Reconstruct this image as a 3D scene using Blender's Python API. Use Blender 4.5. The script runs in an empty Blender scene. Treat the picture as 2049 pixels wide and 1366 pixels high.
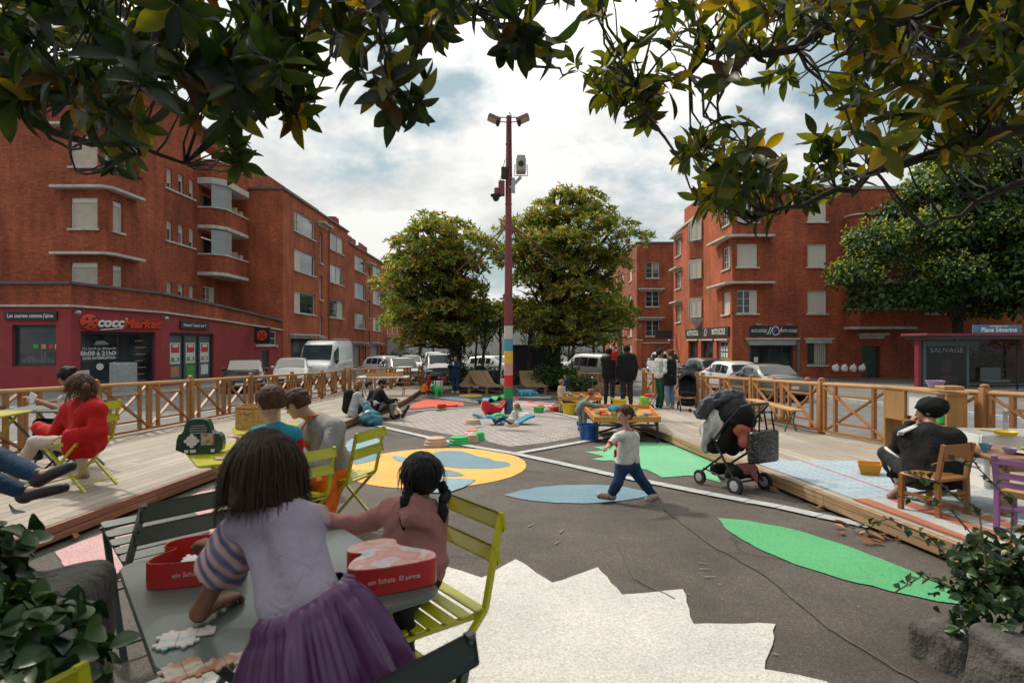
import bpy, bmesh, math, random
import numpy as np
from mathutils import Vector as V, Matrix
random.seed(11); RNG = np.random.default_rng(7)
SC = bpy.context.scene; COL = SC.collection
PI = math.pi
FP, CX, CY, CAMH = 1195.25, 1024.5, 683.0, 1.5
def gz(y):
 return -.0343*y if y < 22 else -.7546-.012*(y-22)
def W(px, py, Y):
 return V(((px-CX)/FP*Y, Y, CAMH+(CY-py)/FP*Y))
def G(px, py, h=0.):
 d = 10.
 for _ in range(60):
  den = (py-CY)/FP
  d2 = (CAMH-h-(gz(d)+.0343*d))/max(den-.0343, .004) if d >= 22 else (CAMH-h)/max(den-.0343, .004)
  if d >= 22 or d2 > 22: d2 = (CAMH-h+.7546-.012*22)/max(den-.012, .004)
  if abs(d2-d) < 1e-4: break
  d = d*.3+d2*.7
 return V(((px-CX)/FP*d, d, gz(d)+h))
DECK = .17
# ---------------------------------------------------------------- materials
MATS = {}
def nd(nt, t, **kw):
 n = nt.nodes.new(t)
 for k, v in kw.items():
  if k in n.inputs: n.inputs[k].default_value = v
  else: setattr(n, k, v)
 return n
def c4(c): return (c[0], c[1], c[2], 1)
def newmat(name):
 m = bpy.data.materials.new(name); m.use_nodes = True
 nt = m.node_tree; b = nt.nodes['Principled BSDF']
 return m, nt, b
def ramp(nt, fac, stops):
 r = nt.nodes.new('ShaderNodeValToRGB'); e = r.color_ramp.elements
 while len(e) < len(stops): e.new(.5)
 for i, (p, c) in enumerate(stops):
  e[i].position = p; e[i].color = c4(c)
 nt.links.new(fac, r.inputs[0]); return r.outputs[0]
def mixc(nt, f, a, b, mode='MIX'):
 m = nt.nodes.new('ShaderNodeMix'); m.data_type = 'RGBA'; m.blend_type = mode
 for s, v in ((m.inputs[0], f), (m.inputs[6], a), (m.inputs[7], b)):
  if hasattr(v, 'links'): nt.links.new(v, s)
  elif isinstance(v, (int, float)): s.default_value = v
  else: s.default_value = c4(v)
 return m.outputs[2]
def noise(nt, vec, scale, detail=4, rough=.55):
 n = nd(nt, 'ShaderNodeTexNoise', Scale=scale, Detail=detail, Roughness=rough)
 if vec: nt.links.new(vec, n.inputs['Vector'])
 return n.outputs['Fac']
def bump(nt, b, hgt, strength=.2, dist=.01):
 n = nd(nt, 'ShaderNodeBump', Strength=strength, Distance=dist)
 nt.links.new(hgt, n.inputs['Height']); nt.links.new(n.outputs[0], b.inputs['Normal'])
def M(name, col, rough=.6, var=.18, scale=6, bmp=.15, bscale=60, metal=0., bdist=.004, coat=0., stretch=None):
 if name in MATS: return MATS[name]
 m, nt, b = newmat(name)
 tc = nt.nodes.new('ShaderNodeTexCoord').outputs['Object']
 if stretch:
  mp = nd(nt, 'ShaderNodeMapping'); mp.inputs['Scale'].default_value = stretch
  nt.links.new(tc, mp.inputs[0]); tc = mp.outputs[0]
 f = noise(nt, tc, scale)
 lo = [max(0, x*(1-var)) for x in col]; hi = [min(1, x*(1+var)) for x in col]
 c = ramp(nt, f, [(.3, lo), (.7, hi)])
 nt.links.new(c, b.inputs['Base Color'])
 b.inputs['Roughness'].default_value = rough; b.inputs['Metallic'].default_value = metal
 b.inputs['Coat Weight'].default_value = coat
 if bmp: bump(nt, b, noise(nt, tc, bscale, 3), bmp, bdist)
 MATS[name] = m; return m
def uvnode(nt, sx=1, sy=1, rot=0):
 u = nt.nodes.new('ShaderNodeTexCoord').outputs['UV']
 mp = nd(nt, 'ShaderNodeMapping'); mp.inputs['Scale'].default_value = (sx, sy, 1)
 mp.inputs['Rotation'].default_value = (0, 0, rot)
 nt.links.new(u, mp.inputs[0]); return mp.outputs[0]
def brickmat(name, c1, c2, mortar, bw=.27, rh=.096, ms=.013, rough=.85):
 m, nt, b = newmat(name)
 uv = uvnode(nt)
 br = nd(nt, 'ShaderNodeTexBrick', Scale=1.0); br.inputs['Brick Width'].default_value = bw
 br.inputs['Row Height'].default_value = rh; br.inputs['Mortar Size'].default_value = ms
 br.inputs['Bias'].default_value = -.1
 br.inputs['Color1'].default_value = c4(c1); br.inputs['Color2'].default_value = c4(c2)
 br.inputs['Mortar'].default_value = c4(mortar)
 nt.links.new(uv, br.inputs['Vector'])
 n1 = noise(nt, uv, .35, 5); n2 = noise(nt, uv, 7, 3)
 st = nd(nt, 'ShaderNodeMapping'); st.inputs['Scale'].default_value = (1.6, .22, 1); nt.links.new(uv, st.inputs[0])
 n3 = noise(nt, st.outputs[0], 1.2, 4)
 a = ramp(nt, n1, [(.3, (.66, .64, .65)), (.7, (1.22, 1.18, 1.12))])
 d = ramp(nt, n2, [(.25, (.72, .74, .78)), (.75, (1.22, 1.16, 1.1))])
 e = ramp(nt, n3, [(.3, (.70, .70, .74)), (.6, (1.06, 1.05, 1.04))])
 col = mixc(nt, 1., br.outputs[0], a, 'MULTIPLY'); col = mixc(nt, 1., col, d, 'MULTIPLY'); col = mixc(nt, 1., col, e, 'MULTIPLY')
 nt.links.new(col, b.inputs['Base Color']); b.inputs['Roughness'].default_value = rough
 b.inputs['Specular IOR Level'].default_value = .15
 bump(nt, b, br.outputs['Fac'], -.5, .012)
 MATS[name] = m; return m
def woodmat(name, c1, c2, plank=.14, axis=0, gap=True, rough=.7, grain=1.):
 """planks along the U axis of the metre UVs, or across"""
 m, nt, b = newmat(name)
 uv = uvnode(nt, rot=axis*PI/2)
 sep = nd(nt, 'ShaderNodeSeparateXYZ'); nt.links.new(uv, sep.inputs[0])
 dv = nd(nt, 'ShaderNodeMath', operation='DIVIDE'); nt.links.new(sep.outputs[1], dv.inputs[0]); dv.inputs[1].default_value = plank
 fl = nd(nt, 'ShaderNodeMath', operation='FLOOR'); nt.links.new(dv.outputs[0], fl.inputs[0])
 fr = nd(nt, 'ShaderNodeMath', operation='FRACT'); nt.links.new(dv.outputs[0], fr.inputs[0])
 wn = nd(nt, 'ShaderNodeTexWhiteNoise'); wn.noise_dimensions = '1D'; nt.links.new(fl.outputs[0], wn.inputs['W'])
 off = nd(nt, 'ShaderNodeMath', operation='MULTIPLY_ADD'); nt.links.new(wn.outputs[0], off.inputs[0]); off.inputs[1].default_value = 3.; nt.links.new(sep.outputs[0], off.inputs[2])
 dl = nd(nt, 'ShaderNodeMath', operation='DIVIDE'); nt.links.new(off.outputs[0], dl.inputs[0]); dl.inputs[1].default_value = 3.
 fe = nd(nt, 'ShaderNodeMath', operation='FRACT'); nt.links.new(dl.outputs[0], fe.inputs[0])
 fle = nd(nt, 'ShaderNodeMath', operation='FLOOR'); nt.links.new(dl.outputs[0], fle.inputs[0])
 cm = nd(nt, 'ShaderNodeCombineXYZ'); nt.links.new(fl.outputs[0], cm.inputs[0]); nt.links.new(fle.outputs[0], cm.inputs[1])
 w2 = nd(nt, 'ShaderNodeTexWhiteNoise'); w2.noise_dimensions = '2D'; nt.links.new(cm.outputs[0], w2.inputs['Vector'])
 mp = nd(nt, 'ShaderNodeMapping'); mp.inputs['Scale'].default_value = (1.2, 22, 1); nt.links.new(uv, mp.inputs[0])
 nt.links.new(w2.outputs['Color'], mp.inputs['Location'])
 g = noise(nt, mp.outputs[0], 2.2*grain, 6, .65)
 base = ramp(nt, g, [(.28, c2), (.72, c1)])
 tone = ramp(nt, w2.outputs['Value'], [(0, (.74, .72, .70)), (1, (1.12, 1.1, 1.08))])
 col = mixc(nt, 1., base, tone, 'MULTIPLY')
 bl = noise(nt, uv, .8, 5); col = mixc(nt, 1., col, ramp(nt, bl, [(.3, (.8, .8, .8)), (.65, (1.06, 1.06, 1.06))]), 'MULTIPLY')
 if gap:
  gp = nd(nt, 'ShaderNodeMath', operation='LESS_THAN'); nt.links.new(fr.outputs[0], gp.inputs[0]); gp.inputs[1].default_value = .05
  ge = nd(nt, 'ShaderNodeMath', operation='LESS_THAN'); nt.links.new(fe.outputs[0], ge.inputs[0]); ge.inputs[1].default_value = .0025
  mx = nd(nt, 'ShaderNodeMath', operation='MAXIMUM'); nt.links.new(gp.outputs[0], mx.inputs[0]); nt.links.new(ge.outputs[0], mx.inputs[1])
  col = mixc(nt, mx.outputs[0], col, (.03, .022, .016))
  bump(nt, b, mx.outputs[0], -.4, .01)
 else: bump(nt, b, g, .15, .003)
 nt.links.new(col, b.inputs['Base Color']); b.inputs['Roughness'].default_value = rough
 MATS[name] = m; return m
def leafmat(name, trans=.4, rough=.38, tint=(1.25, 1.3, .5)):
 m, nt, b = newmat(name)
 at = nt.nodes.new('ShaderNodeAttribute'); at.attribute_name = 'col'
 nt.links.new(at.outputs['Color'], b.inputs['Base Color']); b.inputs['Roughness'].default_value = rough
 t = nt.nodes.new('ShaderNodeBsdfTranslucent')
 nt.links.new(mixc(nt, 1., at.outputs['Color'], tint, 'MULTIPLY'), t.inputs[0])
 mx = nt.nodes.new('ShaderNodeMixShader'); mx.inputs[0].default_value = trans
 nt.links.new(b.outputs[0], mx.inputs[1]); nt.links.new(t.outputs[0], mx.inputs[2])
 nt.links.new(mx.outputs[0], nt.nodes['Material Output'].inputs[0])
 MATS[name] = m; return m
# ---------------------------------------------------------------- mesh builder
WLOC = {}
def auto_uv(me):
 n = len(me.polygons)
 if not n: return
 uvl = me.uv_layers.new(name='UVMap')
 nl = len(me.loops)
 li = np.zeros(nl, 'i4'); me.loops.foreach_get('vertex_index', li)
 co = np.zeros(len(me.vertices)*3, 'f4'); me.vertices.foreach_get('co', co); co = co.reshape(-1, 3)
 nr = np.zeros(n*3, 'f4'); me.polygons.foreach_get('normal', nr); nr = nr.reshape(-1, 3)
 tot = np.zeros(n, 'i4'); me.polygons.foreach_get('loop_total', tot)
 fn = np.repeat(nr, tot, axis=0)
 t = np.stack([-fn[:, 1], fn[:, 0], np.zeros(len(fn))], 1)
 ln = np.linalg.norm(t, axis=1, keepdims=True)
 flat = (np.abs(fn[:, 2]) > .9) | (ln[:, 0] < 1e-4)
 t = np.where(flat[:, None], np.array([[1., 0, 0]]), t/np.maximum(ln, 1e-6))
 bt = np.cross(fn, t); bt = np.where(flat[:, None], np.array([[0, 1., 0]]), bt)
 p = co[li]
 uv = np.stack([(p*t).sum(1), (p*bt).sum(1)], 1).astype('f4')
 uvl.data.foreach_set('uv', uv.ravel())
class MB:
 def __init__(s): s.v = []; s.f = []; s.mi = []; s.m = None; s.cur = 0
 def add(s, vs, fs):
  o = len(s.v)
  if s.m is not None: vs = [s.m @ V(p) for p in vs]
  s.v += [tuple(p) for p in vs]
  s.f += [tuple(i+o for i in f) for f in fs]; s.mi += [s.cur]*len(fs); return s
 def box(s, c, sz, rz=0., R=None):
  x, y, z = sz[0]/2, sz[1]/2, sz[2]/2
  R = R or Matrix.Rotation(rz, 3, 'Z'); c = V(c)
  vs = [c+R@V((i*x, j*y, k*z)) for k in (-1, 1) for j in (-1, 1) for i in (-1, 1)]
  return s.add(vs, [(0, 2, 3, 1), (4, 5, 7, 6), (0, 1, 5, 4), (2, 6, 7, 3), (0, 4, 6, 2), (1, 3, 7, 5)])
 def rbox(s, c, sz, r=.02, rz=0., R=None, n=3):
  """box with rounded vertical edges and eased top and bottom"""
  x, y = sz[0]/2, sz[1]/2; pts = []
  for (sx, sy, a0) in ((1, 1, 0), (-1, 1, PI/2), (-1, -1, PI), (1, -1, 1.5*PI)):
   for i in range(n+1):
    a = a0+i/n*PI/2; pts.append((sx*(x-r)+r*math.cos(a), sy*(y-r)+r*math.sin(a)))
  R = R or Matrix.Rotation(rz, 3, 'Z'); c = V(c); e = min(r*.4, sz[2]*.3); N = len(pts)
  vs = []
  for (z, k) in ((-sz[2]/2, e), (-sz[2]/2+e, 0), (sz[2]/2-e, 0), (sz[2]/2, e)):
   for (px, py) in pts:
    l = math.hypot(px, py) or 1
    vs.append(c+R@V((px*(1-k/l), py*(1-k/l), z)))
  fs = [tuple(range(N))[::-1], tuple(range(3*N, 4*N))]
  for q in range(3):
   for i in range(N): fs.append((q*N+i, q*N+(i+1) % N, (q+1)*N+(i+1) % N, (q+1)*N+i))
  return s.add(vs, fs)
 def bar(s, p, q, w, h=None, up=(0, 0, 1)):
  p, q = V(p), V(q); h = h or w; d = (q-p); L = d.length
  if L < 1e-6: return s
  d /= L; u = V(up)
  if abs(d.dot(u)) > .98: u = V((0, 1, 0)) if abs(d.y) < .9 else V((1, 0, 0))
  x = d.cross(u).normalized(); z = x.cross(d)
  R = Matrix((x, d, z)).transposed()
  return s.box((p+q)/2, (w, L, h), R=R)
 def tube(s, pts, r, n=8, caps=True):
  pts = [V(p) for p in pts]; m = len(pts)
  rs = r if isinstance(r, (list, tuple)) else [r]*m
  vs = []; fs = []; pu = None
  for i, p in enumerate(pts):
   d = (pts[min(i+1, m-1)]-pts[max(i-1, 0)]); d = d.normalized() if d.length > 1e-9 else V((0, 0, 1))
   if pu is None: u = V((0, 0, 1)) if abs(d.z) < .9 else V((1, 0, 0))
   else: u = pu
   x = d.cross(u); x = x.normalized() if x.length > 1e-6 else V((1, 0, 0)); u = x.cross(d); pu = u
   for k in range(n):
    a = 2*PI*k/n; vs.append(p+(x*math.cos(a)+u*math.sin(a))*rs[i])
  for i in range(m-1):
   for k in range(n): fs.append((i*n+k, i*n+(k+1) % n, (i+1)*n+(k+1) % n, (i+1)*n+k))
  if caps: fs += [tuple(range(n))[::-1], tuple(range((m-1)*n, m*n))]
  return s.add(vs, fs)
 def lathe(s, prof, c=(0, 0, 0), n=20, sx=1, sy=1, ax=None, cap=True):
  """prof: (radius, z) list; ax: optional 3x3 rotation"""
  c = V(c); vs = []; fs = []; m = len(prof)
  for (r, z) in prof:
   for k in range(n):
    a = 2*PI*k/n; p = V((r*sx*math.cos(a), r*sy*math.sin(a), z)); vs.append(c+(ax@p if ax else p))
  for i in range(m-1):
   for k in range(n): fs.append((i*n+k, i*n+(k+1) % n, (i+1)*n+(k+1) % n, (i+1)*n+k))
  if cap: fs += [tuple(range(n))[::-1], tuple(range((m-1)*n, m*n))]
  return s.add(vs, fs)
 def sphere(s, c, r, n=12, m=8, R=None):
  rr = r if isinstance(r, (tuple, list)) else (r, r, r); c = V(c); vs = []; fs = []
  for i in range(1, m):
   t = PI*i/m
   for k in range(n):
    a = 2*PI*k/n; p = V((rr[0]*math.sin(t)*math.cos(a), rr[1]*math.sin(t)*math.sin(a), rr[2]*math.cos(t)))
    vs.append(c+(R@p if R else p))
  top = len(vs); p = V((0, 0, rr[2])); vs.append(c+(R@p if R else p)); vs.append(c-(R@p if R else p))
  for i in range(m-2):
   for k in range(n): fs.append((i*n+k, (i+1)*n+k, (i+1)*n+(k+1) % n, i*n+(k+1) % n))
  for k in range(n):
   fs.append((top, k, (k+1) % n)); fs.append((top+1, (m-2)*n+(k+1) % n, (m-2)*n+k))
  return s.add(vs, fs)
 def prism(s, poly, z0, z1, R=None, c=(0, 0, 0)):
  """poly in local xy (counter-clockwise), extruded along local z"""
  c = V(c); n = len(poly); vs = []
  for z in (z0, z1):
   for (x, y) in poly:
    p = V((x, y, z)); vs.append(c+(R@p if R else p))
  fs = [tuple(range(n))[::-1], tuple(range(n, 2*n))]+[(i, (i+1) % n, n+(i+1) % n, n+i) for i in range(n)]
  return s.add(vs, fs)
 def loft(s, rings, closed=True, cap=True):
  n = len(rings[0]); vs = [p for r in rings for p in r]; fs = []
  for i in range(len(rings)-1):
   for k in range(n if closed else n-1): fs.append((i*n+k, i*n+(k+1) % n, (i+1)*n+(k+1) % n, (i+1)*n+k))
  if cap and closed: fs += [tuple(range(n))[::-1], tuple(range((len(rings)-1)*n, len(rings)*n))]
  return s.add(vs, fs)
 def build(s, name, mats, parent=None, smooth=False, world=False, fix=True, bevel=0, recalc=True):
  me = bpy.data.meshes.new(name)
  vs = s.v
  if world and parent is not None:
   o = WLOC[parent.name]; vs = [(p[0]-o[0], p[1]-o[1], p[2]-o[2]) for p in vs]
  me.from_pydata(vs, [], s.f)
  mats = mats if isinstance(mats, (list, tuple)) else [mats]
  for m in mats: me.materials.append(m)
  if len(mats) > 1: me.polygons.foreach_set('material_index', s.mi)
  if recalc:
   bm = bmesh.new(); bm.from_mesh(me); bmesh.ops.recalc_face_normals(bm, faces=bm.faces)
   if bevel: bmesh.ops.bevel(bm, geom=[e for e in bm.edges if e.is_manifold and e.calc_face_angle(0) > .6], offset=bevel, segments=2, affect='EDGES', profile=.5)
   bm.to_mesh(me); bm.free()
  me.update(); auto_uv(me)
  if smooth:
   me.polygons.foreach_set('use_smooth', [True]*len(me.polygons))
   if smooth != 2: me.set_sharp_from_angle(angle=math.radians(40))
  o = bpy.data.objects.new(name, me); COL.objects.link(o)
  if parent is not None: o.parent = parent; WLOC[o.name] = WLOC[parent.name]
  else: WLOC[o.name] = V((0, 0, 0))
  return o
def tag(o, label=None, cat=None, group=None, kind=None):
 if label: o['label'] = label
 if cat: o['category'] = cat
 if group: o['group'] = group
 if kind: o['kind'] = kind
 return o
def thing(name, label, cat, loc=(0, 0, 0), rz=0, group=None):
 o = bpy.data.objects.new(name, None); COL.objects.link(o); o.empty_display_size = .1
 o.location = loc; o.rotation_euler = (0, 0, rz); WLOC[o.name] = V(loc)
 return tag(o, label, cat, group)
def struct(mb, name, mats, **k):
 return tag(mb.build(name, mats, **k), kind='structure')
KIDS = {}
def dup(root, loc, rz, label=None, group=None):
 if not KIDS:
  pass
 def cp(o, parent):
  c = o.copy(); COL.objects.link(c); WLOC[c.name] = V((0, 0, 0))
  if parent is not None: c.parent = parent
  for ch in list(o.children): cp(ch, c)
  return c
 c = cp(root, None); c.location = loc; c.rotation_euler = (0, 0, rz); WLOC[c.name] = V(loc)
 if label: c['label'] = label
 if group: c['group'] = group
 return c
def text(s, size, name, mat, parent, loc, R, ext=.004, align='CENTER', sx=1., shear=0., bold=0.):
 cu = bpy.data.curves.new('t', 'FONT'); cu.body = s; cu.size = size; cu.align_x = align; cu.align_y = 'CENTER'
 cu.extrude = ext; cu.shear = shear; cu.offset = bold; cu.resolution_u = 2
 ob = bpy.data.objects.new('t', cu); COL.objects.link(ob)
 bpy.context.view_layer.update()
 me = bpy.data.meshes.new_from_object(ob.evaluated_get(bpy.context.evaluated_depsgraph_get()))
 bpy.data.objects.remove(ob); me.name = name
 mm = Matrix.Translation(V(loc)) @ R.to_4x4() @ Matrix.Diagonal((sx, 1, 1, 1))
 me.transform(mm); me.materials.clear(); me.materials.append(mat)
 o = bpy.data.objects.new(name, me); COL.objects.link(o)
 if parent is not None: o.parent = parent; WLOC[o.name] = WLOC[parent.name]
 return o
def RF(t, n):  # rotation with columns tangent, up, outward normal
 return Matrix((V(t), V((0, 0, 1)), V(n))).transposed()
# ---------------------------------------------------------------- leaves
def leafmesh(name, base, dirs, nrm, L, Wd, cols, mat, parent=None, detail=True, shape=(.5, .62, .42), droop=.15, fold=.12):
 """numpy leaf sheets. base,dirs,nrm (N,3); L,Wd (N,); cols (N,3)"""
 N = len(base); dirs = dirs/np.linalg.norm(dirs, axis=1, keepdims=True)
 side = np.cross(dirs, nrm); side /= np.maximum(np.linalg.norm(side, axis=1, keepdims=True), 1e-6)
 up = np.cross(side, dirs)
 L = L[:, None]; Wd = Wd[:, None]
 def P(t, w, h): return base+dirs*L*t+side*Wd*w+up*(Wd*h*fold*2-L*droop*t*t)
 if detail:
  ts = (.14, .3, .48, .66, .82, .93); ws = (.22, .39, .47, .43, .28, .12); q = len(ts)
  vs = [P(0, 0, 0)]+[P(t, 0, 0) for t in ts]+[P(1, 0, 0)]+[P(t, -w, w*2) for t, w in zip(ts, ws)]+[P(t, w, w*2) for t, w in zip(ts, ws)]
  fs = [(0, q+2, 1), (0, 1, 2*q+2), (q+1, q, 2*q+1), (q+1, 3*q+1, q)]
  for i in range(q-1): fs += [(q+2+i, q+3+i, 2+i, 1+i), (1+i, 2+i, 2*q+3+i, 2*q+2+i)]
 else:
  vs = [P(0, 0, 0), P(shape[0], -shape[2], 1), P(1, 0, 0), P(shape[0], shape[2], 1)]
  fs = [(0, 1, 2), (0, 2, 3)]
 k = len(vs); co = np.stack(vs, 1).reshape(-1, 3)
 off = (np.arange(N)*k)
 loops = np.concatenate([np.array(f) for f in fs]); lt = np.array([len(f) for f in fs])
 li = (off[:, None]+loops[None, :]).ravel(); tot = np.tile(lt, N); st = np.concatenate([[0], np.cumsum(tot)[:-1]])
 me = bpy.data.meshes.new(name); me.vertices.add(len(co)); me.vertices.foreach_set('co', co.astype('f4').ravel())
 me.loops.add(len(li)); me.loops.foreach_set('vertex_index', li.astype('i4'))
 me.polygons.add(len(tot)); me.polygons.foreach_set('loop_start', st.astype('i4')); me.polygons.foreach_set('loop_total', tot.astype('i4'))
 me.update(); me.validate()
 ca = me.color_attributes.new('col', 'FLOAT_COLOR', 'POINT')
 c = np.concatenate([np.repeat(cols, k, axis=0), np.ones((N*k, 1))], 1).astype('f4'); ca.data.foreach_set('color', c.ravel())
 me.polygons.foreach_set('use_smooth', np.ones(len(tot), bool)); me.materials.append(mat)
 o = bpy.data.objects.new(name, me); COL.objects.link(o)
 if parent is not None:
  o.parent = parent; WLOC[o.name] = WLOC[parent.name]
  me.transform(Matrix.Translation(-WLOC[parent.name]))
 return o
def unit(n):
 v = RNG.normal(size=(n, 3)); return v/np.linalg.norm(v, axis=1, keepdims=True)
def palette(n, cols, wts):
 i = RNG.choice(len(cols), n, p=np.array(wts)/sum(wts)); c = np.array(cols)[i]
 return np.clip(c*RNG.uniform(.75, 1.3, (n, 1)), 0, 1)
m_steel = lambda: M('galvanised_steel', (.33, .34, .35), .4, metal=.8, bmp=0)
# ---------------------------------------------------------------- implicit bodies
def surf_net(d, org, h):
 """naive surface nets on a numpy distance grid"""
 s = d < 0
 nx, ny, nz = d.shape
 c = np.zeros((nx-1, ny-1, nz-1), 'i4')
 for i in (0, 1):
  for j in (0, 1):
   for k in (0, 1): c += s[i:nx-1+i, j:ny-1+j, k:nz-1+k]
 act = (c > 0) & (c < 8)
 idx = -np.ones(act.shape, 'i4'); ii = np.argwhere(act); idx[act] = np.arange(len(ii))
 acc = np.zeros((len(ii), 3)); cnt = np.zeros(len(ii))
 corners = [(i, j, k) for i in (0, 1) for j in (0, 1) for k in (0, 1)]
 vals = {q: d[ii[:, 0]+q[0], ii[:, 1]+q[1], ii[:, 2]+q[2]] for q in corners}
 for a in corners:
  for ax in range(3):
   if a[ax] == 0:
    b = list(a); b[ax] = 1; b = tuple(b)
    va, vb = vals[a], vals[b]; cr = (va < 0) != (vb < 0)
    t = np.where(cr, va/np.where(cr, va-vb, 1), 0)
    p = np.array(a, float)[None, :]+t[:, None]*(np.array(b)-np.array(a))[None, :]
    acc += p*cr[:, None]; cnt += cr
 co = (ii+acc/np.maximum(cnt, 1)[:, None])*h+org
 quads = []
 for ax in range(3):
  u, w = [(1, 2), (2, 0), (0, 1)][ax]
  sl0 = [slice(None)]*3; sl1 = [slice(None)]*3; sl0[ax] = slice(0, -1); sl1[ax] = slice(1, None)
  a, b = s[tuple(sl0)], s[tuple(sl1)]
  e = np.argwhere(a != b)
  e = e[(e[:, u] > 0) & (e[:, w] > 0) & (e[:, u] < d.shape[u]-1) & (e[:, w] < d.shape[w]-1)]
  if not len(e): continue
  flip = a[e[:, 0], e[:, 1], e[:, 2]]
  def at(du, dw):
   q = e.copy(); q[:, u] -= du; q[:, w] -= dw; return idx[q[:, 0], q[:, 1], q[:, 2]]
  q = np.stack([at(1, 1), at(0, 1), at(0, 0), at(1, 0)], 1)
  q = np.where(flip[:, None], q, q[:, ::-1])
  quads.append(q[(q >= 0).all(1)])
 return co, (np.concatenate(quads) if quads else np.zeros((0, 4), 'i4'))
class SDF:
 def __init__(s): s.p = []; s.cut = []; s.sub = []
 def cap(s, a, b, r1, r2=None, k=None): s.p.append(('c', np.array(a, float), np.array(b, float), r1, r1 if r2 is None else r2, k)); return s
 def ell(s, c, r, R=None, k=None): s.p.append(('e', np.array(c, float), np.array(r, float), np.eye(3) if R is None else np.array(R, float), 0, k)); return s
 def plane(s, p, n, inline=False):
  if inline: s.p.append(('x', np.array(p, float), np.array(n, float), 0, 0, None)); return s
  s.cut.append((np.array(p, float), np.array(n, float))); return s   # keeps the side n points away from
 def rbox(s, c, sz, r, R): s.p.append(('b', np.array(c, float), np.array(sz, float)/2, np.array(R, float), r, None)); return s
 def carve(s, c, r, R=None): s.sub.append((np.array(c, float), np.array(r, float), np.eye(3) if R is None else np.array(R, float))); return s
 def build(s, name, mat, parent, h=.012, k=.04, wr=0., wf=30., seed=0, label=None, smooth=1):
  lo = np.min([np.minimum(p[1], p[2]) - max(p[3], p[4]) if p[0] == 'c' else p[1]-p[2].max()*(1.5 if p[0] == 'b' else 1) for p in s.p if p[0] != 'x'], axis=0)-.03-h*2-wr
  hi = np.max([np.maximum(p[1], p[2]) + max(p[3], p[4]) if p[0] == 'c' else p[1]+p[2].max()*(1.5 if p[0] == 'b' else 1) for p in s.p if p[0] != 'x'], axis=0)+.03+h*2+wr
  n = np.ceil((hi-lo)/h).astype(int)+1
  ax = [lo[i]+np.arange(n[i])*h for i in range(3)]
  d = np.full(n, .5, 'f4')
  for p in s.p:
   kk = k if p[5] is None else p[5]
   if p[0] == 'x':
    X, Y, Z = np.meshgrid(*ax, indexing='ij'); d = np.maximum(d, ((X-p[1][0])*p[2][0]+(Y-p[1][1])*p[2][1]+(Z-p[1][2])*p[2][2]).astype('f4')); continue
   if p[0] == 'c': a, b, rr = np.minimum(p[1], p[2]), np.maximum(p[1], p[2]), max(p[3], p[4])
   else: a, b, rr = p[1], p[1], p[2].max()*(1.7 if p[0] == 'b' else 1)
   mrg = rr+kk*1.3+3*h
   sl = [slice(max(0, int((a[i]-mrg-lo[i])/h)), min(n[i], int((b[i]+mrg-lo[i])/h)+2)) for i in range(3)]
   X, Y, Z = np.meshgrid(ax[0][sl[0]], ax[1][sl[1]], ax[2][sl[2]], indexing='ij')
   if p[0] == 'c':
    u = p[2]-p[1]; L2 = max(u@u, 1e-9)
    t = np.clip(((X-p[1][0])*u[0]+(Y-p[1][1])*u[1]+(Z-p[1][2])*u[2])/L2, 0, 1)
    e = np.sqrt((X-p[1][0]-t*u[0])**2+(Y-p[1][1]-t*u[1])**2+(Z-p[1][2]-t*u[2])**2)-(p[3]+(p[4]-p[3])*t)
   elif p[0] == 'b':
    q = np.abs(np.stack([X-p[1][0], Y-p[1][1], Z-p[1][2]], -1)@p[3])-p[2]+p[4]; e = np.sqrt((np.maximum(q, 0)**2).sum(-1))+np.minimum(q.max(-1), 0)-p[4]
   else:
    q = np.stack([X-p[1][0], Y-p[1][1], Z-p[1][2]], -1)@p[3]
    q2 = q/p[2]; l = np.sqrt((q2**2).sum(-1)); g = np.sqrt(((q2/p[2])**2).sum(-1))
    e = l*(l-1)/np.maximum(g, 1e-6)
   D = d[tuple(sl)]; hh = np.maximum(kk-np.abs(D-e), 0)/max(kk, 1e-6)
   d[tuple(sl)] = np.minimum(D, e)-hh*hh*kk/4
  if s.sub or s.cut or wr:
   X, Y, Z = np.meshgrid(*ax, indexing='ij')
   if wr:
    g = np.random.default_rng(seed)
    w = np.zeros(n, 'f4')
    for i in range(7):
     v = g.normal(size=3); v /= np.linalg.norm(v); f = wf*g.uniform(.5, 1.9)
     w += np.sin((X*v[0]+Y*v[1]+Z*v[2])*f+g.uniform(0, 6.28)+1.6*np.sin((X*v[1]-Y*v[2]+Z*v[0])*f*.45))
    d += wr*w/3.
   for (c, r, R) in s.sub:
    q = np.stack([X-c[0], Y-c[1], Z-c[2]], -1)@R
    q2 = q/r; l = np.sqrt((q2**2).sum(-1)); gg = np.sqrt(((q2/r)**2).sum(-1))
    d = np.maximum(d, -(l*(l-1)/np.maximum(gg, 1e-6)))
   for (p, nn) in s.cut: d = np.maximum(d, (X-p[0])*nn[0]+(Y-p[1])*nn[1]+(Z-p[2])*nn[2])
  co, q = surf_net(d, lo, h)
  if parent is not None: co = co-np.array(WLOC[parent.name])
  me = bpy.data.meshes.new(name); me.from_pydata(co.tolist(), [], q.tolist()); me.update()
  me.materials.append(mat); me.polygons.foreach_set('use_smooth', np.ones(len(me.polygons), bool))
  auto_uv(me)
  o = bpy.data.objects.new(name, me); COL.objects.link(o)
  if parent is not None: o.parent = parent; WLOC[o.name] = WLOC[parent.name]
  else: WLOC[o.name] = V((0, 0, 0))
  if label: o['label'] = label
  return o
def skinmat(name, c): return M(name, c, .55, .08, 9, .08, 120)
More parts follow.
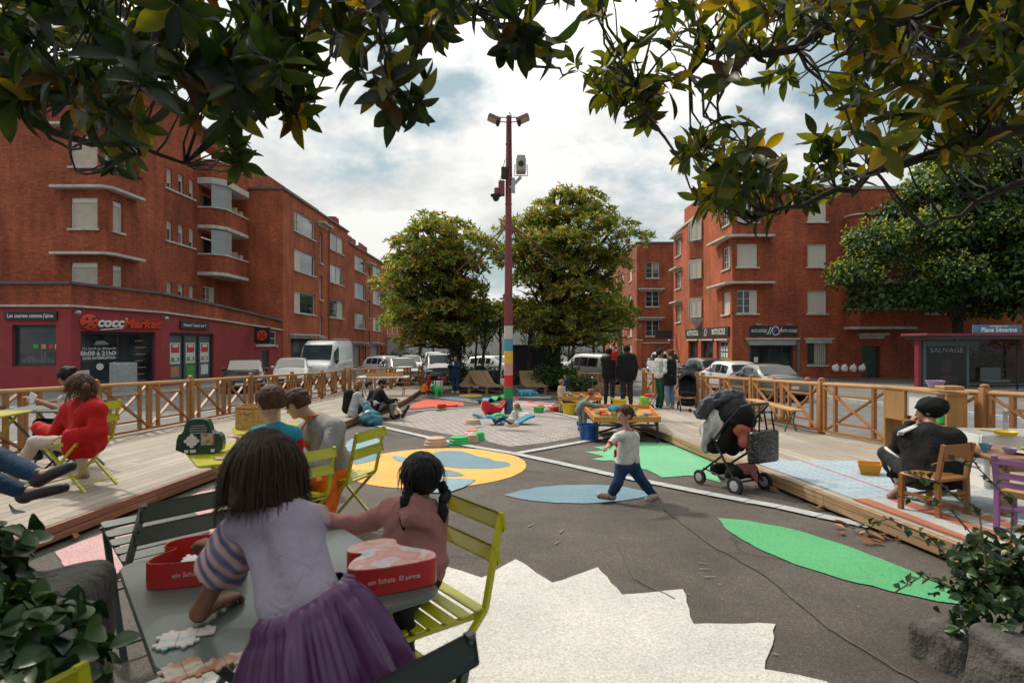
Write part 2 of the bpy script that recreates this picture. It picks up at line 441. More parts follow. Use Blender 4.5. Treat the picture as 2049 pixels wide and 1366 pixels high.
def folds(m, b):
 if 'folds' in m: return
 m['folds'] = 1; nt = m.node_tree; tc = nt.nodes.new('ShaderNodeTexCoord').outputs['Object']; mp = nd(nt, 'ShaderNodeMapping'); mp.inputs['Scale'].default_value = (1.3, 1.3, .8); nt.links.new(tc, mp.inputs[0])
 n = nd(nt, 'ShaderNodeTexNoise', Scale=11., Detail=3., Distortion=1.6); nt.links.new(mp.outputs[0], n.inputs['Vector'])
 bp = nd(nt, 'ShaderNodeBump', Strength=.55, Distance=.02); nt.links.new(n.outputs['Fac'], bp.inputs['Height'])
 old = b.inputs['Normal'].links[0].from_node; nt.links.new(bp.outputs[0], old.inputs['Normal'])
def cloth(name, c, rough=.85, var=.12): m = M('cloth_'+name, c, rough, var, 10, .3, 260, bdist=.002); b = m.node_tree.nodes['Principled BSDF']; b.inputs['Specular IOR Level'].default_value = .2; folds(m, b); return m
def hairmat(name, c):
 m = M('hair_'+name, c, .62, .35, 14, .6, 90, bdist=.006, stretch=(6, 6, 1)); m.node_tree.nodes['Principled BSDF'].inputs['Specular IOR Level'].default_value = .22; return m
def L3(a, b, t): return a+(b-a)*t
def skel(h, base, face, pose='stand', child=0., **ov):
 """joints in world space. base: ground point (stand) or seat point (sit); face: heading angle, 0 = +Y; child 0..1 bigger head"""
 s = h/1.7; R = Matrix.Rotation(face, 3, 'Z'); J = {}
 hd = 1+child*.42   # relative head size
 hr = .112*s*hd
 if pose == 'stand': pz = .90*s*(1-.07*child); J['pel'] = V((0, 0, pz))
 else: J['pel'] = V((0, -.02*s, .10*s))
 lean = ov.pop('lean', 0.); side = ov.pop('side', 0.)
 tl = (.52-.02*child)*s
 up = V((math.sin(side), math.sin(lean), math.cos(lean)*math.cos(side))).normalized()
 J['neck'] = J['pel']+up*tl
 hdn = V((math.sin(side)*.6, math.sin(lean*.6), math.cos(lean*.6))).normalized()
 J['head'] = J['neck']+hdn*(.06*s+hr*.98)
 sw, hw = (.185-.03*child)*s, .095*s
 for n, sg in (('L', -1), ('R', 1)):
  J['sh'+n] = J['neck']-up*.055*s+V((sg*sw, 0, 0))
  J['hip'+n] = J['pel']+V((sg*hw, 0, -.02*s))
  J['el'+n] = J['sh'+n]+V((sg*.06*s, -.02*s, -.28*s)); J['wr'+n] = J['el'+n]+V((sg*.0*s, .07*s, -.24*s))
  if pose == 'stand':
   J['kn'+n] = V((sg*.10*s, .02*s, .47*s*(1-.07*child))); J['an'+n] = V((sg*.11*s, -.03*s, .075*s))
  else:
   J['kn'+n] = J['hip'+n]+V((sg*.04*s, .43*s, .02*s)); J['an'+n] = J['kn'+n]+V((0, .03*s, -.40*s))
  J['toe'+n] = J['an'+n]+V((sg*.03*s, .15*s, -.045*s))
 b = V(base)
 J = {k: b+R@v for k, v in J.items()}
 J['s'] = s; J['hr'] = hr; J['fw'] = R@V((0, 1, 0)); J['child'] = child; J['look'] = R@V((0, 1, 0))
 for k, v in ov.items(): J[k] = v
 return J
def head_frame(J):
 f = V(J['look']).normalized(); u = V(J.get('hup', (0, 0, 1))); x = f.cross(u).normalized(); u = x.cross(f).normalized()
 return Matrix((x, f, u)).transposed()
def add_hand(S, wr, el, s, grip=.5, palm=None, side=1):
 d = (wr-el).normalized(); n = V(palm) if palm else V((0, 0, -1))
 x = d.cross(n); x = x.normalized() if x.length > .1 else V((1, 0, 0)); n = x.cross(d).normalized()
 pc = wr+d*.045*s
 for o in (-.024, -.008, .008, .024): S.cap(wr+x*o*.6*s, wr+d*.085*s+x*o*s, .017*s, .013*s, .012*s)
 for o, l in ((-.03, .062), (-.010, .075), (.011, .07), (.030, .055)):
  k = wr+d*.085*s+x*o*s; a = grip*1.0
  m = k+(d*math.cos(a*.6)+n*math.sin(a*.6))*l*.5*s; t = m+(d*math.cos(a*1.5)+n*math.sin(a*1.5))*l*.5*s
  S.cap(k, m, .0095*s, .009*s, .004*s); S.cap(m, t, .009*s, .0075*s, .004*s)
 b = wr+d*.03*s+x*.03*side*s; m = b+(d*.7+x*side*.6+n*.4)*.035*s; t = m+(d*.9+n*.4)*.03*s
 S.cap(b, m, .012*s, .011*s, .008*s); S.cap(m, t, .010*s, .0085*s, .004*s)
def person(label, J, skin, top=None, bot=None, shoes=None, hair=None, group=None, h=.012, sleeve=1., topinf=.014, hem=.04, botlen=1., base=None, wr=.004,
  fingers=True, grip=.5, palmL=None, palmR=None, botinf=.012, hood=False, eyes=True, neckline=True, fat=1., seed=1, trunkfat=1.):
 s = J['s']; sk = s*(1+.1*J['child']); hr = J['hr']
 b = base if base is not None else V((J['pel'].x, J['pel'].y, min(J['anL'].z, J['anR'].z)))
 root = thing('person', label, 'person', b, 0, group)
 HF = head_frame(J); hx, hf, hu = HF.col[0], HF.col[1], HF.col[2]; hc = J['head']
 RM = np.array(HF)
 up = (J['neck']-J['pel']).normalized()
 def torso(S, inf, k=.07*s):
  t = trunkfat
  for n in 'LR':
   S.cap(L3(J['sh'+n], J['neck'], .3)-up*.06*s, J['hip'+n]+up*.06*s, .085*s*t+inf, .095*s*t+inf, k)
  S.cap(J['neck']-up*.10*s, J['pel'], .09*s*t+inf, .115*s*t+inf, k)
  for n in 'LR': S.cap(J['neck']-up*.04*s, J['sh'+n], .05*s+inf, .055*s+inf, .05*s)
 def arm(S, n, inf, upto=1.):
  a, e, w = J['sh'+n], J['el'+n], J['wr'+n]
  S.cap(a, L3(a, e, min(1, upto*2)), .052*sk*fat+inf, (.042+.01*(1-min(1, upto*2)))*sk*fat+inf, .03*s)
  if upto > .5:
   q = L3(e, w, min(1, (upto-.5)*2)); S.cap(e, q, .042*sk*fat+inf, (.040-.012*min(1, (upto-.5)*2))*sk*fat+inf, .02*s)
 def leg(S, n, inf, upto=1.):
  a, e, w = J['hip'+n], J['kn'+n], J['an'+n]
  e2 = L3(a, e, min(1, upto*2))
  S.cap(a, e2, .088*s*fat+inf, .058*s*fat+inf, .05*s)
  if upto > .5:
   q = L3(e, w, min(1, (upto-.5)*2))
   S.cap(e, L3(e, q, .35), .056*s*fat+inf, .056*s*fat+inf, .02*s); S.cap(L3(e, q, .35), q, .056*s*fat+inf, .038*s*fat+inf, .02*s)
 S = SDF(); torso(S, 0)
 S.cap(J['neck']-up*.03*s, hc-hu*hr*.5, .052*sk, .05*sk, .03*s)
 S.ell(hc+hu*hr*.10-hf*hr*.08, (hr*.78, hr*.90, hr*.88), RM, .01)
 S.ell(hc-hu*hr*.38+hf*hr*.22, (hr*.58, hr*.62, hr*.66), RM, .03*s)
 S.cap(hc+hf*hr*.78-hu*hr*.0, hc+hf*hr*.98-hu*hr*.28, hr*.08, hr*.12, .012*s)
 S.cap(hc+hf*hr*.66-hu*hr*.80, hc+hf*hr*.70-hu*hr*.78, hr*.2, hr*.2, .02*s)
 for sg in (-1, 1):
  S.ell(hc+hx*sg*hr*.80-hu*hr*.10-hf*hr*.05, (hr*.10, hr*.2, hr*.27), RM, .008)
  S.cap(hc+hx*sg*hr*.30+hf*hr*.76+hu*hr*.02, hc+hx*sg*hr*.34+hf*hr*.74+hu*hr*.01, hr*.10, hr*.10, .01)
 for n, sg in (('L', 1), ('R', -1)):
  arm(S, n, 0)
  if fingers: add_hand(S, J['wr'+n], J['el'+n], sk, grip, palmL if n == 'L' else palmR, sg)
  else: S.cap(J['wr'+n], J['wr'+n]+(J['wr'+n]-J['el'+n]).normalized()*.1*s, .03*s, .02*s)
  leg(S, n, 0); S.cap(J['an'+n], J['toe'+n], .04*s, .028*s, .02*s); S.cap(J['an'+n]-hf*0, J['an'+n]-(J['toe'+n]-J['an'+n]).normalized()*.03*s-V((0, 0, .03*s)), .036*s, .03*s, .02*s)
 S.build('body', skin, root, h=h, k=.03*s)
 if eyes:
  E = MB()
  for sg in (-1, 1): E.sphere(hc+hx*sg*hr*.33+hf*hr*.82+hu*hr*.02, (hr*.11, hr*.06, hr*.065), 8, 6, R=HF)
  E.build('eyes', M('eye_dark', (.02, .014, .01), .2, bmp=0), root, smooth=2, world=True)
  E = MB(); E.sphere(hc+hf*hr*.86-hu*hr*.50, (hr*.22, hr*.06, hr*.05), 8, 6, R=HF)
  E.build('mouth', M('lips', (.30, .10, .08), .5, bmp=0), root, smooth=2, world=True)
 if top is not None:
  S = SDF(); torso(S, topinf)
  if hem > 0:
   for n in 'LR': S.cap(J['hip'+n]+up*.06*s, J['hip'+n]-up*(hem-.04)*s, .10*s*trunkfat+topinf, .10*s*trunkfat+topinf, .05*s)
   S.plane(J['pel']-up*hem*s, -up, True)
  for n in 'LR': arm(S, n, topinf*.9, sleeve)
  if sleeve > .5 and sleeve < 1:
   pass
  if hood:
   S.cap(J['neck']-J['fw']*.05*s+up*.01*s-hx*.05*s, J['neck']-J['fw']*.05*s+up*.01*s+hx*.05*s, .075*s, .075*s, .02*s)
   S.cap(J['neck']-J['fw']*.10*s-up*.05*s-hx*.05*s, J['neck']-J['fw']*.12*s-up*.08*s+hx*.05*s, .075*s, .075*s, .015*s)
  if neckline: S.carve(hc-hu*hr*.75+hf*hr*.05, (hr*.66, hr*.7, hr*.62), RM)
  S.build('shirt', top, root, h=h, k=.03*s, wr=wr*s, wf=26/s, seed=seed)
 if bot is not None:
  S = SDF()
  S.cap(J['hipL'], J['hipR'], .10*s*trunkfat+botinf, .10*s*trunkfat+botinf, .03*s)
  S.cap(J['pel'], J['pel']+up*.05*s, .105*s*trunkfat+botinf, .105*s*trunkfat+botinf, .03*s)
  for n in 'LR': leg(S, n, botinf, botlen)
  S.build('trousers', bot, root, h=h, k=.03*s, wr=wr*s*.8, wf=24/s, seed=seed+5)
 if shoes is not None:
  for n in 'LR':
   S = SDF(); a, t = J['an'+n], J['toe'+n]; d = (t-a).normalized()
   dz = V((0, 0, .01*s)) if abs(d.z) < .8 else V((0, 0, 0))
   S.cap(a-d*.02*s-V((0, 0, .025*s)), t+dz, .046*s, .036*s, .02*s); S.cap(a+V((0, 0, .01*s)), a-V((0, 0, .03*s)), .047*s, .046*s, .02*s)
   S.build('shoe', shoes, root, h=h, k=.02*s)
 if hair:
  st, hm = hair[0], hair[1]; S = SDF(); vol = hair[2] if len(hair) > 2 else 1.
  S.ell(hc+hu*hr*.14-hf*hr*.12, (hr*.88*vol, hr*.98*vol, hr*.96*vol), RM, .01)
  fx = hc-hu*hr*.62+hf*hr*.72
  S.carve(hc-hu*hr*.45+hf*hr*.85, (hr*.80, hr*.78, hr*.92), RM)
  if st in ('short', 'bun', 'crop'):
   S.carve(hc-hu*hr*1.05-hf*hr*.0, (hr*1.3, hr*1.4, hr*.62), RM)
   for sg in (-1, 1): S.carve(hc+hx*sg*hr*.85-hu*hr*.35+hf*hr*.15, (hr*.3, hr*.35, hr*.5), RM)
  if st == 'bun': S.ell(hc+hu*hr*.62-hf*hr*.95, (hr*.42, hr*.42, hr*.4), RM, .03*s)
  if st in ('long', 'bob'):
   ln = 1.9 if st == 'long' else 1.15
   for o in (-.62, -.3, 0, .3, .62): S.cap(hc+hx*o*hr-hf*hr*.45, hc+hx*o*hr*1.1-hf*hr*.55-hu*hr*ln, hr*.38, hr*.26, .03*s)
  if st == 'ponytail':
   S.carve(hc-hu*hr*1.05-hf*hr*.0, (hr*1.3, hr*1.4, hr*.55), RM)
   p = hc-hf*hr*.95+hu*hr*.1
   S.cap(p, p-hf*hr*.5-hu*hr*.5, hr*.3, hr*.34, .02*s); S.cap(p-hf*hr*.5-hu*hr*.5, p-hf*hr*.35-hu*hr*2.2, hr*.34, hr*.16, .02*s)
  S.build('hair', hm, root, h=h*.9, k=.02*s, wr=.006*s*(1+J['child']*.4), wf=75/s, seed=seed+9)
 return root
# ---------------------------------------------------------------- camera, light, sky
cam = bpy.data.cameras.new('camera'); cam.lens = 21; cam.sensor_width = 36; cam.clip_end = 2000; cam.clip_start = .05
camo = bpy.data.objects.new('camera', cam); COL.objects.link(camo); camo.location = (0, 0, CAMH); camo.rotation_euler = (PI/2, 0, 0)
cam.dof.use_dof = True; cam.dof.focus_distance = 8.; cam.dof.aperture_fstop = 4.5
SC.camera = camo
SUND = V((-.50, .52, .80)).normalized()
el = math.asin(SUND.z); az = math.atan2(SUND.x, SUND.y)
sl = bpy.data.lights.new('sun', 'SUN'); sl.energy = 2.8; sl.angle = math.radians(3.5); sl.color = (1., .93, .82)
so = bpy.data.objects.new('sun', sl); COL.objects.link(so); so.rotation_euler = SUND.to_track_quat('Z', 'Y').to_euler()
wd = bpy.data.worlds.new('World'); SC.world = wd; wd.use_nodes = True; nt = wd.node_tree
bg = nt.nodes['Background']; out = nt.nodes['World Output']
sky = nt.nodes.new('ShaderNodeTexSky'); sky.sky_type = 'NISHITA'; sky.sun_disc = False; sky.sun_elevation = el; sky.sun_rotation = az; sky.air_density = 1.3; sky.dust_density = 2.5
nt.links.new(sky.outputs[0], bg.inputs[0]); bg.inputs[1].default_value = .10
tcw = nt.nodes.new('ShaderNodeTexCoord').outputs['Generated']
sp = nd(nt, 'ShaderNodeSeparateXYZ'); nt.links.new(tcw, sp.inputs[0])
zz = nd(nt, 'ShaderNodeMath', operation='ADD'); nt.links.new(sp.outputs[2], zz.inputs[0]); zz.inputs[1].default_value = .42
mz = nd(nt, 'ShaderNodeMath', operation='MAXIMUM'); nt.links.new(zz.outputs[0], mz.inputs[0]); mz.inputs[1].default_value = .08
vx = nd(nt, 'ShaderNodeVectorMath', operation='DIVIDE'); nt.links.new(tcw, vx.inputs[0])
cmz = nd(nt, 'ShaderNodeCombineXYZ'); [nt.links.new(mz.outputs[0], cmz.inputs[i]) for i in range(3)]
nt.links.new(cmz.outputs[0], vx.inputs[1])
mpw = nd(nt, 'ShaderNodeMapping'); nt.links.new(vx.outputs[0], mpw.inputs[0]); mpw.inputs['Location'].default_value = (3.1, 1.7, .4); mpw.inputs['Scale'].default_value = (1., 1., 1.5)
nA = noise(nt, mpw.outputs[0], 3.0, 12, .58)
nB = noise(nt, mpw.outputs[0], 1.1, 6, .5)
nC = noise(nt, mpw.outputs[0], 2.2, 9, .6)
ad = nd(nt, 'ShaderNodeMath', operation='MULTIPLY_ADD'); nt.links.new(nA, ad.inputs[0]); ad.inputs[1].default_value = .62
mB = nd(nt, 'ShaderNodeMath', operation='MULTIPLY'); nt.links.new(nB, mB.inputs[0]); mB.inputs[1].default_value = .5
nt.links.new(mB.outputs[0], ad.inputs[2])
cover = ramp(nt, ad.outputs[0], [(.51, (0, 0, 0)), (.60, (1, 1, 1))])
cshade = ramp(nt, nC, [(.30, (.54, .565, .58)), (.44, (.76, .78, .785)), (.57, (1.02, 1.02, 1.005))])
lift = ramp(nt, sp.outputs[2], [(0., (.82, .83, .83)), (.35, (1., 1., 1.)), (.6, (1.7, 1.68, 1.62)), (1., (2.6, 2.55, 2.45))])
lift.node.color_ramp.elements[2].color = (1.7, 1.68, 1.62, 1)
dsu = nd(nt, 'ShaderNodeVectorMath', operation='DOT_PRODUCT'); nt.links.new(tcw, dsu.inputs[0]); dsu.inputs[1].default_value = SUND
dmr = nd(nt, 'ShaderNodeMath', operation='MULTIPLY_ADD'); nt.links.new(dsu.outputs['Value'], dmr.inputs[0]); dmr.inputs[1].default_value = .5; dmr.inputs[2].default_value = .5
glow = ramp(nt, dmr.outputs[0], [(0., (.42, .44, .47)), (.5, (.66, .67, .69)), (.72, (.96, .96, .96)), (.9, (1.06, 1.05, 1.02)), (1., (1.9, 1.8, 1.6))])
ccol = mixc(nt, 1., mixc(nt, 1., cshade, lift, 'MULTIPLY'), glow, 'MULTIPLY')
bg2 = nt.nodes.new('ShaderNodeBackground'); nt.links.new(ccol, bg2.inputs[0]); bg2.inputs[1].default_value = 1.
bg3 = nt.nodes.new('ShaderNodeBackground'); bg3.inputs[0].default_value = (.46, .62, .67, 1); bg3.inputs[1].default_value = .9
m0 = nt.nodes.new('ShaderNodeMixShader'); m0.inputs[0].default_value = .72   # thin high veil over the blue
nt.links.new(bg.outputs[0], m0.inputs[1]); nt.links.new(bg3.outputs[0], m0.inputs[2])
ms = nt.nodes.new('ShaderNodeMixShader'); nt.links.new(cover, ms.inputs[0]); nt.links.new(m0.outputs[0], ms.inputs[1]); nt.links.new(bg2.outputs[0], ms.inputs[2])
nt.links.new(ms.outputs[0], out.inputs[0])
SC.view_settings.view_transform = 'Standard'; SC.view_settings.look = 'None'; SC.view_settings.exposure = 0.; SC.view_settings.gamma = 1
SC.cycles.max_bounces = 6; SC.cycles.diffuse_bounces = 3; SC.cycles.transparent_max_bounces = 6; SC.cycles.use_denoising = True
# ---------------------------------------------------------------- ground
def asphaltmat(name, lo, hi, speck, crack=True):
 m, nt, b = newmat(name)
 tc = nt.nodes.new('ShaderNodeTexCoord').outputs['Object']
 f1 = noise(nt, tc, .55, 6, .6); f2 = noise(nt, tc, 150, 2, .7); f3 = noise(nt, tc, 3.5, 5)
 c = ramp(nt, f1, [(.3, [x*.86 for x in lo]), (.5, [(x+y)/2 for x, y in zip(lo, hi)]), (.72, [x*1.08 for x in hi])])
 c = mixc(nt, 1., c, ramp(nt, f3, [(.3, (.82, .82, .83)), (.7, (1.14, 1.12, 1.1))]), 'MULTIPLY')
 v = nd(nt, 'ShaderNodeTexVoronoi', Scale=150.); nt.links.new(tc, v.inputs['Vector'])
 sep = nd(nt, 'ShaderNodeSeparateColor'); nt.links.new(v.outputs['Color'], sep.inputs[0])
 st = ramp(nt, sep.outputs[0], [(0, (.55, .55, .56)), (.55, (.9, .88, .86)), (.88, (1.25, 1.2, 1.1)), (.98, (speck*.8, speck*.75, speck*.68))])
 c = mixc(nt, 1., c, st, 'MULTIPLY')
 if crack:
  wv = nd(nt, 'ShaderNodeTexVoronoi', Scale=.33); wv.feature = 'DISTANCE_TO_EDGE'
  dn = nd(nt, 'ShaderNodeTexNoise', Scale=1.3, Detail=6.); nt.links.new(tc, dn.inputs['Vector'])
  av = nd(nt, 'ShaderNodeVectorMath', operation='MULTIPLY_ADD'); nt.links.new(dn.outputs['Color'], av.inputs[0]); av.inputs[1].default_value = (.9, .9, 0); nt.links.new(tc, av.inputs[2])
  nt.links.new(av.outputs[0], wv.inputs['Vector'])
  ck = ramp(nt, wv.outputs['Distance'], [(.0, (.35, .35, .36)), (.004, (.55, .55, .56)), (.010, (1, 1, 1))])
  gate = ramp(nt, noise(nt, tc, .45, 3), [(.46, (1, 1, 1)), (.56, (0, 0, 0))])
  c = mixc(nt, gate, ck, (1, 1, 1)) if False else mixc(nt, 1., c, mixc(nt, gate, ck, (1, 1, 1)), 'MULTIPLY')
 nt.links.new(c, b.inputs['Base Color']); b.inputs['Roughness'].default_value = .8
 bump(nt, b, sep.outputs[0], .45, .006)
 MATS[name] = m; return m
m_asph = asphaltmat('asphalt_plaza', (.070, .058, .049), (.108, .092, .079), 2.3)
m_road = asphaltmat('asphalt_road', (.13, .132, .13), (.19, .19, .185), 1.5)
m_pave = asphaltmat('asphalt_pavement', (.16, .15, .14), (.22, .21, .2), 1.4, False)
ys = [-8, 0]+[2*i for i in range(1, 12)]+[26, 32, 40, 50, 65, 90, 140, 220, 400, 900]
def strip_sheet(xl, xr, y0, y1, h):
 yy = sorted({y0, y1} | {y for y in ys if y0 < y < y1}); b = MB()
 fl = xl if callable(xl) else (lambda y: xl); fr = xr if callable(xr) else (lambda y: xr)
 vs = [];
 for y in yy: vs += [(fl(y), y, gz(y)+h), (fr(y), y, gz(y)+h)]
 b.add(vs, [(2*i, 2*i+1, 2*i+3, 2*i+2) for i in range(len(yy)-1)]); return b
struct(strip_sheet(-700, 700, -8, 900, 0), 'ground', m_asph)
struct(strip_sheet(-15.2, -7.4, -6, 200, .006), 'road_west', m_road)
struct(strip_sheet(6.9, 12.6, -6, 200, .006), 'road_east', m_road)
def slab(name, xl, xr, y0, y1, h, mat):
 b = MB(); yy = sorted({y0, y1} | {y for y in ys if y0 < y < y1}); vs = []
 for y in yy:
  z = gz(y); vs += [(xl, y, z-.1), (xl, y, z+h), (xr, y, z+h), (xr, y, z-.1)]
 fs = []
 for i in range(len(yy)-1):
  for k in range(3): fs.append((4*i+k, 4*i+k+1, 4*i+5+k, 4*i+4+k))
 fs += [(0, 3, 2, 1), tuple(4*(len(yy)-1)+k for k in range(4))]
 b.add(vs, fs); return struct(b, name, mat)
slab('pavement_west', -40, -15.25, -6, 150, .13, m_pave)
slab('pavement_east', 12.65, 60, -6, 150, .13, m_pave)
m_kerb = M('granite_kerb', (.36, .36, .36), .8, .2, 5, .3, 120)
slab('kerb_west', -15.249, -15.05, -6, 150, .134, m_kerb); slab('kerb_east', 12.45, 12.649, -6, 150, .134, m_kerb)
b = strip_sheet(-9.3, -9.18, 3, 60, .012); struct(b, 'road_line', M('road_paint', (.6, .6, .58), .8, .25, 20))
# ---------------------------------------------------------------- painted shapes
def paintmat(name, c, wear=.12, dark=(.10, .09, .085)):
 m, nt, b = newmat('paint_'+name)
 tc = nt.nodes.new('ShaderNodeTexCoord').outputs['Object']
 v = nd(nt, 'ShaderNodeTexVoronoi', Scale=120.); nt.links.new(tc, v.inputs['Vector'])
 sep = nd(nt, 'ShaderNodeSeparateColor'); nt.links.new(v.outputs['Color'], sep.inputs[0])
 g = ramp(nt, sep.outputs[0], [(0, [x*.72 for x in c]), (.5, [x*.96 for x in c]), (1, [min(1, x*1.14) for x in c])])
 big = noise(nt, tc, 1.6, 6, .65)
 g = mixc(nt, 1., g, ramp(nt, big, [(.3, (.86, .86, .86)), (.7, (1.07, 1.07, 1.07))]), 'MULTIPLY')
 pit = ramp(nt, noise(nt, tc, 55, 4, .75), [(.63-wear*.4, (0, 0, 0)), (.72-wear*.4, (1, 1, 1))])
 g = mixc(nt, pit, g, dark)
 sc = ramp(nt, noise(nt, tc, 2.3, 9, .78), [(.60, (1, 1, 1)), (.74, (.62, .60, .58))]); g = mixc(nt, 1., g, sc, 'MULTIPLY')
 nt.links.new(g, b.inputs['Base Color']); b.inputs['Roughness'].default_value = .75; bump(nt, b, sep.outputs[0], .4, .005)
 return m
P_white = paintmat('cream', (.60, .57, .53), .03); P_green = paintmat('green', (.085, .40, .16)); P_mint = paintmat('mint', (.15, .47, .24))
P_blue = paintmat('blue', (.150, .255, .315)); P_lblue = paintmat('light_blue', (.22, .345, .41)); P_yel = paintmat('yellow', (.72, .42, .085))
P_pink = paintmat('pink', (.60, .34, .35)); P_red = paintmat('red', (.68, .10, .055)); P_gb = paintmat('slate_blue', (.16, .24, .29)); P_orange = paintmat('orange', (.7, .24, .06))
def paint(name, pts, mat, h=.006, px=None, rnd=0):
 """pts: image-read outline put on the sloping ground, or ground xy"""
 if px: pts = [G(px[0]+x*px[2], px[1]+y*px[2]) for x, y in pts]
 pts = [V((p[0], p[1], 0)) for p in pts]
 if rnd:
  for _ in range(rnd):
   q = []
   for i in range(len(pts)):
    a, c = pts[i], pts[(i+1) % len(pts)]; q += [a*.75+c*.25, a*.25+c*.75]
   pts = q
 q = []
 for i in range(len(pts)):
  a, c = pts[i], pts[(i+1) % len(pts)]; k = max(1, min(40, int((c-a).length/.09))); q += [a.lerp(c, j/k)+(V((random.gauss(0, .007), random.gauss(0, .007), 0)) if j else V()) for j in range(k)]
 pts = q; b = MB(); n = len(pts)
 b.add([(p.x, p.y, gz(p.y)+h) for p in pts], [tuple(range(n))])
 me_o = b.build(name, mat);
 bm = bmesh.new(); bm.from_mesh(me_o.data); bmesh.ops.triangulate(bm, faces=bm.faces, ngon_method='EAR_CLIP')
 for f in bm.faces:
  if f.normal.z < 0: f.normal_flip()
 bm.to_mesh(me_o.data); bm.free()
 return tag(me_o, kind='structure')
I1 = (0, 0, 1)
def circ(x, y, rx, ry, n=48, a0=0): return [(x+rx*math.cos(2*PI*i/n+a0), y+ry*math.sin(2*PI*i/n+a0)) for i in range(n)]
paint('painted_yellow_circle', circ(-1.09, 8.72, 1.30, 1.66), P_yel, .006)
z7 = (700, 780, 1/2.846)
paint('painted_blue_cloud', [(500, 352), (560, 347), (640, 352), (690, 366), (735, 384), (790, 390), (828, 408), (890, 411), (922, 428), (890, 442), (790, 451), (640, 450), (560, 441), (510, 432), (440, 425), (430, 380)], P_blue, .010, z7, 1)
paint('painted_blue_lens', [(40, 368), (190, 369), (160, 396), (90, 416), (30, 428), (-30, 410), (-20, 380)], P_blue, .010, z7, 1)
paint('painted_blue_lens', [(230, 378), (290, 378), (330, 392), (330, 412), (270, 410)], P_lblue, .010, z7, 1)
paint('painted_slate_lens', [(430, 470), (500, 458), (570, 458), (620, 472), (652, 491), (560, 496), (430, 492)], P_gb, .010, z7, 0)
paint('painted_blue_wedge', [(470, 508), (560, 508), (720, 514), (690, 535), (640, 562), (590, 580), (540, 590), (420, 588), (440, 545)], P_lblue, .014, z7)
paint('painted_blue_circle', [(693, 905), (690, 885), (715, 874), (745, 874), (768, 883), (764, 890), (745, 897), (720, 903)], P_lblue, .008, I1, 2)
paint('painted_blue_lens', [(878, 600), (980, 572), (1100, 552), (1230, 543), (1400, 541), (1560, 552), (1680, 580), (1722, 600), (1640, 620), (1500, 640), (1330, 648), (1180, 646), (1030, 632), (940, 617)], P_blue, .008, z7)
paint('painted_green_star', [(1340, 355), (1450, 345), (1382, 325), (1500, 319), (1560, 296), (1650, 298), (1830, 306), (1900, 332), (2049, 375), (2085, 420), (2110, 530), (2049, 512), (1940, 489), (1780, 500), (1690, 455), (1560, 440), (1500, 402), (1440, 404), (1378, 398), (1450, 380)], P_mint, .008, z7)
z5 = (1400, 1000, 1/3.157)
paint('painted_green_lens', [(115, 118), (300, 133), (600, 192), (900, 283), (1200, 398), (1450, 500), (1620, 590), (1680, 640), (1640, 662), (1500, 645), (1200, 580), (900, 505), (600, 410), (350, 300), (190, 205)], P_green, .008, z5)
paint('painted_white_star', [(700, 1150), (790, 1090), (884, 1131), (964, 1157), (1032, 1120), (1105, 1167), (1196, 1136), (1245, 1191), (1366, 1180), (1388, 1250), (1552, 1250), (1530, 1341), (1655, 1366), (1700, 1500), (1900, 1700), (1300, 2200), (300, 2200), (-300, 1700), (200, 1420), (420, 1300), (480, 1200), (600, 1230)], P_white, .008, I1)
paint('painted_pink_patch', [(110, 1105), (290, 1035), (400, 985), (520, 960), (500, 1010), (470, 1060), (380, 1110), (250, 1160), (160, 1180)], P_pink, .008, I1)
z1 = (640, 680, 1/4.879)
paint('painted_red_patch', [(840, 662), (900, 630), (950, 605), (1040, 582), (1150, 588), (1300, 598), (1395, 610), (1410, 640), (1290, 648), (1330, 660), (1200, 664), (1100, 650), (950, 668)], P_red, .008, z1)
paint('painted_yellow_circle', [(1345, 545), (1390, 532), (1480, 528), (1570, 533), (1598, 545), (1550, 555), (1450, 560), (1380, 555)], P_yel, .008, z1, 1)
paint('painted_blue_streak', [(1180, 556), (1330, 552), (1480, 578), (1460, 588), (1300, 575)], P_lblue, .008, z1)
z2 = (900, 690, 1/4.879)
paint('painted_white_streak', [(620, 510), (760, 500), (1000, 512), (980, 520), (760, 516)], P_white, .008, z2)
paint('painted_red_bar', [(450, 540), (560, 515), (680, 518), (660, 545), (500, 552)], P_red, .008, z2)
paint('painted_pink_bar', [(580, 590), (620, 560), (780, 562), (1010, 575), (1060, 600), (960, 606), (760, 600)], P_pink, .008, z2)
paint('painted_white_bar', [(610, 555), (660, 545), (900, 560), (1040, 572), (1010, 578), (780, 566)], P_white, .012, z2)
paint('painted_blue_bar', [(840, 548), (1040, 544), (1060, 556), (880, 560)], P_blue, .008, z2)
paint('painted_red_zigzag', [(740, 545), (800, 548), (820, 562), (1000, 572), (990, 580), (800, 570), (750, 560)], P_red, .016, z2)
for i, (pts, mt) in enumerate((([(620, 680), (760, 660), (800, 690), (700, 700)], P_white), ([(730, 680), (820, 668), (830, 695), (760, 704)], P_orange), ([(230, 800), (340, 785), (330, 800), (250, 812)], P_lblue), ([(170, 828), (280, 820), (260, 840), (160, 846)], P_orange), ([(140, 858), (240, 852), (230, 872), (130, 878)], P_pink))):
 paint('painted_path_stripe', pts, mt, .016, z2)
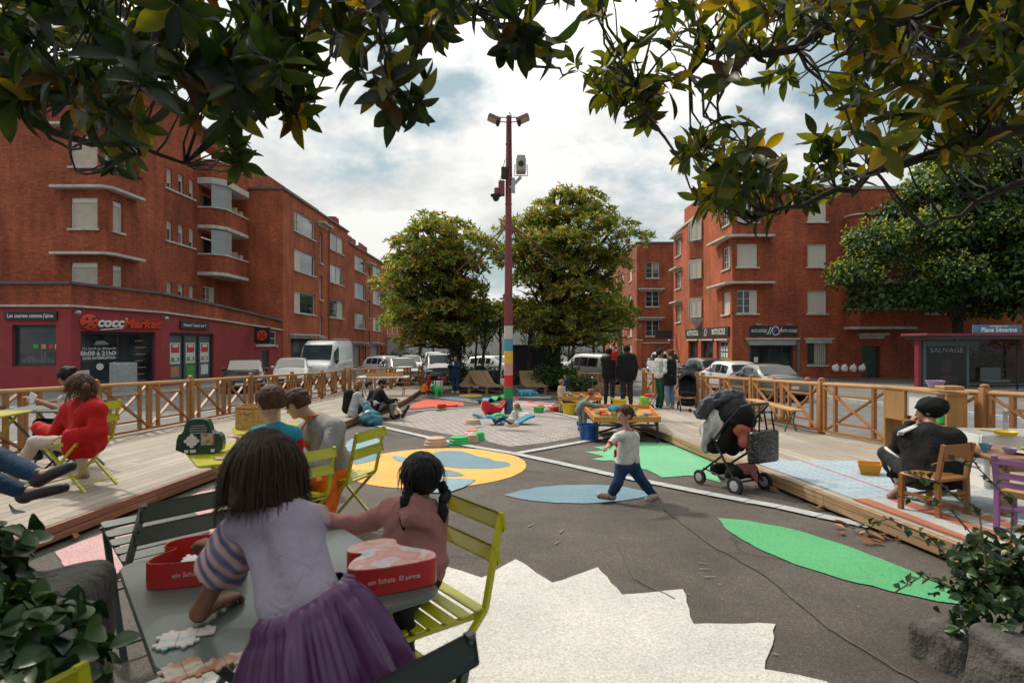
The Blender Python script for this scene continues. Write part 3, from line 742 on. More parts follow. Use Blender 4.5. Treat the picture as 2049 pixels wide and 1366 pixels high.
# ---------------------------------------------------------------- cobbles, granite strips
def cobblemat():
 m, nt, b = newmat('cobbles'); uv = uvnode(nt, rot=.35)
 br = nd(nt, 'ShaderNodeTexBrick', Scale=1.); br.inputs['Brick Width'].default_value = .21; br.inputs['Row Height'].default_value = .145; br.inputs['Mortar Size'].default_value = .016
 br.inputs['Mortar Smooth'].default_value = .6; br.offset = .5
 br.inputs['Color1'].default_value = (.40, .35, .32, 1); br.inputs['Color2'].default_value = (.30, .265, .245, 1); br.inputs['Mortar'].default_value = (.10, .085, .075, 1)
 nz = nd(nt, 'ShaderNodeTexNoise', Scale=5., Detail=2.); nt.links.new(uv, nz.inputs['Vector'])
 vm = nd(nt, 'ShaderNodeVectorMath', operation='MULTIPLY_ADD'); nt.links.new(nz.outputs['Color'], vm.inputs[0]); vm.inputs[1].default_value = (.05, .05, 0); nt.links.new(uv, vm.inputs[2])
 nt.links.new(vm.outputs[0], br.inputs['Vector'])
 c = mixc(nt, 1., br.outputs[0], ramp(nt, noise(nt, uv, 14, 4), [(.3, (.75, .75, .75)), (.7, (1.22, 1.2, 1.18))]), 'MULTIPLY')
 nt.links.new(c, b.inputs['Base Color']); b.inputs['Roughness'].default_value = .75; bump(nt, b, br.outputs['Fac'], -.7, .02); return m
paint('cobbled_paving', [(771, 845), (850, 823), (900, 819), (960, 815), (1040, 812), (1110, 818), (1180, 840), (1240, 862), (1156, 875), (1090, 886), (1021, 894), (960, 880), (880, 866)], cobblemat(), .005, I1)
m_gran = M('granite_strip', (.40, .40, .40), .75, .18, 9, .3, 90)
def gstrip(pts, w, h=.012):
 P = [G(x, y) for x, y in pts]; P = [V((p.x, p.y, 0)) for p in P]; b = MB(); L = []; Rr = []
 for i, p in enumerate(P):
  d = (P[min(i+1, len(P)-1)]-P[max(i-1, 0)]).normalized(); s = V((-d.y, d.x, 0))*w/2
  L.append(p+s); Rr.append(p-s)
 for i in range(len(P)-1):
  seg = (P[i+1]-P[i]).length; k = max(1, round(seg/1.0))
  for j in range(k):
   t0, t1 = j/k+.006/seg, (j+1)/k-.006/seg
   q = [L[i].lerp(L[i+1], t0), L[i].lerp(L[i+1], t1), Rr[i].lerp(Rr[i+1], t1), Rr[i].lerp(Rr[i+1], t0)]
   b.add([(v.x, v.y, gz(v.y)+h) for v in q], [(0, 1, 2, 3)])
 o = struct(b, 'granite_strip', m_gran); return o
gstrip([(735, 846), (753, 852), (865, 878), (942, 894), (1027, 908), (1120, 928), (1227, 952), (1330, 972), (1420, 990), (1495, 1004), (1560, 1016), (1640, 1034), (1745, 1056)], .17, .018)
gstrip([(1036, 908), (1110, 895), (1192, 880), (1260, 868)], .17, .020)
gstrip([(812, 824), (860, 820), (963, 814), (1010, 811)], .16, .018)
gstrip([(857, 793), (900, 799), (963, 806), (1010, 811), (1100, 824), (1160, 838)], .16, .022)
gstrip([(1000, 797), (1080, 792), (1130, 795)], .2, .018)
m_seam = M('tar_seam', (.080, .072, .064), .8, .3, 8, .2)
def seam(pts, w):
 b = MB(); P = [G(x, y) for x, y in pts]
 for i in range(len(P)-1):
  a, c = P[i], P[i+1]; d = V((c.x-a.x, c.y-a.y, 0)).normalized(); s = V((-d.y, d.x, 0))*w/2
  b.add([(q.x, q.y, gz(q.y)+.010) for q in (a+s, c+s, c-s, a-s)], [(0, 1, 2, 3)])
 struct(b, 'asphalt_seam', m_seam)
def wob(pts, n=7, a=2.):
 q = []
 for i in range(len(pts)-1):
  for k in range(n): q.append((pts[i][0]+(pts[i+1][0]-pts[i][0])*k/n+random.uniform(-a, a), pts[i][1]+(pts[i+1][1]-pts[i][1])*k/n+random.uniform(-a, a)*.4))
 return q+[pts[-1]]
seam(wob([(1330, 1020), (1420, 1090), (1530, 1150), (1660, 1260), (1790, 1340), (1900, 1400)]), .015)
0 and seam(wob([(1235, 1085), (1290, 1090), (1300, 1082), (1262, 1040)], 4, 1), .012); seam(wob([(1235, 1087), (1270, 1160), (1350, 1200)], 4, 1), .012)
0 and seam(wob([(1560, 1195), (1690, 1190), (1760, 1250)]), .012); seam(wob([(1130, 920), (1180, 940), (1230, 945)], 4, 1), .03)
seam(wob([(1290, 960), (1400, 985), (1500, 1010)], 5, 1), .03)
m_chalk = M('chalk_marks', (.21, .20, .195), .9, .4, 40)
b = MB()
for (x, y, l, a) in ((1400, 1140, 40, 1), (1410, 1156, 36, -1), (1398, 1128, 30, 2), (1546, 1310, 25, 6), (1110, 1090, 18, -12), (1120, 1068, 12, -14), (1056, 1055, 25, -12), (1370, 1190, 20, 3), (1715, 1215, 12, 2), (1438, 1170, 10, 4)):
 a_, c_ = G(x, y), G(x+l*.6, y+a*.6); d = V((c_.x-a_.x, c_.y-a_.y, 0)).normalized(); s = V((-d.y, d.x, 0))*.008
 b.add([(q.x, q.y, gz(q.y)+.011) for q in (a_+s, c_+s*.3, c_-s*.3, a_-s)], [(0, 1, 2, 3)])
struct(b, 'chalk_marks', m_chalk)
# ---------------------------------------------------------------- decks
m_deck = woodmat('deck_boards', (.43, .375, .305), (.28, .235, .185), .145, 1)
m_deckL = woodmat('deck_boards_grey', (.38, .33, .27), (.24, .20, .16), .145, 1)
m_fas = woodmat('deck_fascia', (.46, .31, .17), (.30, .18, .09), .09, 0)
m_fasL = woodmat('deck_fascia_red', (.34, .16, .085), (.20, .085, .045), .09, 0)
def deck(label, Lf, Rf_, y0, y1, mt, mf, edge):
 root = thing('wooden_deck', label, 'deck', (0, (y0+y1)/2, gz((y0+y1)/2)))
 yy = sorted({y0, y1} | {y for y in ys if y0 < y < y1} | {9.9 if y0 < 9.9 < y1 else y0}); b = MB(); vs = []
 for y in yy: vs += [(Lf(y), y, gz(y)+DECK), (Rf_(y), y, gz(y)+DECK)]
 b.add(vs, [(2*i, 2*i+1, 2*i+3, 2*i+2) for i in range(len(yy)-1)]); b.build('boards', mt, root, world=True)
 b = MB()
 for i in range(len(yy)-1):
  for X in (Lf, Rf_):
   a, c = yy[i], yy[i+1]; s = .045 if X is Rf_ else -.045; top = DECK-.003
   for z0, z1 in ((.035, .098), (.104, top)):
    b.add([(X(a)+s*k, a, gz(a)+z) for k in (0, 1) for z in (z0, z1)]+[(X(c)+s*k, c, gz(c)+z) for k in (0, 1) for z in (z0, z1)],
     [(2, 3, 7, 6), (0, 4, 5, 1), (1, 5, 7, 3), (0, 2, 6, 4)])
 for y in (y0, y1): b.box(((Lf(y)+Rf_(y))/2, y, gz(y)+.095), (Rf_(y)-Lf(y), .04, .145))
 b.build('edge_board', mf, root, world=True)
 b = MB()
 for i in range(len(yy)-1):
  a, c = yy[i], yy[i+1]
  for X, s in ((Lf, .25), (Rf_, -.25))[:1 if Rf_ is not DLx else 2]: b.bar((X(a)+s, a, gz(a)+.04), (X(c)+s, c, gz(c)+.04), .08, .10)
 b.build('joist', M('dark_joist', (.03, .025, .02), .9), root, world=True)
 return root
DLx = lambda y: -3.78 if y < 20 else -3.78-(y-20)*.05
FLx = lambda y: -7.12
DRx = lambda y: 3.55-.058*y
FRX = lambda y: float(np.interp(y, [1, 4.9, 7.9, 11.1, 14, 16.9, 19.8, 22.7], [7.7, 6.95, 6.25, 5.75, 5.62, 5.4, 5.2, 5.0]))
deck('long raised wooden deck in front of the red shop, yellow chair and green crank of boards', FLx, DLx, 1.6, 29, m_deckL, m_fasL, 1)['label'] = 'long raised deck with reddish edge boards, by the fence facing the red shopfront'
deck('x', DRx, lambda y: FRX(y)+.12, 2.2, 22.8, m_deck, m_fas, 0)['label'] = 'pale raised deck carrying the striped mat, toy kitchen and green-legged bench'
# ---------------------------------------------------------------- fences
m_fence = woodmat('fence_timber', (.40, .185, .06), (.26, .105, .032), 5, 0, False, .55, 1.6)
m_fence2 = woodmat('fence_handrail', (.52, .28, .10), (.38, .18, .055), 5, 0, False, .5, 1.6)
def fence(label, posts, h=.95, base=DECK, caps=True):
 """posts: xy list; two crossed panels between each pair"""
 c = posts[len(posts)//2]; root = thing('wooden_fence', label, 'fence', (c[0], c[1], gz(c[1])+base))
 Z = lambda x, y, z: V((x, y, gz(y)+base+z))
 for (x, y) in posts:
  d = V((0, 1, 0)); b = MB(); b.rbox(Z(x, y, h/2+.01), (.105, .105, h+.06), .012)
  b.lathe([(.052, 0), (.056, .018), (.05, .036), (.02, .05)], Z(x, y, h+.04), 12)
  b.build('post', m_fence, root, smooth=True, world=True)
 r = MB(); lo = MB()
 for i in range(len(posts)-1):
  a, c = V((*posts[i], 0)), V((*posts[i+1], 0)); d = (c-a); L = d.length; d /= L
  A = a+d*.055; B = c-d*.055
  P = lambda t, z: Z(*(A.lerp(B, t).xy), z)
  r.tube([P(0, h-.03), P(.5, h-.03), P(1, h-.03)], .036, 8)
  lo.bar(P(0, .06), P(1, .06), .07, .04)
  n2 = 2
  for k in range(n2):
   t0, t1 = k/n2+.012, (k+1)/n2-.012; b = MB(); w = .058
   ins = .19
   for t in (t0, t0+(t1-t0)*ins, t1-(t1-t0)*ins, t1): b.bar(P(t, .08), P(t, h-.06), w, w, up=d)
   o = V((-d.y, d.x, 0))*.024
   b.bar(P(t0+.01, .10)+o, P(t1-.01, h-.08)+o, .06, .026); b.bar(P(t0+.01, h-.08)-o, P(t1-.01, .10)-o, .06, .026)
   ti, tj = t0+(t1-t0)*ins+.006, t1-(t1-t0)*ins-.006
   b.bar(P(ti, h*.76), P(tj, h*.76), .04, .04); b.bar(P(ti, h*.24), P(tj, h*.24), .04, .04)
   b.build('panel', m_fence, root, world=True)
 r.build('handrail', m_fence2, root, smooth=True, world=True); lo.build('bottom_rail', m_fence, root, world=True)
 return root
fence('long crossed-timber fence on the reddish deck, facing the red shop and white van', [(-7.0, y) for y in (1.1, 4.1, 7.06, 10.04, 13, 16, 19, 22, 25)])
fence('short crossed-timber fence closing the far end of the reddish deck behind the trestle table', [(-6.9, 25.3), (-5.5, 27.2), (-4.35, 29)])
fence('crossed-timber fence running behind the long green-legged bench and the toy kitchen', [(7.4, 2.4), (6.95, 4.9), (6.25, 7.9), (5.75, 11.1), (5.62, 14), (5.4, 16.9)])
fence('fence stretch beside the group of adults and the empty black stroller', [(5.33, 17.2), (5.2, 19.8), (5.0, 22.7)])
fence('far low timber fence with a bench before it, beside the silver cars', [(2.9, 25.8), (4.9, 25.6)], .95, .0)
# ---------------------------------------------------------------- buildings
B_dark = brickmat('brick_left', (.47, .118, .056), (.33, .078, .041), (.24, .095, .062))  # also the shaded copy for the driving-school front
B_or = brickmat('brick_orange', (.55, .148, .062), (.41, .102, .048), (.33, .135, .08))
B_far = brickmat('brick_far', (.44, .13, .075), (.36, .10, .055), (.30, .14, .09))
m_cap = M('zinc_capping', (.10, .105, .12), .55, .2, 4)
m_conc = M('pale_concrete', (.50, .47, .42), .85, .2, 3, .25, 50)
m_white = M('white_joinery', (.66, .64, .58), .5, .08, 5, 0)
m_cream = M('cream_shutter', (.60, .53, .42), .6, .08, 5, 0)
def slatmat(name, c, pitch=.05, d=.6):
 m, nt, b = newmat(name); uv = uvnode(nt); sep = nd(nt, 'ShaderNodeSeparateXYZ'); nt.links.new(uv, sep.inputs[0])
 dv = nd(nt, 'ShaderNodeMath', operation='DIVIDE'); nt.links.new(sep.outputs[1], dv.inputs[0]); dv.inputs[1].default_value = pitch
 fr = nd(nt, 'ShaderNodeMath', operation='FRACT'); nt.links.new(dv.outputs[0], fr.inputs[0])
 cc = ramp(nt, fr.outputs[0], [(0, [x*.45 for x in c]), (.14, c), (1, c)])
 cc = mixc(nt, 1., cc, ramp(nt, noise(nt, uv, 2., 5), [(.3, (.84, .84, .84)), (.7, (1.08, 1.08, 1.08))]), 'MULTIPLY')
 nt.links.new(cc, b.inputs['Base Color']); b.inputs['Roughness'].default_value = .55; bump(nt, b, fr.outputs[0], d, .01); return m
m_roll = slatmat('roller_slats', (.58, .51, .40), .055)
m_gsh = slatmat('grey_roller', (.33, .34, .35), .09)
def vslat(name, c, pitch=.09):
 m, nt, b = newmat(name); uv = uvnode(nt, rot=PI/2); sep = nd(nt, 'ShaderNodeSeparateXYZ'); nt.links.new(uv, sep.inputs[0])
 dv = nd(nt, 'ShaderNodeMath', operation='DIVIDE'); nt.links.new(sep.outputs[1], dv.inputs[0]); dv.inputs[1].default_value = pitch
 fr = nd(nt, 'ShaderNodeMath', operation='FRACT'); nt.links.new(dv.outputs[0], fr.inputs[0])
 cc = ramp(nt, fr.outputs[0], [(0, [x*.5 for x in c]), (.1, c), (1, c)])
 nt.links.new(cc, b.inputs['Base Color']); b.inputs['Roughness'].default_value = .6; bump(nt, b, fr.outputs[0], .5, .008); return m
m_vsh = vslat('folding_shutter', (.60, .54, .45))
def glassmat(name, c=(.03, .034, .038), r=.06):
 m, nt, b = newmat(name); uv = nt.nodes.new('ShaderNodeTexCoord').outputs['Object']
 nt.links.new(ramp(nt, noise(nt, uv, .7, 3), [(.35, [x*.5 for x in c]), (.65, [x*2.2 for x in c])]), b.inputs['Base Color'])
 b.inputs['Roughness'].default_value = r; b.inputs['Specular IOR Level'].default_value = .8
 bump(nt, b, noise(nt, uv, .9, 2), .03, .05); return m
m_glass = glassmat('window_glass'); m_curt = glassmat('curtained_glass', (.16, .16, .155), .12); m_shopg = glassmat('shop_glass', (.022, .026, .03), .05)
m_dkfr = M('dark_grey_frame', (.035, .042, .048), .45, .1, 5, 0)
m_iron = M('black_iron', (.015, .015, .016), .45, .2, 8, 0)
class Facade:
 def __init__(s, p0, p1, z0, z1):
  s.p0, s.p1 = V((*p0, 0)), V((*p1, 0)); s.L = (s.p1-s.p0).length; s.t = (s.p1-s.p0)/s.L
  s.n = V((s.t.y, -s.t.x, 0)); s.z0, s.z1 = z0, z1; s.op = []
 def at(s, u, z, d=0): return s.p0+s.t*u+V((0, 0, z))+s.n*d     # d > 0 is outwards
 def wall(s, b, depth=.16):
  us = sorted({0, s.L} | {x for o in s.op for x in o[:2]}); zs = sorted({s.z0, s.z1} | {x for o in s.op for x in o[2:4]})
  for i in range(len(us)-1):
   for j in range(len(zs)-1):
    cu, cz = (us[i]+us[i+1])/2, (zs[j]+zs[j+1])/2
    if any(o[0] < cu < o[1] and o[2] < cz < o[3] for o in s.op): continue
    b.add([s.at(us[i], zs[j]), s.at(us[i+1], zs[j]), s.at(us[i+1], zs[j+1]), s.at(us[i], zs[j+1])], [(0, 1, 2, 3)])
  for o in s.op:
   u0, u1, a, c = o[:4]; d = -(o[4] if len(o) > 4 else depth)
   for (A, B_) in (((u0, a), (u1, a)), ((u1, a), (u1, c)), ((u1, c), (u0, c)), ((u0, c), (u0, a))):
    b.add([s.at(*A), s.at(*B_), s.at(*B_, d), s.at(*A, d)], [(0, 1, 2, 3)])
 def bx(s, b, u0, u1, z0, z1, d0, d1):
  vs = [s.at(u, z, d) for d in (d0, d1) for z in (z0, z1) for u in (u0, u1)]
  return b.add(vs, [(0, 2, 3, 1), (4, 5, 7, 6), (0, 1, 5, 4), (2, 6, 7, 3), (0, 4, 6, 2), (1, 3, 7, 5)])
def window(f, root, u0, u1, z0, z1, kind='roller', sill=True, depth=.16, sillmat=None, add=True, fw=.055):
 if add: f.op.append((u0, u1, z0, z1, depth))
 d = -depth; b = MB()
 for (a, c, e, g) in ((u0, u0+fw, z0, z1), (u1-fw, u1, z0, z1), (u0+fw, u1-fw, z0, z0+fw), (u0+fw, u1-fw, z1-fw*1.4, z1)): f.bx(b, a, c, e, g, d-.01, d+.06)
 w = u1-u0; hgt = z1-z0; panes = []; shut = []
 iu0, iu1, iz0, iz1 = u0+fw, u1-fw, z0+fw, z1-fw*1.4
 def mull(u, s=.02): f.bx(b, u-s, u+s, iz0, iz1, d-.008, d+.05)
 if kind == 'roller':
  f.bx(b, iu0, iu1, iz1-.16, iz1, d-.008, d+.075); shut.append((iu0, iu1, iz0, iz1-.16, m_roll))
 elif kind == 'narrow':
  k = iz1-hgt*random.choice((.25, .62, .3)); shut.append((iu0, iu1, k, iz1, m_roll)); panes.append((iu0, iu1, iz0, k-.03)); f.bx(b, iu0, iu1, k-.03, k, d-.008, d+.05)
 elif kind == 'closed': mull((u0+u1)/2, .012); shut += [(iu0, (u0+u1)/2-.012, iz0, iz1, m_vsh), ((u0+u1)/2+.012, iu1, iz0, iz1, m_vsh)]
 elif kind in ('casement', 'half'):
  a = iu0; c = iu1
  if kind == 'half': c = iu0+(iu1-iu0)*.66; shut.append((c+.01, iu1, iz0, iz1, m_vsh)); mull(c, .025)
  mm = (a+c)/2; mull(mm, .035)
  for z in (.33, .66): f.bx(b, a, c, iz0+(iz1-iz0)*z-.012, iz0+(iz1-iz0)*z+.012, d-.008, d+.04)
  panes += [(a, mm-.035, iz0, iz1), (mm+.035, c, iz0, iz1)]
 elif kind == 'open':   # shutters folded back at both sides with a dark gap between
  g = w*.16; mid = (u0+u1)/2; shut += [(iu0, mid-g/2, iz0, iz1, m_vsh), (mid+g/2, iu1, iz0, iz1, m_vsh)]; panes.append((mid-g/2, mid+g/2, iz0, iz1)); mull(mid)
  for z in (.33, .66): f.bx(b, mid-g/2, mid+g/2, iz0+(iz1-iz0)*z-.015, iz0+(iz1-iz0)*z+.015, d-.008, d+.04)
 elif kind.startswith('wide'):
  k = int(kind[4:] or 0); q = [((0, .3, 1), (.3, 1, 0)), ((0, .22, 1), (.22, .4, 0), (.4, 1, 1)), ((0, .42, 1), (.42, .78, 0), (.78, 1, 1)), ((0, .62, 0), (.62, 1, 1)), ((0, .2, 2), (.2, 1, 3)), ((0, .55, 0), (.55, .75, 1), (.75, 1, 0))][k]
  for (a, c, s_) in q:
   a2, c2 = iu0+(iu1-iu0)*a, iu0+(iu1-iu0)*c
   if a > 0: mull(a2, .03)
   if s_ == 1: shut.append((a2+.03, c2-.03, iz0, iz1, m_vsh))
   else:
    panes.append((a2+.03, c2-.03, iz0, iz1, m_curt if s_ == 3 else None))
    if s_ == 2:
     for z in (.3, .6): f.bx(b, a2, c2, iz0+(iz1-iz0)*z-.02, iz0+(iz1-iz0)*z+.02, d-.008, d+.04)
 elif kind == 'slot':
  n = max(2, int(hgt/.55)); panes.append((iu0, iu1, iz0, iz1))
  for i in range(1, n): f.bx(b, iu0, iu1, iz0+(iz1-iz0)*i/n-.02, iz0+(iz1-iz0)*i/n+.02, d-.008, d+.04)
 elif kind == 'bars':
  shut += [(iu0+(iu1-iu0)*.42, iu1, iz0, iz1, m_vsh)]; panes.append((iu0, iu0+(iu1-iu0)*.42, iz0, iz1))
 elif kind == 'garage': shut.append((iu0, iu1, iz0, iz1, m_gsh))
 elif kind == 'glass': panes.append((iu0, iu1, iz0, iz1))
 o = b.build('window', sillmat and m_white or m_white, root, world=True)
 for p in panes:
  g = MB(); f.bx(g, p[0], p[1], p[2], p[3], d-.006, d+.012)
  g.build('pane', (p[4] if len(p) > 4 and p[4] else (m_curt if random.random() < .25 else m_glass)), o, world=True)
 for p in shut:
  g = MB(); f.bx(g, p[0], p[1], p[2], p[3], d-.004, d+.03); g.build('shutter', p[4], o, world=True)
 if kind == 'bars':
  g = MB()
  for i in range(9):
   u = u0+.06+(w-.12)*i/8; q = f.at(u, z0, .03); g.tube([q, f.at(u, z1, .03)], .012, 6)
  for z in (z0+.1, z1-.1): g.tube([f.at(u0, z, .03), f.at(u1, z, .03)], .012, 6)
  g.build('bars', m_iron, o, world=True)
 if sill:
  g = MB(); f.bx(g, u0-.1, u1+.1, z0-.10, z0-.002, -depth+.005, .10); g.build('sill', m_conc, o, world=True)
 return o
def canopy(f, root, u0, u1, z, th=.13, proj=.42, name='canopy'):
 b = MB(); f.bx(b, u0, u1, z, z+th, -.05, proj); f.bx(b, u0+.12, u1-.12, z-.22, z-.003, -.05, .06)
 b.build(name, m_conc, root, world=True)
# ---- building 1: the corner block over the red shop
r1 = thing('apartment_building', 'red brick corner block with rounded balconies above the dark red grocery shop', 'building', (-19.4, 28.5, gz(28)))
zt = 14.7; fA = Facade((-36, 28.5), (-19.4, 28.5), 2.5, zt); fB = Facade((-19.4, 28.5), (-19.4, 41.7), 2.5, zt)
ua = lambda x: x+36
for z0 in (3.75, 6.89, 9.85):
 window(fA, r1, ua(-21.07), ua(-19.78), z0, z0+(1.52 if z0 < 4 else 1.48), 'roller', z0 > 4); window(fB, r1, .55, 1.30, z0, z0+1.48, 'roller', z0 > 4)
 window(fA, r1, ua(-30.2), ua(-28.8), z0, z0+1.48, 'roller', z0 > 4); window(fA, r1, ua(-26.2), ua(-24.9), z0, z0+1.48, 'closed') if z0 > 9 else None
 b = MB(); e = .45
 pl = [(-21.75, 28.5+.05), (-21.75, 28.5-e), (-19.4+e*.2, 28.5-e), (-19.4+e, 28.5-e*.2), (-19.4+e, 30.9), (-19.45, 30.9), (-19.45, 28.55)]
 b.prism(pl, z0+1.86, z0+1.98); b.build('canopy', m_conc, r1, world=True)
 b = MB()   # raised brick courses at the corner between the windows
 for k in range(13): b.box((-19.4+.0, 28.5, z0+.06+k*.113), (.50, .50, .08))
 for vi in range(len(b.v)): x, y, z = b.v[vi]; b.v[vi] = (min(x, -19.365), max(y, 28.465), z)
 b.build('corner_courses', B_dark, r1, world=True)
for z0 in (3.75, 7.2, 10.16):
 for y in (33.57, 34.75, 35.9): window(fB, r1, y-28.5, y-28.5+.55, z0, z0+1.12, 'narrow', False)
 b = MB(); fB.bx(b, 33.4-28.5, 36.6-28.5, z0-.1, z0-.003, -.1, .08); b.build('sill', m_conc, r1, world=True)
fB.op += [(8.75, 12.0, 6.90, 8.35, 1.0), (8.75, 12.0, 9.78, 11.25, 1.0), (8.75, 12.0, 12.7, 14.1, 1.0)]
window(fB, r1, 9.0, 10.6, 3.75, 5.0, 'half', False)
b = MB(); fA.wall(b); fB.wall(b)
b.add([(-19.4, 41.7, 2.5), (-19.4, 60, 2.5), (-19.4, 60, zt), (-19.4, 41.7, zt)], [(0, 1, 2, 3)])
b.build('wall', B_dark, r1, world=True, recalc=False)
b = MB(); b.box((-27.7, 34, zt+.06), (17.2, 11.6, .12)); b.build('roof_edge', m_cap, r1, world=True)
bal = [(-19.41, 36.9), (-18.55, 36.9), (-17.98, 37.6), (-17.98, 40.6), (-18.3, 41.1), (-19.41, 41.1)]
def off(poly, d, c=(-19.41, 39)): return [(x+(d if x > -19.4 else 0), y+(d if y > c[1] else -d)*(1 if x > -19.4 or True else 0)) for x, y in poly]
for zb, bottom in ((5.8, True), (8.7, False)):
 root = MB(); root.loft([[V((x, y, z)) for x, y in bal] for z in (zb, zb+1.05)], cap=True); o = root.build('balcony', B_dark, r1, world=True)
 q = MB(); q.prism(off(bal, .06), zb+1.053, zb+1.14); q.build('coping', m_conc, o, world=True)
 q = MB(); q.prism(off(bal, .05), zb-.20, zb-.003)
 q.build('soffit', m_conc, o, world=True)
 q = MB(); q.box((-20.35, 39, zb+1.75), (.06, 3.3, 1.5)); q.build('recess_wall', M('balcony_render', (.30, .25, .19), .8), o, world=True)
 q = MB(); q.box((-20.28, 38.3, zb+1.72), (.06, .9, 1.4)); q.build('balcony_door', m_vsh, o, world=True)
 q = MB(); q.box((-20.28, 39.9, zb+1.72), (.06, 1.1, 1.3)); q.build('pane', m_glass, o, world=True)
 gm = MATS.get('clear_panel')
 if gm is None:
  gm, nt_, b_ = newmat('clear_panel'); b_.inputs['Base Color'].default_value = (.6, .66, .66, 1); b_.inputs['Alpha'].default_value = .35; b_.inputs['Roughness'].default_value = .05; MATS['clear_panel'] = gm
 q = MB()
 for (A, C) in (((-18.6, 36.95), (-18.03, 37.6)), ((-18.03, 37.63), (-18.03, 38.4))): q.bar((A[0], A[1], zb+1.88), (C[0], C[1], zb+1.88), .015, 1.46)
 q.build('glass_panel', gm, o, world=True)
 q = MB(); q.box((-18.3, 39.4, zb+1.36), (.3, .5, .4), .3); q.box((-18.3, 40.1, zb+1.32), (.3, .45, .32)); q.build('storage_box', M('box_tan', (.4, .28, .2)), o, world=True)
q = MB(); q.prism(off(bal, .07), 11.25, 11.617); o = q.build('balcony_canopy', m_conc, r1, world=True)
q = MB(); q.loft([[V((x, y, z)) for x, y in bal] for z in (11.62, 12.65)]); q.build('balcony', B_dark, r1, world=True)
q = MB(); q.prism(off(bal, .06), 12.655, 12.75); q.build('coping', m_conc, r1, world=True)
m_rend = M('dark_red_render', (.31, .042, .043), .85, .10, 2.5, .3, 60)
sp_ = [(-36, 26), (-19.2, 26), (-17.4, 29.6), (-17.25, 35.5), (-16.05, 41.6)]
zs_ = [(4.02, 3.06), (4.0, 3.05), (3.85, 2.95), (3.55, 2.75), (2.9, 2.3)]
shop = []
b = MB(); br = MB(); cp = MB(); st = MB()
m_coursed = B_dark
for i in range(4):
 f = Facade(sp_[i], sp_[i+1], gz(30)-.6, zs_[i+1][1] if i else 3.05); shop.append(f)
fs0, fs1, fs2, fs3 = shop
xs = lambda px, Y=26: (px-CX)/FP*Y
def upx(f, px):   # distance along f of the vertical line seen at photo column px
 k = (px-CX)/FP; a, t = f.p0, f.t; return (k*a.y-a.x)/(t.x-k*t.y)
w0 = (upx(fs0, 24), upx(fs0, 112)); w1 = (upx(fs1, 161), upx(fs1, 311)); w2 = (upx(fs2, 340), upx(fs2, 428))
fs0.op.append((w0[0], w0[1], .42, 2.22, .22)); fs1.op.append((w1[0], w1[1], gz(28)+.14, 1.95, .25)); fs2.op.append((w2[0], w2[1], -.62, 1.95, .18))
w3 = (upx(fs3, 512), upx(fs3, 553)); fs3.op.append((w3[0], w3[1], 1.25, 2.2, .12)); w4 = (upx(fs3, 524), upx(fs3, 538)); fs3.op.append((w4[0], w4[1], -.5, .9, .1))
for f in shop: f.wall(b)
b.build('shop_wall', m_rend, r1, world=True, recalc=False)
for i, f in enumerate(shop):
 za, zb_ = zs_[i], zs_[i+1]
 br.add([f.at(0, f.z1), f.at(f.L, f.z1), f.at(f.L, zb_[0]), f.at(0, za[0])], [(0, 1, 2, 3)])
 p, q = f.at(0, za[0]+.05, -.1), f.at(f.L, zb_[0]+.05, -.1); cp.bar(p, q, .42, .11)
 st.bar(f.at(0, za[1]-.0, .05), f.at(f.L, zb_[1], .05), .12, .09)
br.build('parapet', B_dark, r1, world=True, recalc=False); cp.build('parapet_capping', m_cap, r1, world=True); st.build('cable_trunking', m_conc, r1, world=True)
b = MB(); b.add([(x, y, z[0]-.05) for (x, y), z in zip(sp_, zs_)]+[(-19.4, 41.7, 2.9), (-19.4, 28.5, 3.9), (-36, 28.5, 3.9)], [(0, 1, 7), (0, 7, 8)][:0]+[(0, 1, 6, 7), (1, 2, 6), (2, 3, 5, 6), (3, 4, 5)] if False else [(0, 1, 6, 7), (1, 2, 3, 5, 6), (3, 4, 5)])
b.build('terrace', M('terrace_felt', (.08, .08, .085), .9), r1, world=True)
def shopwin(f, u0, u1, z0, z1, n, depth, extra=None):
 b = MB(); fw = .06; d = -depth
 for (a, c, e, g) in ((u0, u0+fw, z0, z1), (u1-fw, u1, z0, z1), (u0+fw, u1-fw, z1-.12, z1), (u0+fw, u1-fw, z0, z0+.1)): f.bx(b, a, c, e, g, d-.01, d+.07)
 for i in range(1, n): u = u0+(u1-u0)*i/n; f.bx(b, u-.035, u+.035, z0+.1, z1-.12, d-.01, d+.07)
 o = b.build('shop_window', m_dkfr, r1, world=True)
 g = MB(); f.bx(g, u0+fw, u1-fw, z0+.1, z1-.12, d-.012, d+.006); g.build('pane', m_shopg, o, world=True); return o
m_lett = M('white_lettering', (.72, .71, .69), .6, .03, 5, 0); m_lett2 = M('grey_lettering', (.28, .29, .30), .6, .1, 5, 0)
def sticker(f, o, u, z, w, h, d, mat): g = MB(); f.bx(g, u-w/2, u+w/2, z-h/2, z+h/2, d, d+.006); return g.build('sticker', mat, o, world=True)
m_lim = M('sticker_green', (.07, .36, .03), .5, .3, 9, 0); m_red = M('sticker_red', (.5, .04, .04), .5, .2, 9, 0); m_tan = M('sticker_tan', (.5, .22, .12), .5, .5, 22, 0); m_paper = M('paper_white', (.68, .67, .64), .7, .06, 9, 0)
o0 = shopwin(fs0, *w0, .42, 2.22, 1, .22); d0 = -.21
for i, (px, mt) in enumerate(((64, m_lim), (80, m_tan), (95, m_red), (108, m_paper))): sticker(fs0, o0, upx(fs0, px), 1.28, .22, .2, d0, mt)
b = MB()   # white skyline drawing on the pane
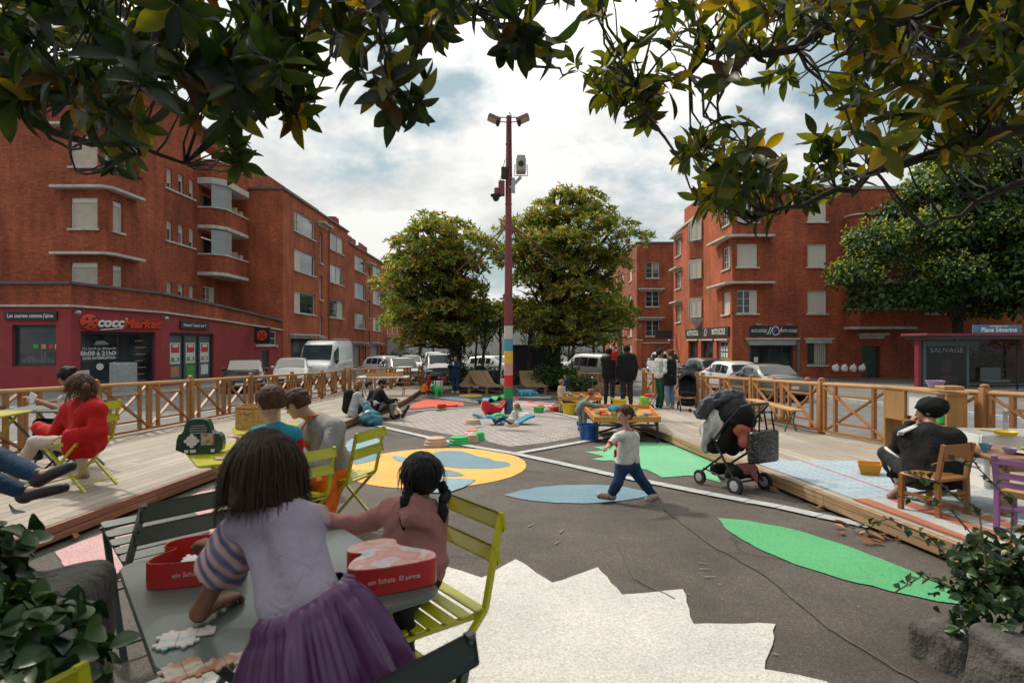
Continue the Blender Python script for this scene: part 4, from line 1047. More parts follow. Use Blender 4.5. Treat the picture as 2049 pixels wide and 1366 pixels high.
for k in range(26):
 u = w0[0]+.25+k*(w0[1]-w0[0]-.4)/26; hgt = .14+.28*abs(math.sin(k*1.7))*(.4+.6*random.random())+(.15 if 13 < k < 19 else 0)
 for (a, c) in (((0, 0), (0, hgt)), ((0, hgt), (.07, hgt)), ((.07, hgt), (.07, 0)), ((0, hgt*.5), (.07, hgt*.5))):
  b.bar(fs0.at(u+a[0], .56+a[1], d0+.004), fs0.at(u+c[0], .56+c[1], d0+.004), .008, .008)
b.build('skyline_drawing', m_lett2, o0, world=True)
o1 = shopwin(fs1, *w1, gz(28)+.14, 1.95, 2, .25); d1 = -.238; R1 = RF(fs1.t, fs1.n)
um = upx(fs1, 206)
text('Du lundi au dimanche', .17, 'lettering', m_lett, o1, fs1.at(um, 1.18, d1+.01)-WLOC[r1.name], R1); text('8h00 à 21h00', .30, 'lettering', m_lett, o1, fs1.at(um, .95, d1+.01)-WLOC[r1.name], R1, bold=.006)
text('SANS INTERRUPTION', .155, 'lettering', m_lett, o1, fs1.at(um, .74, d1+.01)-WLOC[r1.name], R1, bold=.004)
b = MB();
for k in range(5): b.bar(fs1.at(um+.0+k*.02-.25, 1.36+.035*k, d1+.01), fs1.at(um+.5-k*.05-.1, 1.38+.035*k, d1+.01), .012, .012)
b.build('ribbon_mark', m_lett, o1, world=True)
g = MB(); g.lathe([(.16, 0), (.16, .008)], fs1.at(um, .35, d1), 20, ax=RF(fs1.t, fs1.n)); g.build('round_sticker', m_paper, o1, world=True)
sticker(fs1, o1, upx(fs1, 238), .42, .24, .28, d1, m_tan); sticker(fs1, o1, upx(fs1, 175), .02, .4, .4, d1, m_paper)
g = MB()
for k in range(7): fs1.bx(g, upx(fs1, 276), upx(fs1, 276)+.5*random.uniform(.6, 1.1), 1.5-k*.32, 1.56-k*.32, d1, d1+.008)
g.build('shelf_goods', M('goods', (.22, .16, .12), .6, .9, 30, 0), o1, world=True)
o2 = shopwin(fs2, *w2, -.62, 1.95, 3, .18); d2 = -.17
m_gp = M('grey_pane_film', (.085, .115, .125), .4, .2, 3, 0)
g = MB()
for i in range(3): u = w2[0]+(w2[1]-w2[0])*(i+.5)/3; wd_ = (w2[1]-w2[0])/3*.84; fs2.bx(g, u-wd_/2, u+wd_/2, -.5, 1.80, d2-.004, d2+.002)
g.build('window_film', m_gp, o2, world=True)
for i in range(3):
 u = w2[0]+(w2[1]-w2[0])*(i+.5)/3; wd_ = (w2[1]-w2[0])/3*.62
 po = sticker(fs2, o2, u, .88, wd_, 1.1, d2+.004, m_paper); po.name = 'poster'; WLOC[po.name] = WLOC[r1.name]
 sticker(fs2, po, u, 1.14, wd_*.8, .46, d2+.012, m_red); sticker(fs2, po, u, 1.26, wd_*.55, .14, d2+.020, m_paper)
 sticker(fs2, po, u, .56, wd_*.8, .22, d2+.012, (m_lim, m_lim, m_tan)[i]); sticker(fs2, po, u+.05, .56, wd_*.3, .16, d2+.02, m_paper)
 sticker(fs2, o2, u, -.07, wd_*.85, .55, d2+.004, (m_tan, m_lim, m_paper)[i])
window(fs3, r1, *w3, 1.25, 2.2, 'slot', True, .12, add=False)
b = MB(); fs3.bx(b, *w4, -.5, .9, -.09, -.06); b.build('metal_hatch', m_dkfr, r1, world=True)
b = MB(); fs0.bx(b, 0, fs0.L, gz(28)-.1, gz(28)+.30, .0, .03); b.build('plinth', M('plinth_red', (.28, .036, .038), .85), r1, world=True)
# ---- shop signs
def sign(name, label, f, u0, u1, z0, z1, d=.03, th=.06, mat=None, group=None):
 o = thing(name, label, 'sign', f.at((u0+u1)/2, z0, d), 0, group); b = MB(); f.bx(b, u0, u1, z0, z1, d-.02, d+th)
 o2_ = b.build('panel', mat or M('sign_charcoal', (.022, .027, .030), .5, .1, 5, 0), o, world=True); return o
s = sign('shop_sign', "dark strip sign reading 'Les courses comme j'aime' over the display window", fs0, upx(fs0, 12), upx(fs0, 116), 2.44, 2.80)
text("Les courses comme j'aime", .235, 'lettering', m_lett, s, fs0.at(upx(fs0, 64), 2.61, .105)-WLOC[s.name], RF(fs0.t, fs0.n), sx=.80, bold=.004)
s = sign('shop_sign', "small dark sign reading 'Ouvert 7 jours sur 7' above the three posters", fs2, upx(fs2, 359), upx(fs2, 415), 2.17, 2.58)
text('Ouvert 7 jours sur 7', .22, 'lettering', m_lett, s, fs2.at(upx(fs2, 387), 2.37, .10)-WLOC[s.name], RF(fs2.t, fs2.n), sx=1.2, bold=.004)
uL, uM = upx(fs1, 177), upx(fs1, 255); s = thing('shop_sign', 'large grocery name letters with a round red ladybird emblem over the shop door', 'sign', fs1.at(uM, 2.2, .05))
m_sred = M('sign_red', (.62, .055, .02), .45, .06, 5, 0); m_blk = M('sign_black', (.012, .012, .012), .5, .1, 5, 0)
AX1 = RF(fs1.t, fs1.n)
b = MB(); b.lathe([(.35, 0), (.36, .04), (.33, .09), (.18, .13), (.001, .14)], fs1.at(uL, 2.36, .03), 28, ax=AX1, sx=1.05); e = b.build('emblem', m_sred, s, smooth=True, world=True)
b = MB()
for (du, dz, r) in ((-.14, .14, .06), (.13, .16, .06), (-.17, -.10, .055), (.02, -.2, .055), (.2, -.03, .055)): b.lathe([(r, 0), (r*.8, .03)], fs1.at(uL+du, 2.36+dz, .145), 12, ax=AX1)
b.bar(fs1.at(uL-.3, 2.15, .15), fs1.at(uL+.28, 2.6, .15), .03, .03); b.build('emblem_spots', m_blk, e, world=True)
text('cocci', .62, 'lettering', m_lett, s, fs1.at(upx(fs1, 222), 2.36, .05)-WLOC[s.name], AX1, .04, shear=.25, bold=.018)
text('Market', .55, 'lettering', m_sred, s, fs1.at(upx(fs1, 282), 2.32, .05)-WLOC[s.name], AX1, .04, shear=.25, bold=.022, sx=1.12)
b = MB(); b.bar(fs1.at(upx(fs1, 200), 2.03, .05), fs1.at(upx(fs1, 245), 2.12, .05), .03, .045); b.build('underline', m_lett, s, world=True)
q0 = fs3.at(upx(fs3, 509), 1.95, .0); s = thing('projecting_sign', 'square black hanging sign with a red ladybird, at the end of the red shopfront', 'sign', q0+V((.6, -.2, -.1)))
b = MB(); b.box(q0+V((.62, -.25, -.05)), (1.0, .12, 1.0)); b.build('panel', m_blk, s, world=True)
b = MB(); b.bar(q0, q0+V((.62, -.25, .46)), .05, .05); b.build('bracket', m_iron, s, world=True)
b = MB(); b.lathe([(.33, 0), (.33, .03)], q0+V((.62, -.31, -.05)), 24, ax=RF((1, 0, 0), (0, -1, 0))); e = b.build('emblem', m_sred, s, world=True)
b = MB()
for (dx, dz) in ((-.12, .1), (.12, .12), (0, -.02), (-.12, -.14), (.14, -.1)): b.lathe([(.06, 0), (.06, .02)], q0+V((.62+dx, -.338, -.05+dz)), 12, ax=RF((1, 0, 0), (0, -1, 0)))
b.build('emblem_spots', m_blk, e, world=True)
for (px, f, z, lb) in ((148, fs1, 2.74, 'emblem'), (324, fs1, 2.62, 'shop name letters'),):
 s = thing('spotlight', 'small grey spotlight on the red shopfront beside the '+lb, 'light', f.at(upx(f, px), z, .2))
 b = MB(); b.tube([f.at(upx(f, px), z+.1, 0), f.at(upx(f, px), z+.1, .25)], .025, 8); b.build('arm', m_steel(), s, world=True)
 b = MB(); b.lathe([(.05, -.12), (.09, -.1), (.10, .1), (.04, .14)], f.at(upx(f, px), z, .3), 12, ax=RF(f.t, f.n)); b.build('head', m_steel(), s, smooth=True, world=True)
# ---- building 2: long street front beyond
r2 = thing('apartment_building', 'long red brick block of wide white windows beyond the parked white van', 'building', (-16, 42, gz(42)))
f0 = Facade((-19.4, 41.7), (-16, 41.7), -1.3, 12.1); f1 = Facade((-16, 41.7), (-16, 58.2), -1.3, 12.1); f2 = Facade((-16, 58.2), (-16, 75), -1.5, 11.1); f3 = Facade((-16, 75), (-16, 90), -1.6, 10.4)
k = 0; KW = ['wide4', 'wide0', 'wide0', 'wide3', 'wide5', 'wide3', 'wide0', 'wide0', 'wide0', 'wide3', 'wide2', 'wide2']
for (y0, y1, f, zo) in ((43.9, 48.6, f1, 0), (52.3, 56.7, f1, 0), (60.8, 65.3, f2, -.8), (68.7, 73.1, f2, -.9)):
 for r, (a, c) in enumerate(((9.67, 11.2), (6.77, 8.4), (3.65, 5.25))):
  window(f, r2, y0-f.p0.y, y1-f.p0.y, a+zo, c+zo, KW[k % 12]); k += 1
for y, f, zo in ((49.6, f1, 0), (66.5, f2, -.9)):
 for (a, c) in ((8.05, 10.6), (5.0, 7.0), (2.0, 3.6)): window(f, r2, y-f.p0.y, y-f.p0.y+.85, a+zo, c+zo, 'slot', True, .22)
for y in (76.5, 79.5, 83, 86.5):
 for a in (8.0, 5.2, 2.5): window(f3, r2, y-75, y-75+1.2, a, a+1.5, 'half')
for (y0, y1, z1, kd, f) in ((43.2, 48.8, 1.9, 'glass', f1), (49.7, 50.6, 1.7, 'slot', f1), (52.6, 57.4, 1.6, 'glass', f1), (59.6, 63, 1.3, 'garage', f2), (64, 65.6, 1.2, 'slot', f2), (67.4, 71.5, 1.25, 'garage', f2), (72.5, 73.8, 1.1, 'slot', f2)):
 window(f, r2, y0-f.p0.y, y1-f.p0.y, gz(y0)+.16, z1, kd, False, .25); canopy(f, r2, y0-f.p0.y-.2, y1-f.p0.y+.2, z1+.05, .11, .3, 'ledge')
b = MB(); [f.wall(b) for f in (f0, f1, f2, f3)]
b.add([(-16, 58.2, 11.1), (-26, 58.2, 11.1), (-26, 58.2, 12.1), (-16, 58.2, 12.1)], [(0, 1, 2, 3)])
b.build('wall', B_or, r2, world=True, recalc=False)
b = MB()
for (y0, y1, z) in ((41.6, 58.3, 12.1), (58.3, 75, 11.1), (75, 90, 10.4)): b.box((-20.9, (y0+y1)/2, z+.07), (10.1, y1-y0, .14))
b.build('roof_edge', m_cap, r2, world=True)
canopy(f1, r2, 49.2-41.7, 52-41.7, 11.3, .12, .5); canopy(f2, r2, 66-58.2, 68.4-58.2, 10.1, .12, .5)
for (y, z, n) in ((57, 12.2, 0), (63, 11.2, 7), (68, 11.2, 5)):
 b = MB(); b.box((-17.2, y, z+.55), (1.0, 1.8 if n else 1.2, 1.1)); o = b.build('chimney', B_dark, r2, world=True)
 if n:
  b = MB()
  for i in range(n): b.lathe([(.1, 0), (.08, .35)], (-17.2, y-.8+1.6*i/(n-1), z+1.1), 8)
  b.build('chimney_pots', M('terracotta', (.36, .12, .06)), o, world=True)
b = MB()
for y in (58.8, 60): b.tube([(-17.4, y, 11.2), (-17.4, y, 13.6)], .03, 6)
for z in (11.9, 12.5, 13.1): b.tube([(-17.4, 58.8, z), (-17.4, 60, z)], .025, 6)
b.build('roof_ladder', m_steel(), r2, world=True)
b = MB(); b.tube([(-15.9, 52.0, gz(52)), (-15.9, 52.0, 12)], .06, 8); b.build('drainpipe', M('pipe_brown', (.22, .07, .04)), r2, world=True)
r = thing('garage_shed', 'pale grey low annex with a metal door at the far end of the brick block', 'shed', (-14.5, 80, gz(80)))
b = MB(); b.box((-14.6, 80, .2), (2.8, 7, 3.6)); b.build('wall', M('grey_cladding', (.42, .43, .44), .6), r, world=True); b = MB(); b.box((-14.6, 80, 2.08), (3.1, 7.4, .16)); b.build('roof', m_conc, r, world=True)
b = MB(); b.box((-14.4, 76.47, -.4), (1.6, .05, 2.2)); b.build('door', m_gsh, r, world=True)
# ---- building 3: driving-school corner
r3 = thing('apartment_building', 'orange-red brick corner block with the driving school signs on its ground floor', 'building', (13.9, 37.7, gz(38)))
fF = Facade((13.9, 37.7), (40, 37.7), -1.2, 11.1); fL = Facade((14.6, 54), (13.9, 37.7), -1.4, 11.1); X = lambda x: x-13.9
for z0, k1, k2 in ((9.05, 'closed', 'closed'), (6.2, 'closed', 'closed'), (3.27, 'half', 'closed')):
 window(fF, r3, X(14.2), X(15.5), z0, z0+1.47, k1); window(fF, r3, X(18.65), X(19.85), z0, z0+1.47, k2)
 window(fF, r3, X(26.1), X(27.3), z0, z0+1.47, 'half'); window(fF, r3, X(29.0), X(30.2), z0, z0+1.47, 'casement'); window(fF, r3, X(34.0), X(35.3), z0, z0+1.47, 'closed')
 L = fL.L; window(fL, r3, L-2.0, L-.45, z0, z0+1.47, 'half' if z0 > 6 else 'closed')
 window(fL, r3, L-15.4, L-13.6, z0-.1, z0+1.3, 'half')
 b = MB()
 for k in range(13): b.box((13.9, 37.7, z0+.06+k*.113), (.6, .6, .08))
 for vi in range(len(b.v)): x, y, z = b.v[vi]; b.v[vi] = (max(x, 13.868), max(y, 37.668), z)
 b.build('corner_courses', B_or, r3, world=True)
 e = .5; b = MB(); zc = z0+1.86
 b.prism([(13.93, 37.72), (13.93, 41.2), (13.9-e, 41.2), (13.9-e, 37.7-e*.2), (13.9-e*.2, 37.7-e), (16.4, 37.7-e), (16.4, 37.72)][::-1], zc, zc+.12); b.build('canopy', m_conc, r3, world=True)
 canopy(fL, r3, L-15.9, L-13.2, z0+1.6, .12, .5)
 u0, u1 = L-10.2, L-6.6; pk = .75
 q = MB(); A, C, T = fL.at(u0, 0, .003), fL.at(u1, 0, .003), fL.at(u1-1.0, 0, pk)
 for (P_, Q_) in ((A, T), (T, C)):
  q.add([P_+V((0, 0, z0-1.4 if z0 > 4 else z0-.05)), Q_+V((0, 0, z0-1.4 if z0 > 4 else z0-.05)), Q_+V((0, 0, z0+1.5)), P_+V((0, 0, z0+1.5))], [(0, 1, 2, 3)])
 o = q.build('bay_window', B_dark, r3, world=True)
 for (P_, Q_, a, c, kd) in ((A, T, .12, .92, 'open'), (T, C, .08, .92, 'closed')):
  ff = Facade((P_.x, P_.y), (Q_.x, Q_.y), 0, 9); window(ff, r3, ff.L*a, ff.L*c, z0+.02, z0+1.42, kd, False, -.05, add=False)
 q = MB(); q.prism([(A.x, A.y), (T.x, T.y), (C.x, C.y)], z0-.12, z0-.02); q.prism([(A.x, A.y), (T.x, T.y), (C.x, C.y)], z0+1.5, z0+1.6)
 if z0 < 4:
  tip = fL.at((u0+u1)/2, z0-.9, .02); q.add([A+V((0, 0, z0-.122)), T+V((0, 0, z0-.122)), C+V((0, 0, z0-.122)), tip], [(0, 1, 3), (1, 2, 3)])
 q.build('bay_slab', m_conc, o, world=True)
fF.op += [(X(15.0), X(17.75), gz(38)+.2, 1.25, .3)]
window(fF, r3, X(18.65), X(19.85), .02, 1.58, 'bars', True, .2); canopy(fF, r3, X(18.4), X(20.3), 1.62, .1, .12, 'lintel')
fF.op += [(X(22.1), X(23.25), gz(38)+.15, 1.2, .3)]
window(fF, r3, X(28.2), X(29.6), .1, 1.5, 'closed', True)
for zb in (2.42, 5.35, 8.25):
 p = [(21.0, 37.69), (21.0, 37.1), (21.35, 36.65), (24.7, 36.65), (25.05, 37.1), (25.05, 37.69)]
 b = MB(); b.loft([[V((x, y, z)) for x, y in p] for z in (zb, zb+1.02)]); o = b.build('balcony', B_dark, r3, world=True)
 ex = lambda d: [(x+(d if x > 23 else -d), y-d*(0 if y > 37.6 else 1)) for x, y in p]
 b = MB(); b.prism(ex(.06), zb+1.023, zb+1.12); b.build('coping', m_conc, o, world=True); b = MB(); b.prism(ex(.08), zb-.16, zb-.003); b.build('soffit', m_conc, o, world=True)
 if zb < 6:
  fF.op.append((X(21.2), X(24.9), zb+1.0, zb+2.65, .9))
  b = MB(); b.box((23.05, 38.58, zb+1.8), (3.7, .04, 1.7)); b.build('recess_wall', M('ochre_render', (.30, .19, .07), .8), o, world=True)
  b = MB(); b.box((22.6, 38.52, zb+1.7), (1.8, .06, 1.5)); b.build('balcony_door', m_white, o, world=True)
  b = MB()
  for x in (22.05, 22.6, 23.15): b.box((x, 38.48, zb+1.7), (.46, .04, 1.4))
  b.build('pane', m_glass, o, world=True)
  b = MB(); b.prism(ex(.1), zb+2.70, zb+2.756); b.build('canopy', m_conc, o, world=True)
for i, (a, c) in enumerate(((.8, 3.3), (4.1, 7.2), (8.1, 11.0))): fL.op.append((fL.L-c, fL.L-a, gz(42)+.2, 1.55, .3))
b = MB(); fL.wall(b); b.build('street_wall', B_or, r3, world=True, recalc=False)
b = MB(); fF.wall(b); b.build('wall', B_dark, r3, world=True, recalc=False)  # darker brick than the street face: the front's shade put into colour
b = MB(); b.prism([(13.8, 37.6), (40, 37.6), (40, 54), (14.5, 54)], 11.1, 11.28); b.build('roof_edge', m_conc, r3, world=True)
b = MB(); b.prism([(15, 44), (24, 44), (24, 52), (15, 52)], 11.28, 13.0); b.build('roof_storey', B_or, r3, world=True)
b = MB(); fF.bx(b, X(15.0), X(17.75), gz(38)+.2, 1.25, -.28, -.26); o = b.build('shop_window', m_shopg, r3, world=True)
b = MB()
for u in (15.0, 16.3, 17.1, 17.69): fF.bx(b, X(u), X(u)+.06, gz(38)+.2, 1.25, -.3, -.2)
b.build('frame', m_dkfr, o, world=True)
b = MB(); fF.bx(b, X(14.9), X(17.85), 1.27, 1.55, -.1, .16); b.build('shutter_box', m_gsh, r3, world=True); canopy(fF, r3, X(14.7), X(18.1), 1.62, .1, .2, 'ledge')
sticker(fF, o, X(15.5), .35, .25, .34, -.25, m_paper); sticker(fF, o, X(15.5), -.12, .3, .3, -.25, m_tan); text('PERMIS B', .16, 'lettering', m_lett2, o, fF.at(X(17.4), .95, -.24)-WLOC[r3.name], RF(fF.t, fF.n)) if False else None
for (x, z, mt) in ((15.35, -.45, 'balloon_teal'), (15.95, -.4, 'balloon_pink'), (16.75, -.2, 'balloon_teal')):
 g = MB(); g.sphere(fF.at(X(x), z, -.24), (.16, .05, .18), 10, 8); g.build('balloon', M(mt, (.08, .3, .34) if 'teal' in mt else (.45, .12, .2), .3), o, smooth=2, world=True)
b = MB(); fF.bx(b, X(22.1), X(23.25), gz(38)+.15, 1.2, -.28, -.24); o = b.build('entrance_door', M('door_green', (.02, .075, .05), .4), r3, world=True)
b = MB(); [fF.bx(b, X(22.2+.55*i), X(22.65+.55*i), z, z+.8, -.245, -.225) for i in (0, 1) for z in (-.7, .25)]; b.build('door_panels', M('door_green_dark', (.015, .06, .04), .4), o, world=True)
canopy(fF, r3, X(21.8), X(23.6), 1.9, .12, .4)
for i, (a, c) in enumerate(((.8, 3.3), (4.1, 7.2), (8.1, 11.0))):
 u0, u1 = fL.L-c, fL.L-a; z0 = gz(42)+.2
 b = MB();
 for (p, q, e, g) in ((u0, u0+.07, z0, 1.55), (u1-.07, u1, z0, 1.55), (u0, u1, 1.45, 1.55), (u0, u1, z0, z0+.15)): fL.bx(b, p, q, e, g, -.3, -.2)
 o = b.build('shop_window', m_white if i == 0 else m_dkfr, r3, world=True)
 b = MB(); fL.bx(b, u0+.07, u1-.07, z0+.15, 1.45, -.28, -.26); b.build('pane', m_shopg, o, world=True)
 if i == 0:
  for k in range(4):
   for j in range(4): sticker(fL, o, u0+.35+k*.55, z0+.55+j*.42, .36, .34, -.25, m_paper)
 b = MB(); fL.bx(b, u0-.15, u1+.15, 1.57, 1.67, -.1, .12); b.build('lintel', m_conc, o, world=True)
b = MB(); b.tube([(18.0, 37.55, gz(38)), (18.0, 37.55, 1.5)], .10, 8); b.build('drainpipe', M('pipe_grey', (.12, .13, .14), .5), r3, world=True)
b = MB()
for k in range(34):
 z = -.7+k*.09
 if z < 2.2: fF.bx(b, X(19.95), X(22), z, z+.05, 0, .012)
b.build('brick_banding', B_or, r3, world=True)
m_mkr = M('mark_red', (.55, .03, .06), .5, 0.05, 5, 0); m_mkb = M('mark_blue', (.05, .14, .5), .5, .05, 5, 0)
def mark(f, s, u, z, sc, d=.1):
 for (du, w_, mt, a, dz, ln) in ((-.36, .06, m_lett, .25, 0, .5), (-.2, .06, m_lett, .25, 0, .5), (.05, .08, m_mkb, .3, .0, .66), (.3, .06, m_mkr, -.28, 0, .6), (.42, .05, m_lett, .25, 0, .48)):
  b = MB(); b.bar(f.at(u+(du-a*.3)*sc, z+(dz-ln/2)*sc, d), f.at(u+(du+a*.3)*sc, z+(dz+ln/2)*sc, d), .012, w_*sc) if False else b.add([f.at(u+(du+sx*w_/2+sz*a*.5)*sc, z+(dz+sz*ln/2)*sc, d+e) for e in (0, .012) for sz in (-1, 1) for sx in (-1, 1)], [(0, 1, 3, 2), (4, 6, 7, 5), (0, 4, 5, 1), (1, 5, 7, 3), (3, 7, 6, 2), (2, 6, 4, 0)])
  b.build('emblem_stroke', mt, s, world=True)
 b = MB(); n = 20
 for i in range(n):
  a0, a1 = 2*PI*i/n, 2*PI*(i+1)/n; b.bar(f.at(u+.1*sc+.24*sc*math.cos(a0), z+.30*sc*math.sin(a0), d+.02), f.at(u+.1*sc+.24*sc*math.cos(a1), z+.30*sc*math.sin(a1), d+.02), .012, .05*sc)
 b.build('emblem_ring', m_lett, s, world=True)
s = sign('shop_sign', "black driving school sign 'AUTO ECOLE MOTO ECOLE' above the shop with the balloons", fF, X(14.98), X(17.98), 1.86, 2.48, .04)
text('AUTO ECOLE', .26, 'lettering', m_lett, s, fF.at(X(15.55), 2.16, .11)-WLOC[s.name], RF(fF.t, fF.n), sx=.62, bold=.006); text('MOTO ECOLE', .26, 'lettering', m_lett, s, fF.at(X(17.42), 2.16, .11)-WLOC[s.name], RF(fF.t, fF.n), sx=.62, bold=.006); mark(fF, s, X(16.5), 2.17, .9, .11)
for x in (15.4, 17.3):
 b = MB(); b.tube([fF.at(X(x), 2.5, 0), fF.at(X(x), 2.6, .3)], .02, 6); b.box(fF.at(X(x), 2.58, .35), (.4, .14, .08)); b.build('spot_lamp', m_steel(), s, world=True)
s = sign('shop_sign', "long black sign 'AUTO ECOLE MOTO ECOLE' on the sunlit street face", fL, fL.L-11.6, fL.L-.5, 1.82, 2.46, .04)
text('AUTO ECOLE', .55, 'lettering', m_lett, s, fL.at(fL.L-9.3, 2.14, .11)-WLOC[s.name], RF(fL.t, fL.n), sx=1., bold=.008); text('MOTO ECOLE', .55, 'lettering', m_lett, s, fL.at(fL.L-2.6, 2.14, .11)-WLOC[s.name], RF(fL.t, fL.n), sx=.85, bold=.008); mark(fL, s, fL.L-5.6, 2.14, .85, .11)
s = thing('projecting_sign', 'small square dark sign sticking out beyond the long driving school sign', 'sign', (13.9, 53.2, 2.1)); b = MB(); b.box((13.5, 53.2, 2.1), (1.5, .12, .75)); b.build('panel', M('sign_charcoal', (.02, .02, .02)), s, world=True); b = MB(); b.bar((14.6, 53.3, 2.1), (13.2, 53.3, 2.1), .04, .04); b.build('bracket', m_iron, s, world=True)
# ---- building 4: block further down the east side
r4 = thing('apartment_building', 'plain dark red brick end wall of the block behind the far driving-school corner', 'building', (14, 67, gz(67)))
g0 = Facade((14, 67), (22, 67), -2, 12.5); g1 = Facade((14.4, 92), (14, 67), -2, 12.5)
for z0 in (8.6, 5.4, 2.1, -.5):
 window(g0, r4, 1.0 if z0 > 0 else 1.2, 2.5, z0, z0+1.8, 'casement' if z0 > 0 else 'closed');
 for u in (3, 8.5, 14, 19.5): window(g1, r4, g1.L-u-2, g1.L-u, z0, z0+1.7, 'closed' if u != 8.5 else 'open')
for z0 in (7.3, 4.1): canopy(g0, r4, .2, 3, z0, .12, .5)
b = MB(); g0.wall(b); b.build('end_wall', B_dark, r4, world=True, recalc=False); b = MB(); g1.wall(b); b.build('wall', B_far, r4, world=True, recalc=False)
b = MB(); b.prism([(13.9, 66.9), (22, 66.9), (22, 92), (14.3, 92)], 12.5, 12.66); b.build('roof_edge', m_cap, r4, world=True)
w = thing('garden_wall', 'low brick wall with pale coping and piers beside the yellow gate', 'wall', (15.5, 62, gz(62)))
b = MB(); b.box((13.8, 58, .0), (3.2, .3, 2.6)); b.box((16.3, 58, .0), (1., .3, 2.6)); b.build('wall', B_far, w, world=True); b = MB(); [b.box((x, 57.9, .1), (.5, .5, 3.0)) for x in (12.3, 15.5, 16.6)]; b.build('pier', B_or, w, world=True)
b = MB(); b.box((13.9, 58, 1.36), (3.1, .5, .12)); [b.box((x, 57.9, 1.66), (.6, .6, .1)) for x in (12.3, 15.5, 16.6)]; b.build('coping', m_conc, w, world=True)
g = thing('metal_gate', 'yellow metal gate in the low brick wall', 'gate', (15.9, 57.6, gz(58))); b = MB(); b.box((16.05, 57.7, -.2), (.9, .06, 1.9)); b.build('leaf', M('gate_yellow', (.55, .32, .02), .5), g, world=True)
b = MB(); [b.bar((15.62+.2*i, 57.64, -1.1), (15.62+.2*i, 57.64, .75), .03, .03) for i in range(5)]; b.build('bars', M('gate_dark', (.1, .07, .02)), g, world=True)
# ---- pale distant blocks closing the street
for i, (x, y, w_, d_, h_, lb, c) in enumerate(((-22, 150, 40, 10, 13, 'pale distant apartment block far behind the left magnolia', (.42, .40, .37)), (26, 170, 60, 12, 9, 'low pale distant building behind the right magnolia trunk', (.40, .39, .37)))):
 o = thing('distant_building', lb, 'building', (x, y, gz(y))); ff = Facade((x-w_/2, y), (x+w_/2, y), gz(y)-1, h_+gz(y));
 for k in range(int(w_/4)-1):
  for z in range(int(h_/3)): window(ff, o, 2+k*4, 3.5+k*4, gz(y)+1+z*3, gz(y)+2.5+z*3, 'casement', False)
 b = MB(); ff.wall(b); b.box((x, y+d_/2+.1, h_/2+gz(y)), (w_, d_, h_-.1)); b.build('wall', M('far_render%d' % i, c, .9), o, world=True, recalc=False)
# ---------------------------------------------------------------- trees and plants
m_bark = M('bark', (.075, .058, .045), .9, .35, 5, .8, 26, bdist=.03); m_bark2 = M('bark_dark', (.035, .028, .022), .9, .35, 6, .8, 30, bdist=.02)
MAG = [(.085, .145, .03), (.17, .22, .04), (.24, .235, .04), (.46, .32, .05), (.44, .20, .04)]
m_leaf = leafmat('magnolia_leaf', .5, .36); m_leaf2 = leafmat('broad_leaf', .38, .5); m_ivy = leafmat('ivy_leaf', .18, .35, (1.1, 1.25, .6)); m_canr = leafmat('canopy_leaf_backlit', .60, .4, (2.5, 2.2, .4)); m_canl = leafmat('canopy_leaf', .5, .4, (2.5, 2.1, .35))  # right canopy leaf has its own brighter copy, backlight put into colour
def limb(b, p, q, r0, r1, sag=.0, n=6, wig=.06, sides=7):
 p, q = V(p), V(q); L = (q-p).length; pts = []
 for i in range(n+1):
  t = i/n; w = V((random.gauss(0, 1), random.gauss(0, 1), random.gauss(0, 1)))*wig*L*(t*(1-t))
  pts.append(p.lerp(q, t)+V((0, 0, sag*L*4*t*(1-t)))+w)
 b.tube(pts, [r0+(r1-r0)*i/n for i in range(n+1)], sides); return pts
def rosettes(name, cen, axis, nl, L, Wd, cols, wts, mat, root, detail=False, spread=(.35, 1.0), droop=.15):
 """whorls of leaves: cen (N,3), axis (N,3) the shoot direction"""
 N = len(cen); axis = axis/np.linalg.norm(axis, axis=1, keepdims=True)
 e = np.cross(axis, np.where(np.abs(axis[:, 2:3]) < .9, [[0, 0, 1.]], [[1., 0, 0]])); e /= np.linalg.norm(e, axis=1, keepdims=True); g = np.cross(axis, e)
 k = np.repeat(np.arange(N), nl); j = np.tile(np.arange(nl), N)
 ph = j*2.4+RNG.uniform(0, 6.28, N)[k]; op = RNG.uniform(*spread, len(k))
 rad = e[k]*np.cos(ph)[:, None]+g[k]*np.sin(ph)[:, None]
 d = axis[k]*np.cos(op*1.45)[:, None]+rad*np.sin(op*1.45)[:, None]
 nrm = axis[k]*np.sin(op*1.45)[:, None]-rad*np.cos(op*1.45)[:, None]+RNG.normal(0, .2, (len(k), 3))
 ln = L*RNG.uniform(.65, 1.15, len(k))
 return leafmesh(name, cen[k]+axis[k]*(j*.01)[:, None], d, nrm, ln, ln*Wd*RNG.uniform(.85, 1.15, len(k)), palette(len(k), cols, wts), mat, root, detail, droop=droop)
def lobes_points(lobes, n, shell=.62):
 """points biased to the outside of overlapping lobes"""
 vol = np.array([a[1][0]*a[1][1]*a[1][2] for a in lobes])**.75; i = RNG.choice(len(lobes), n, p=vol/vol.sum())
 c = np.array([a[0] for a in lobes])[i]; r = np.array([a[1] for a in lobes])[i]; u = unit(n)
 u[:, 2] = np.where(u[:, 2] < -.45, -u[:, 2]*.6, u[:, 2])
 t = RNG.uniform(shell, 1.06, n)[:, None]*(1+.14*np.sin(u[:, :1]*9+i[:, None])*np.cos(u[:, 1:2]*8)); return c+u*r*t, u
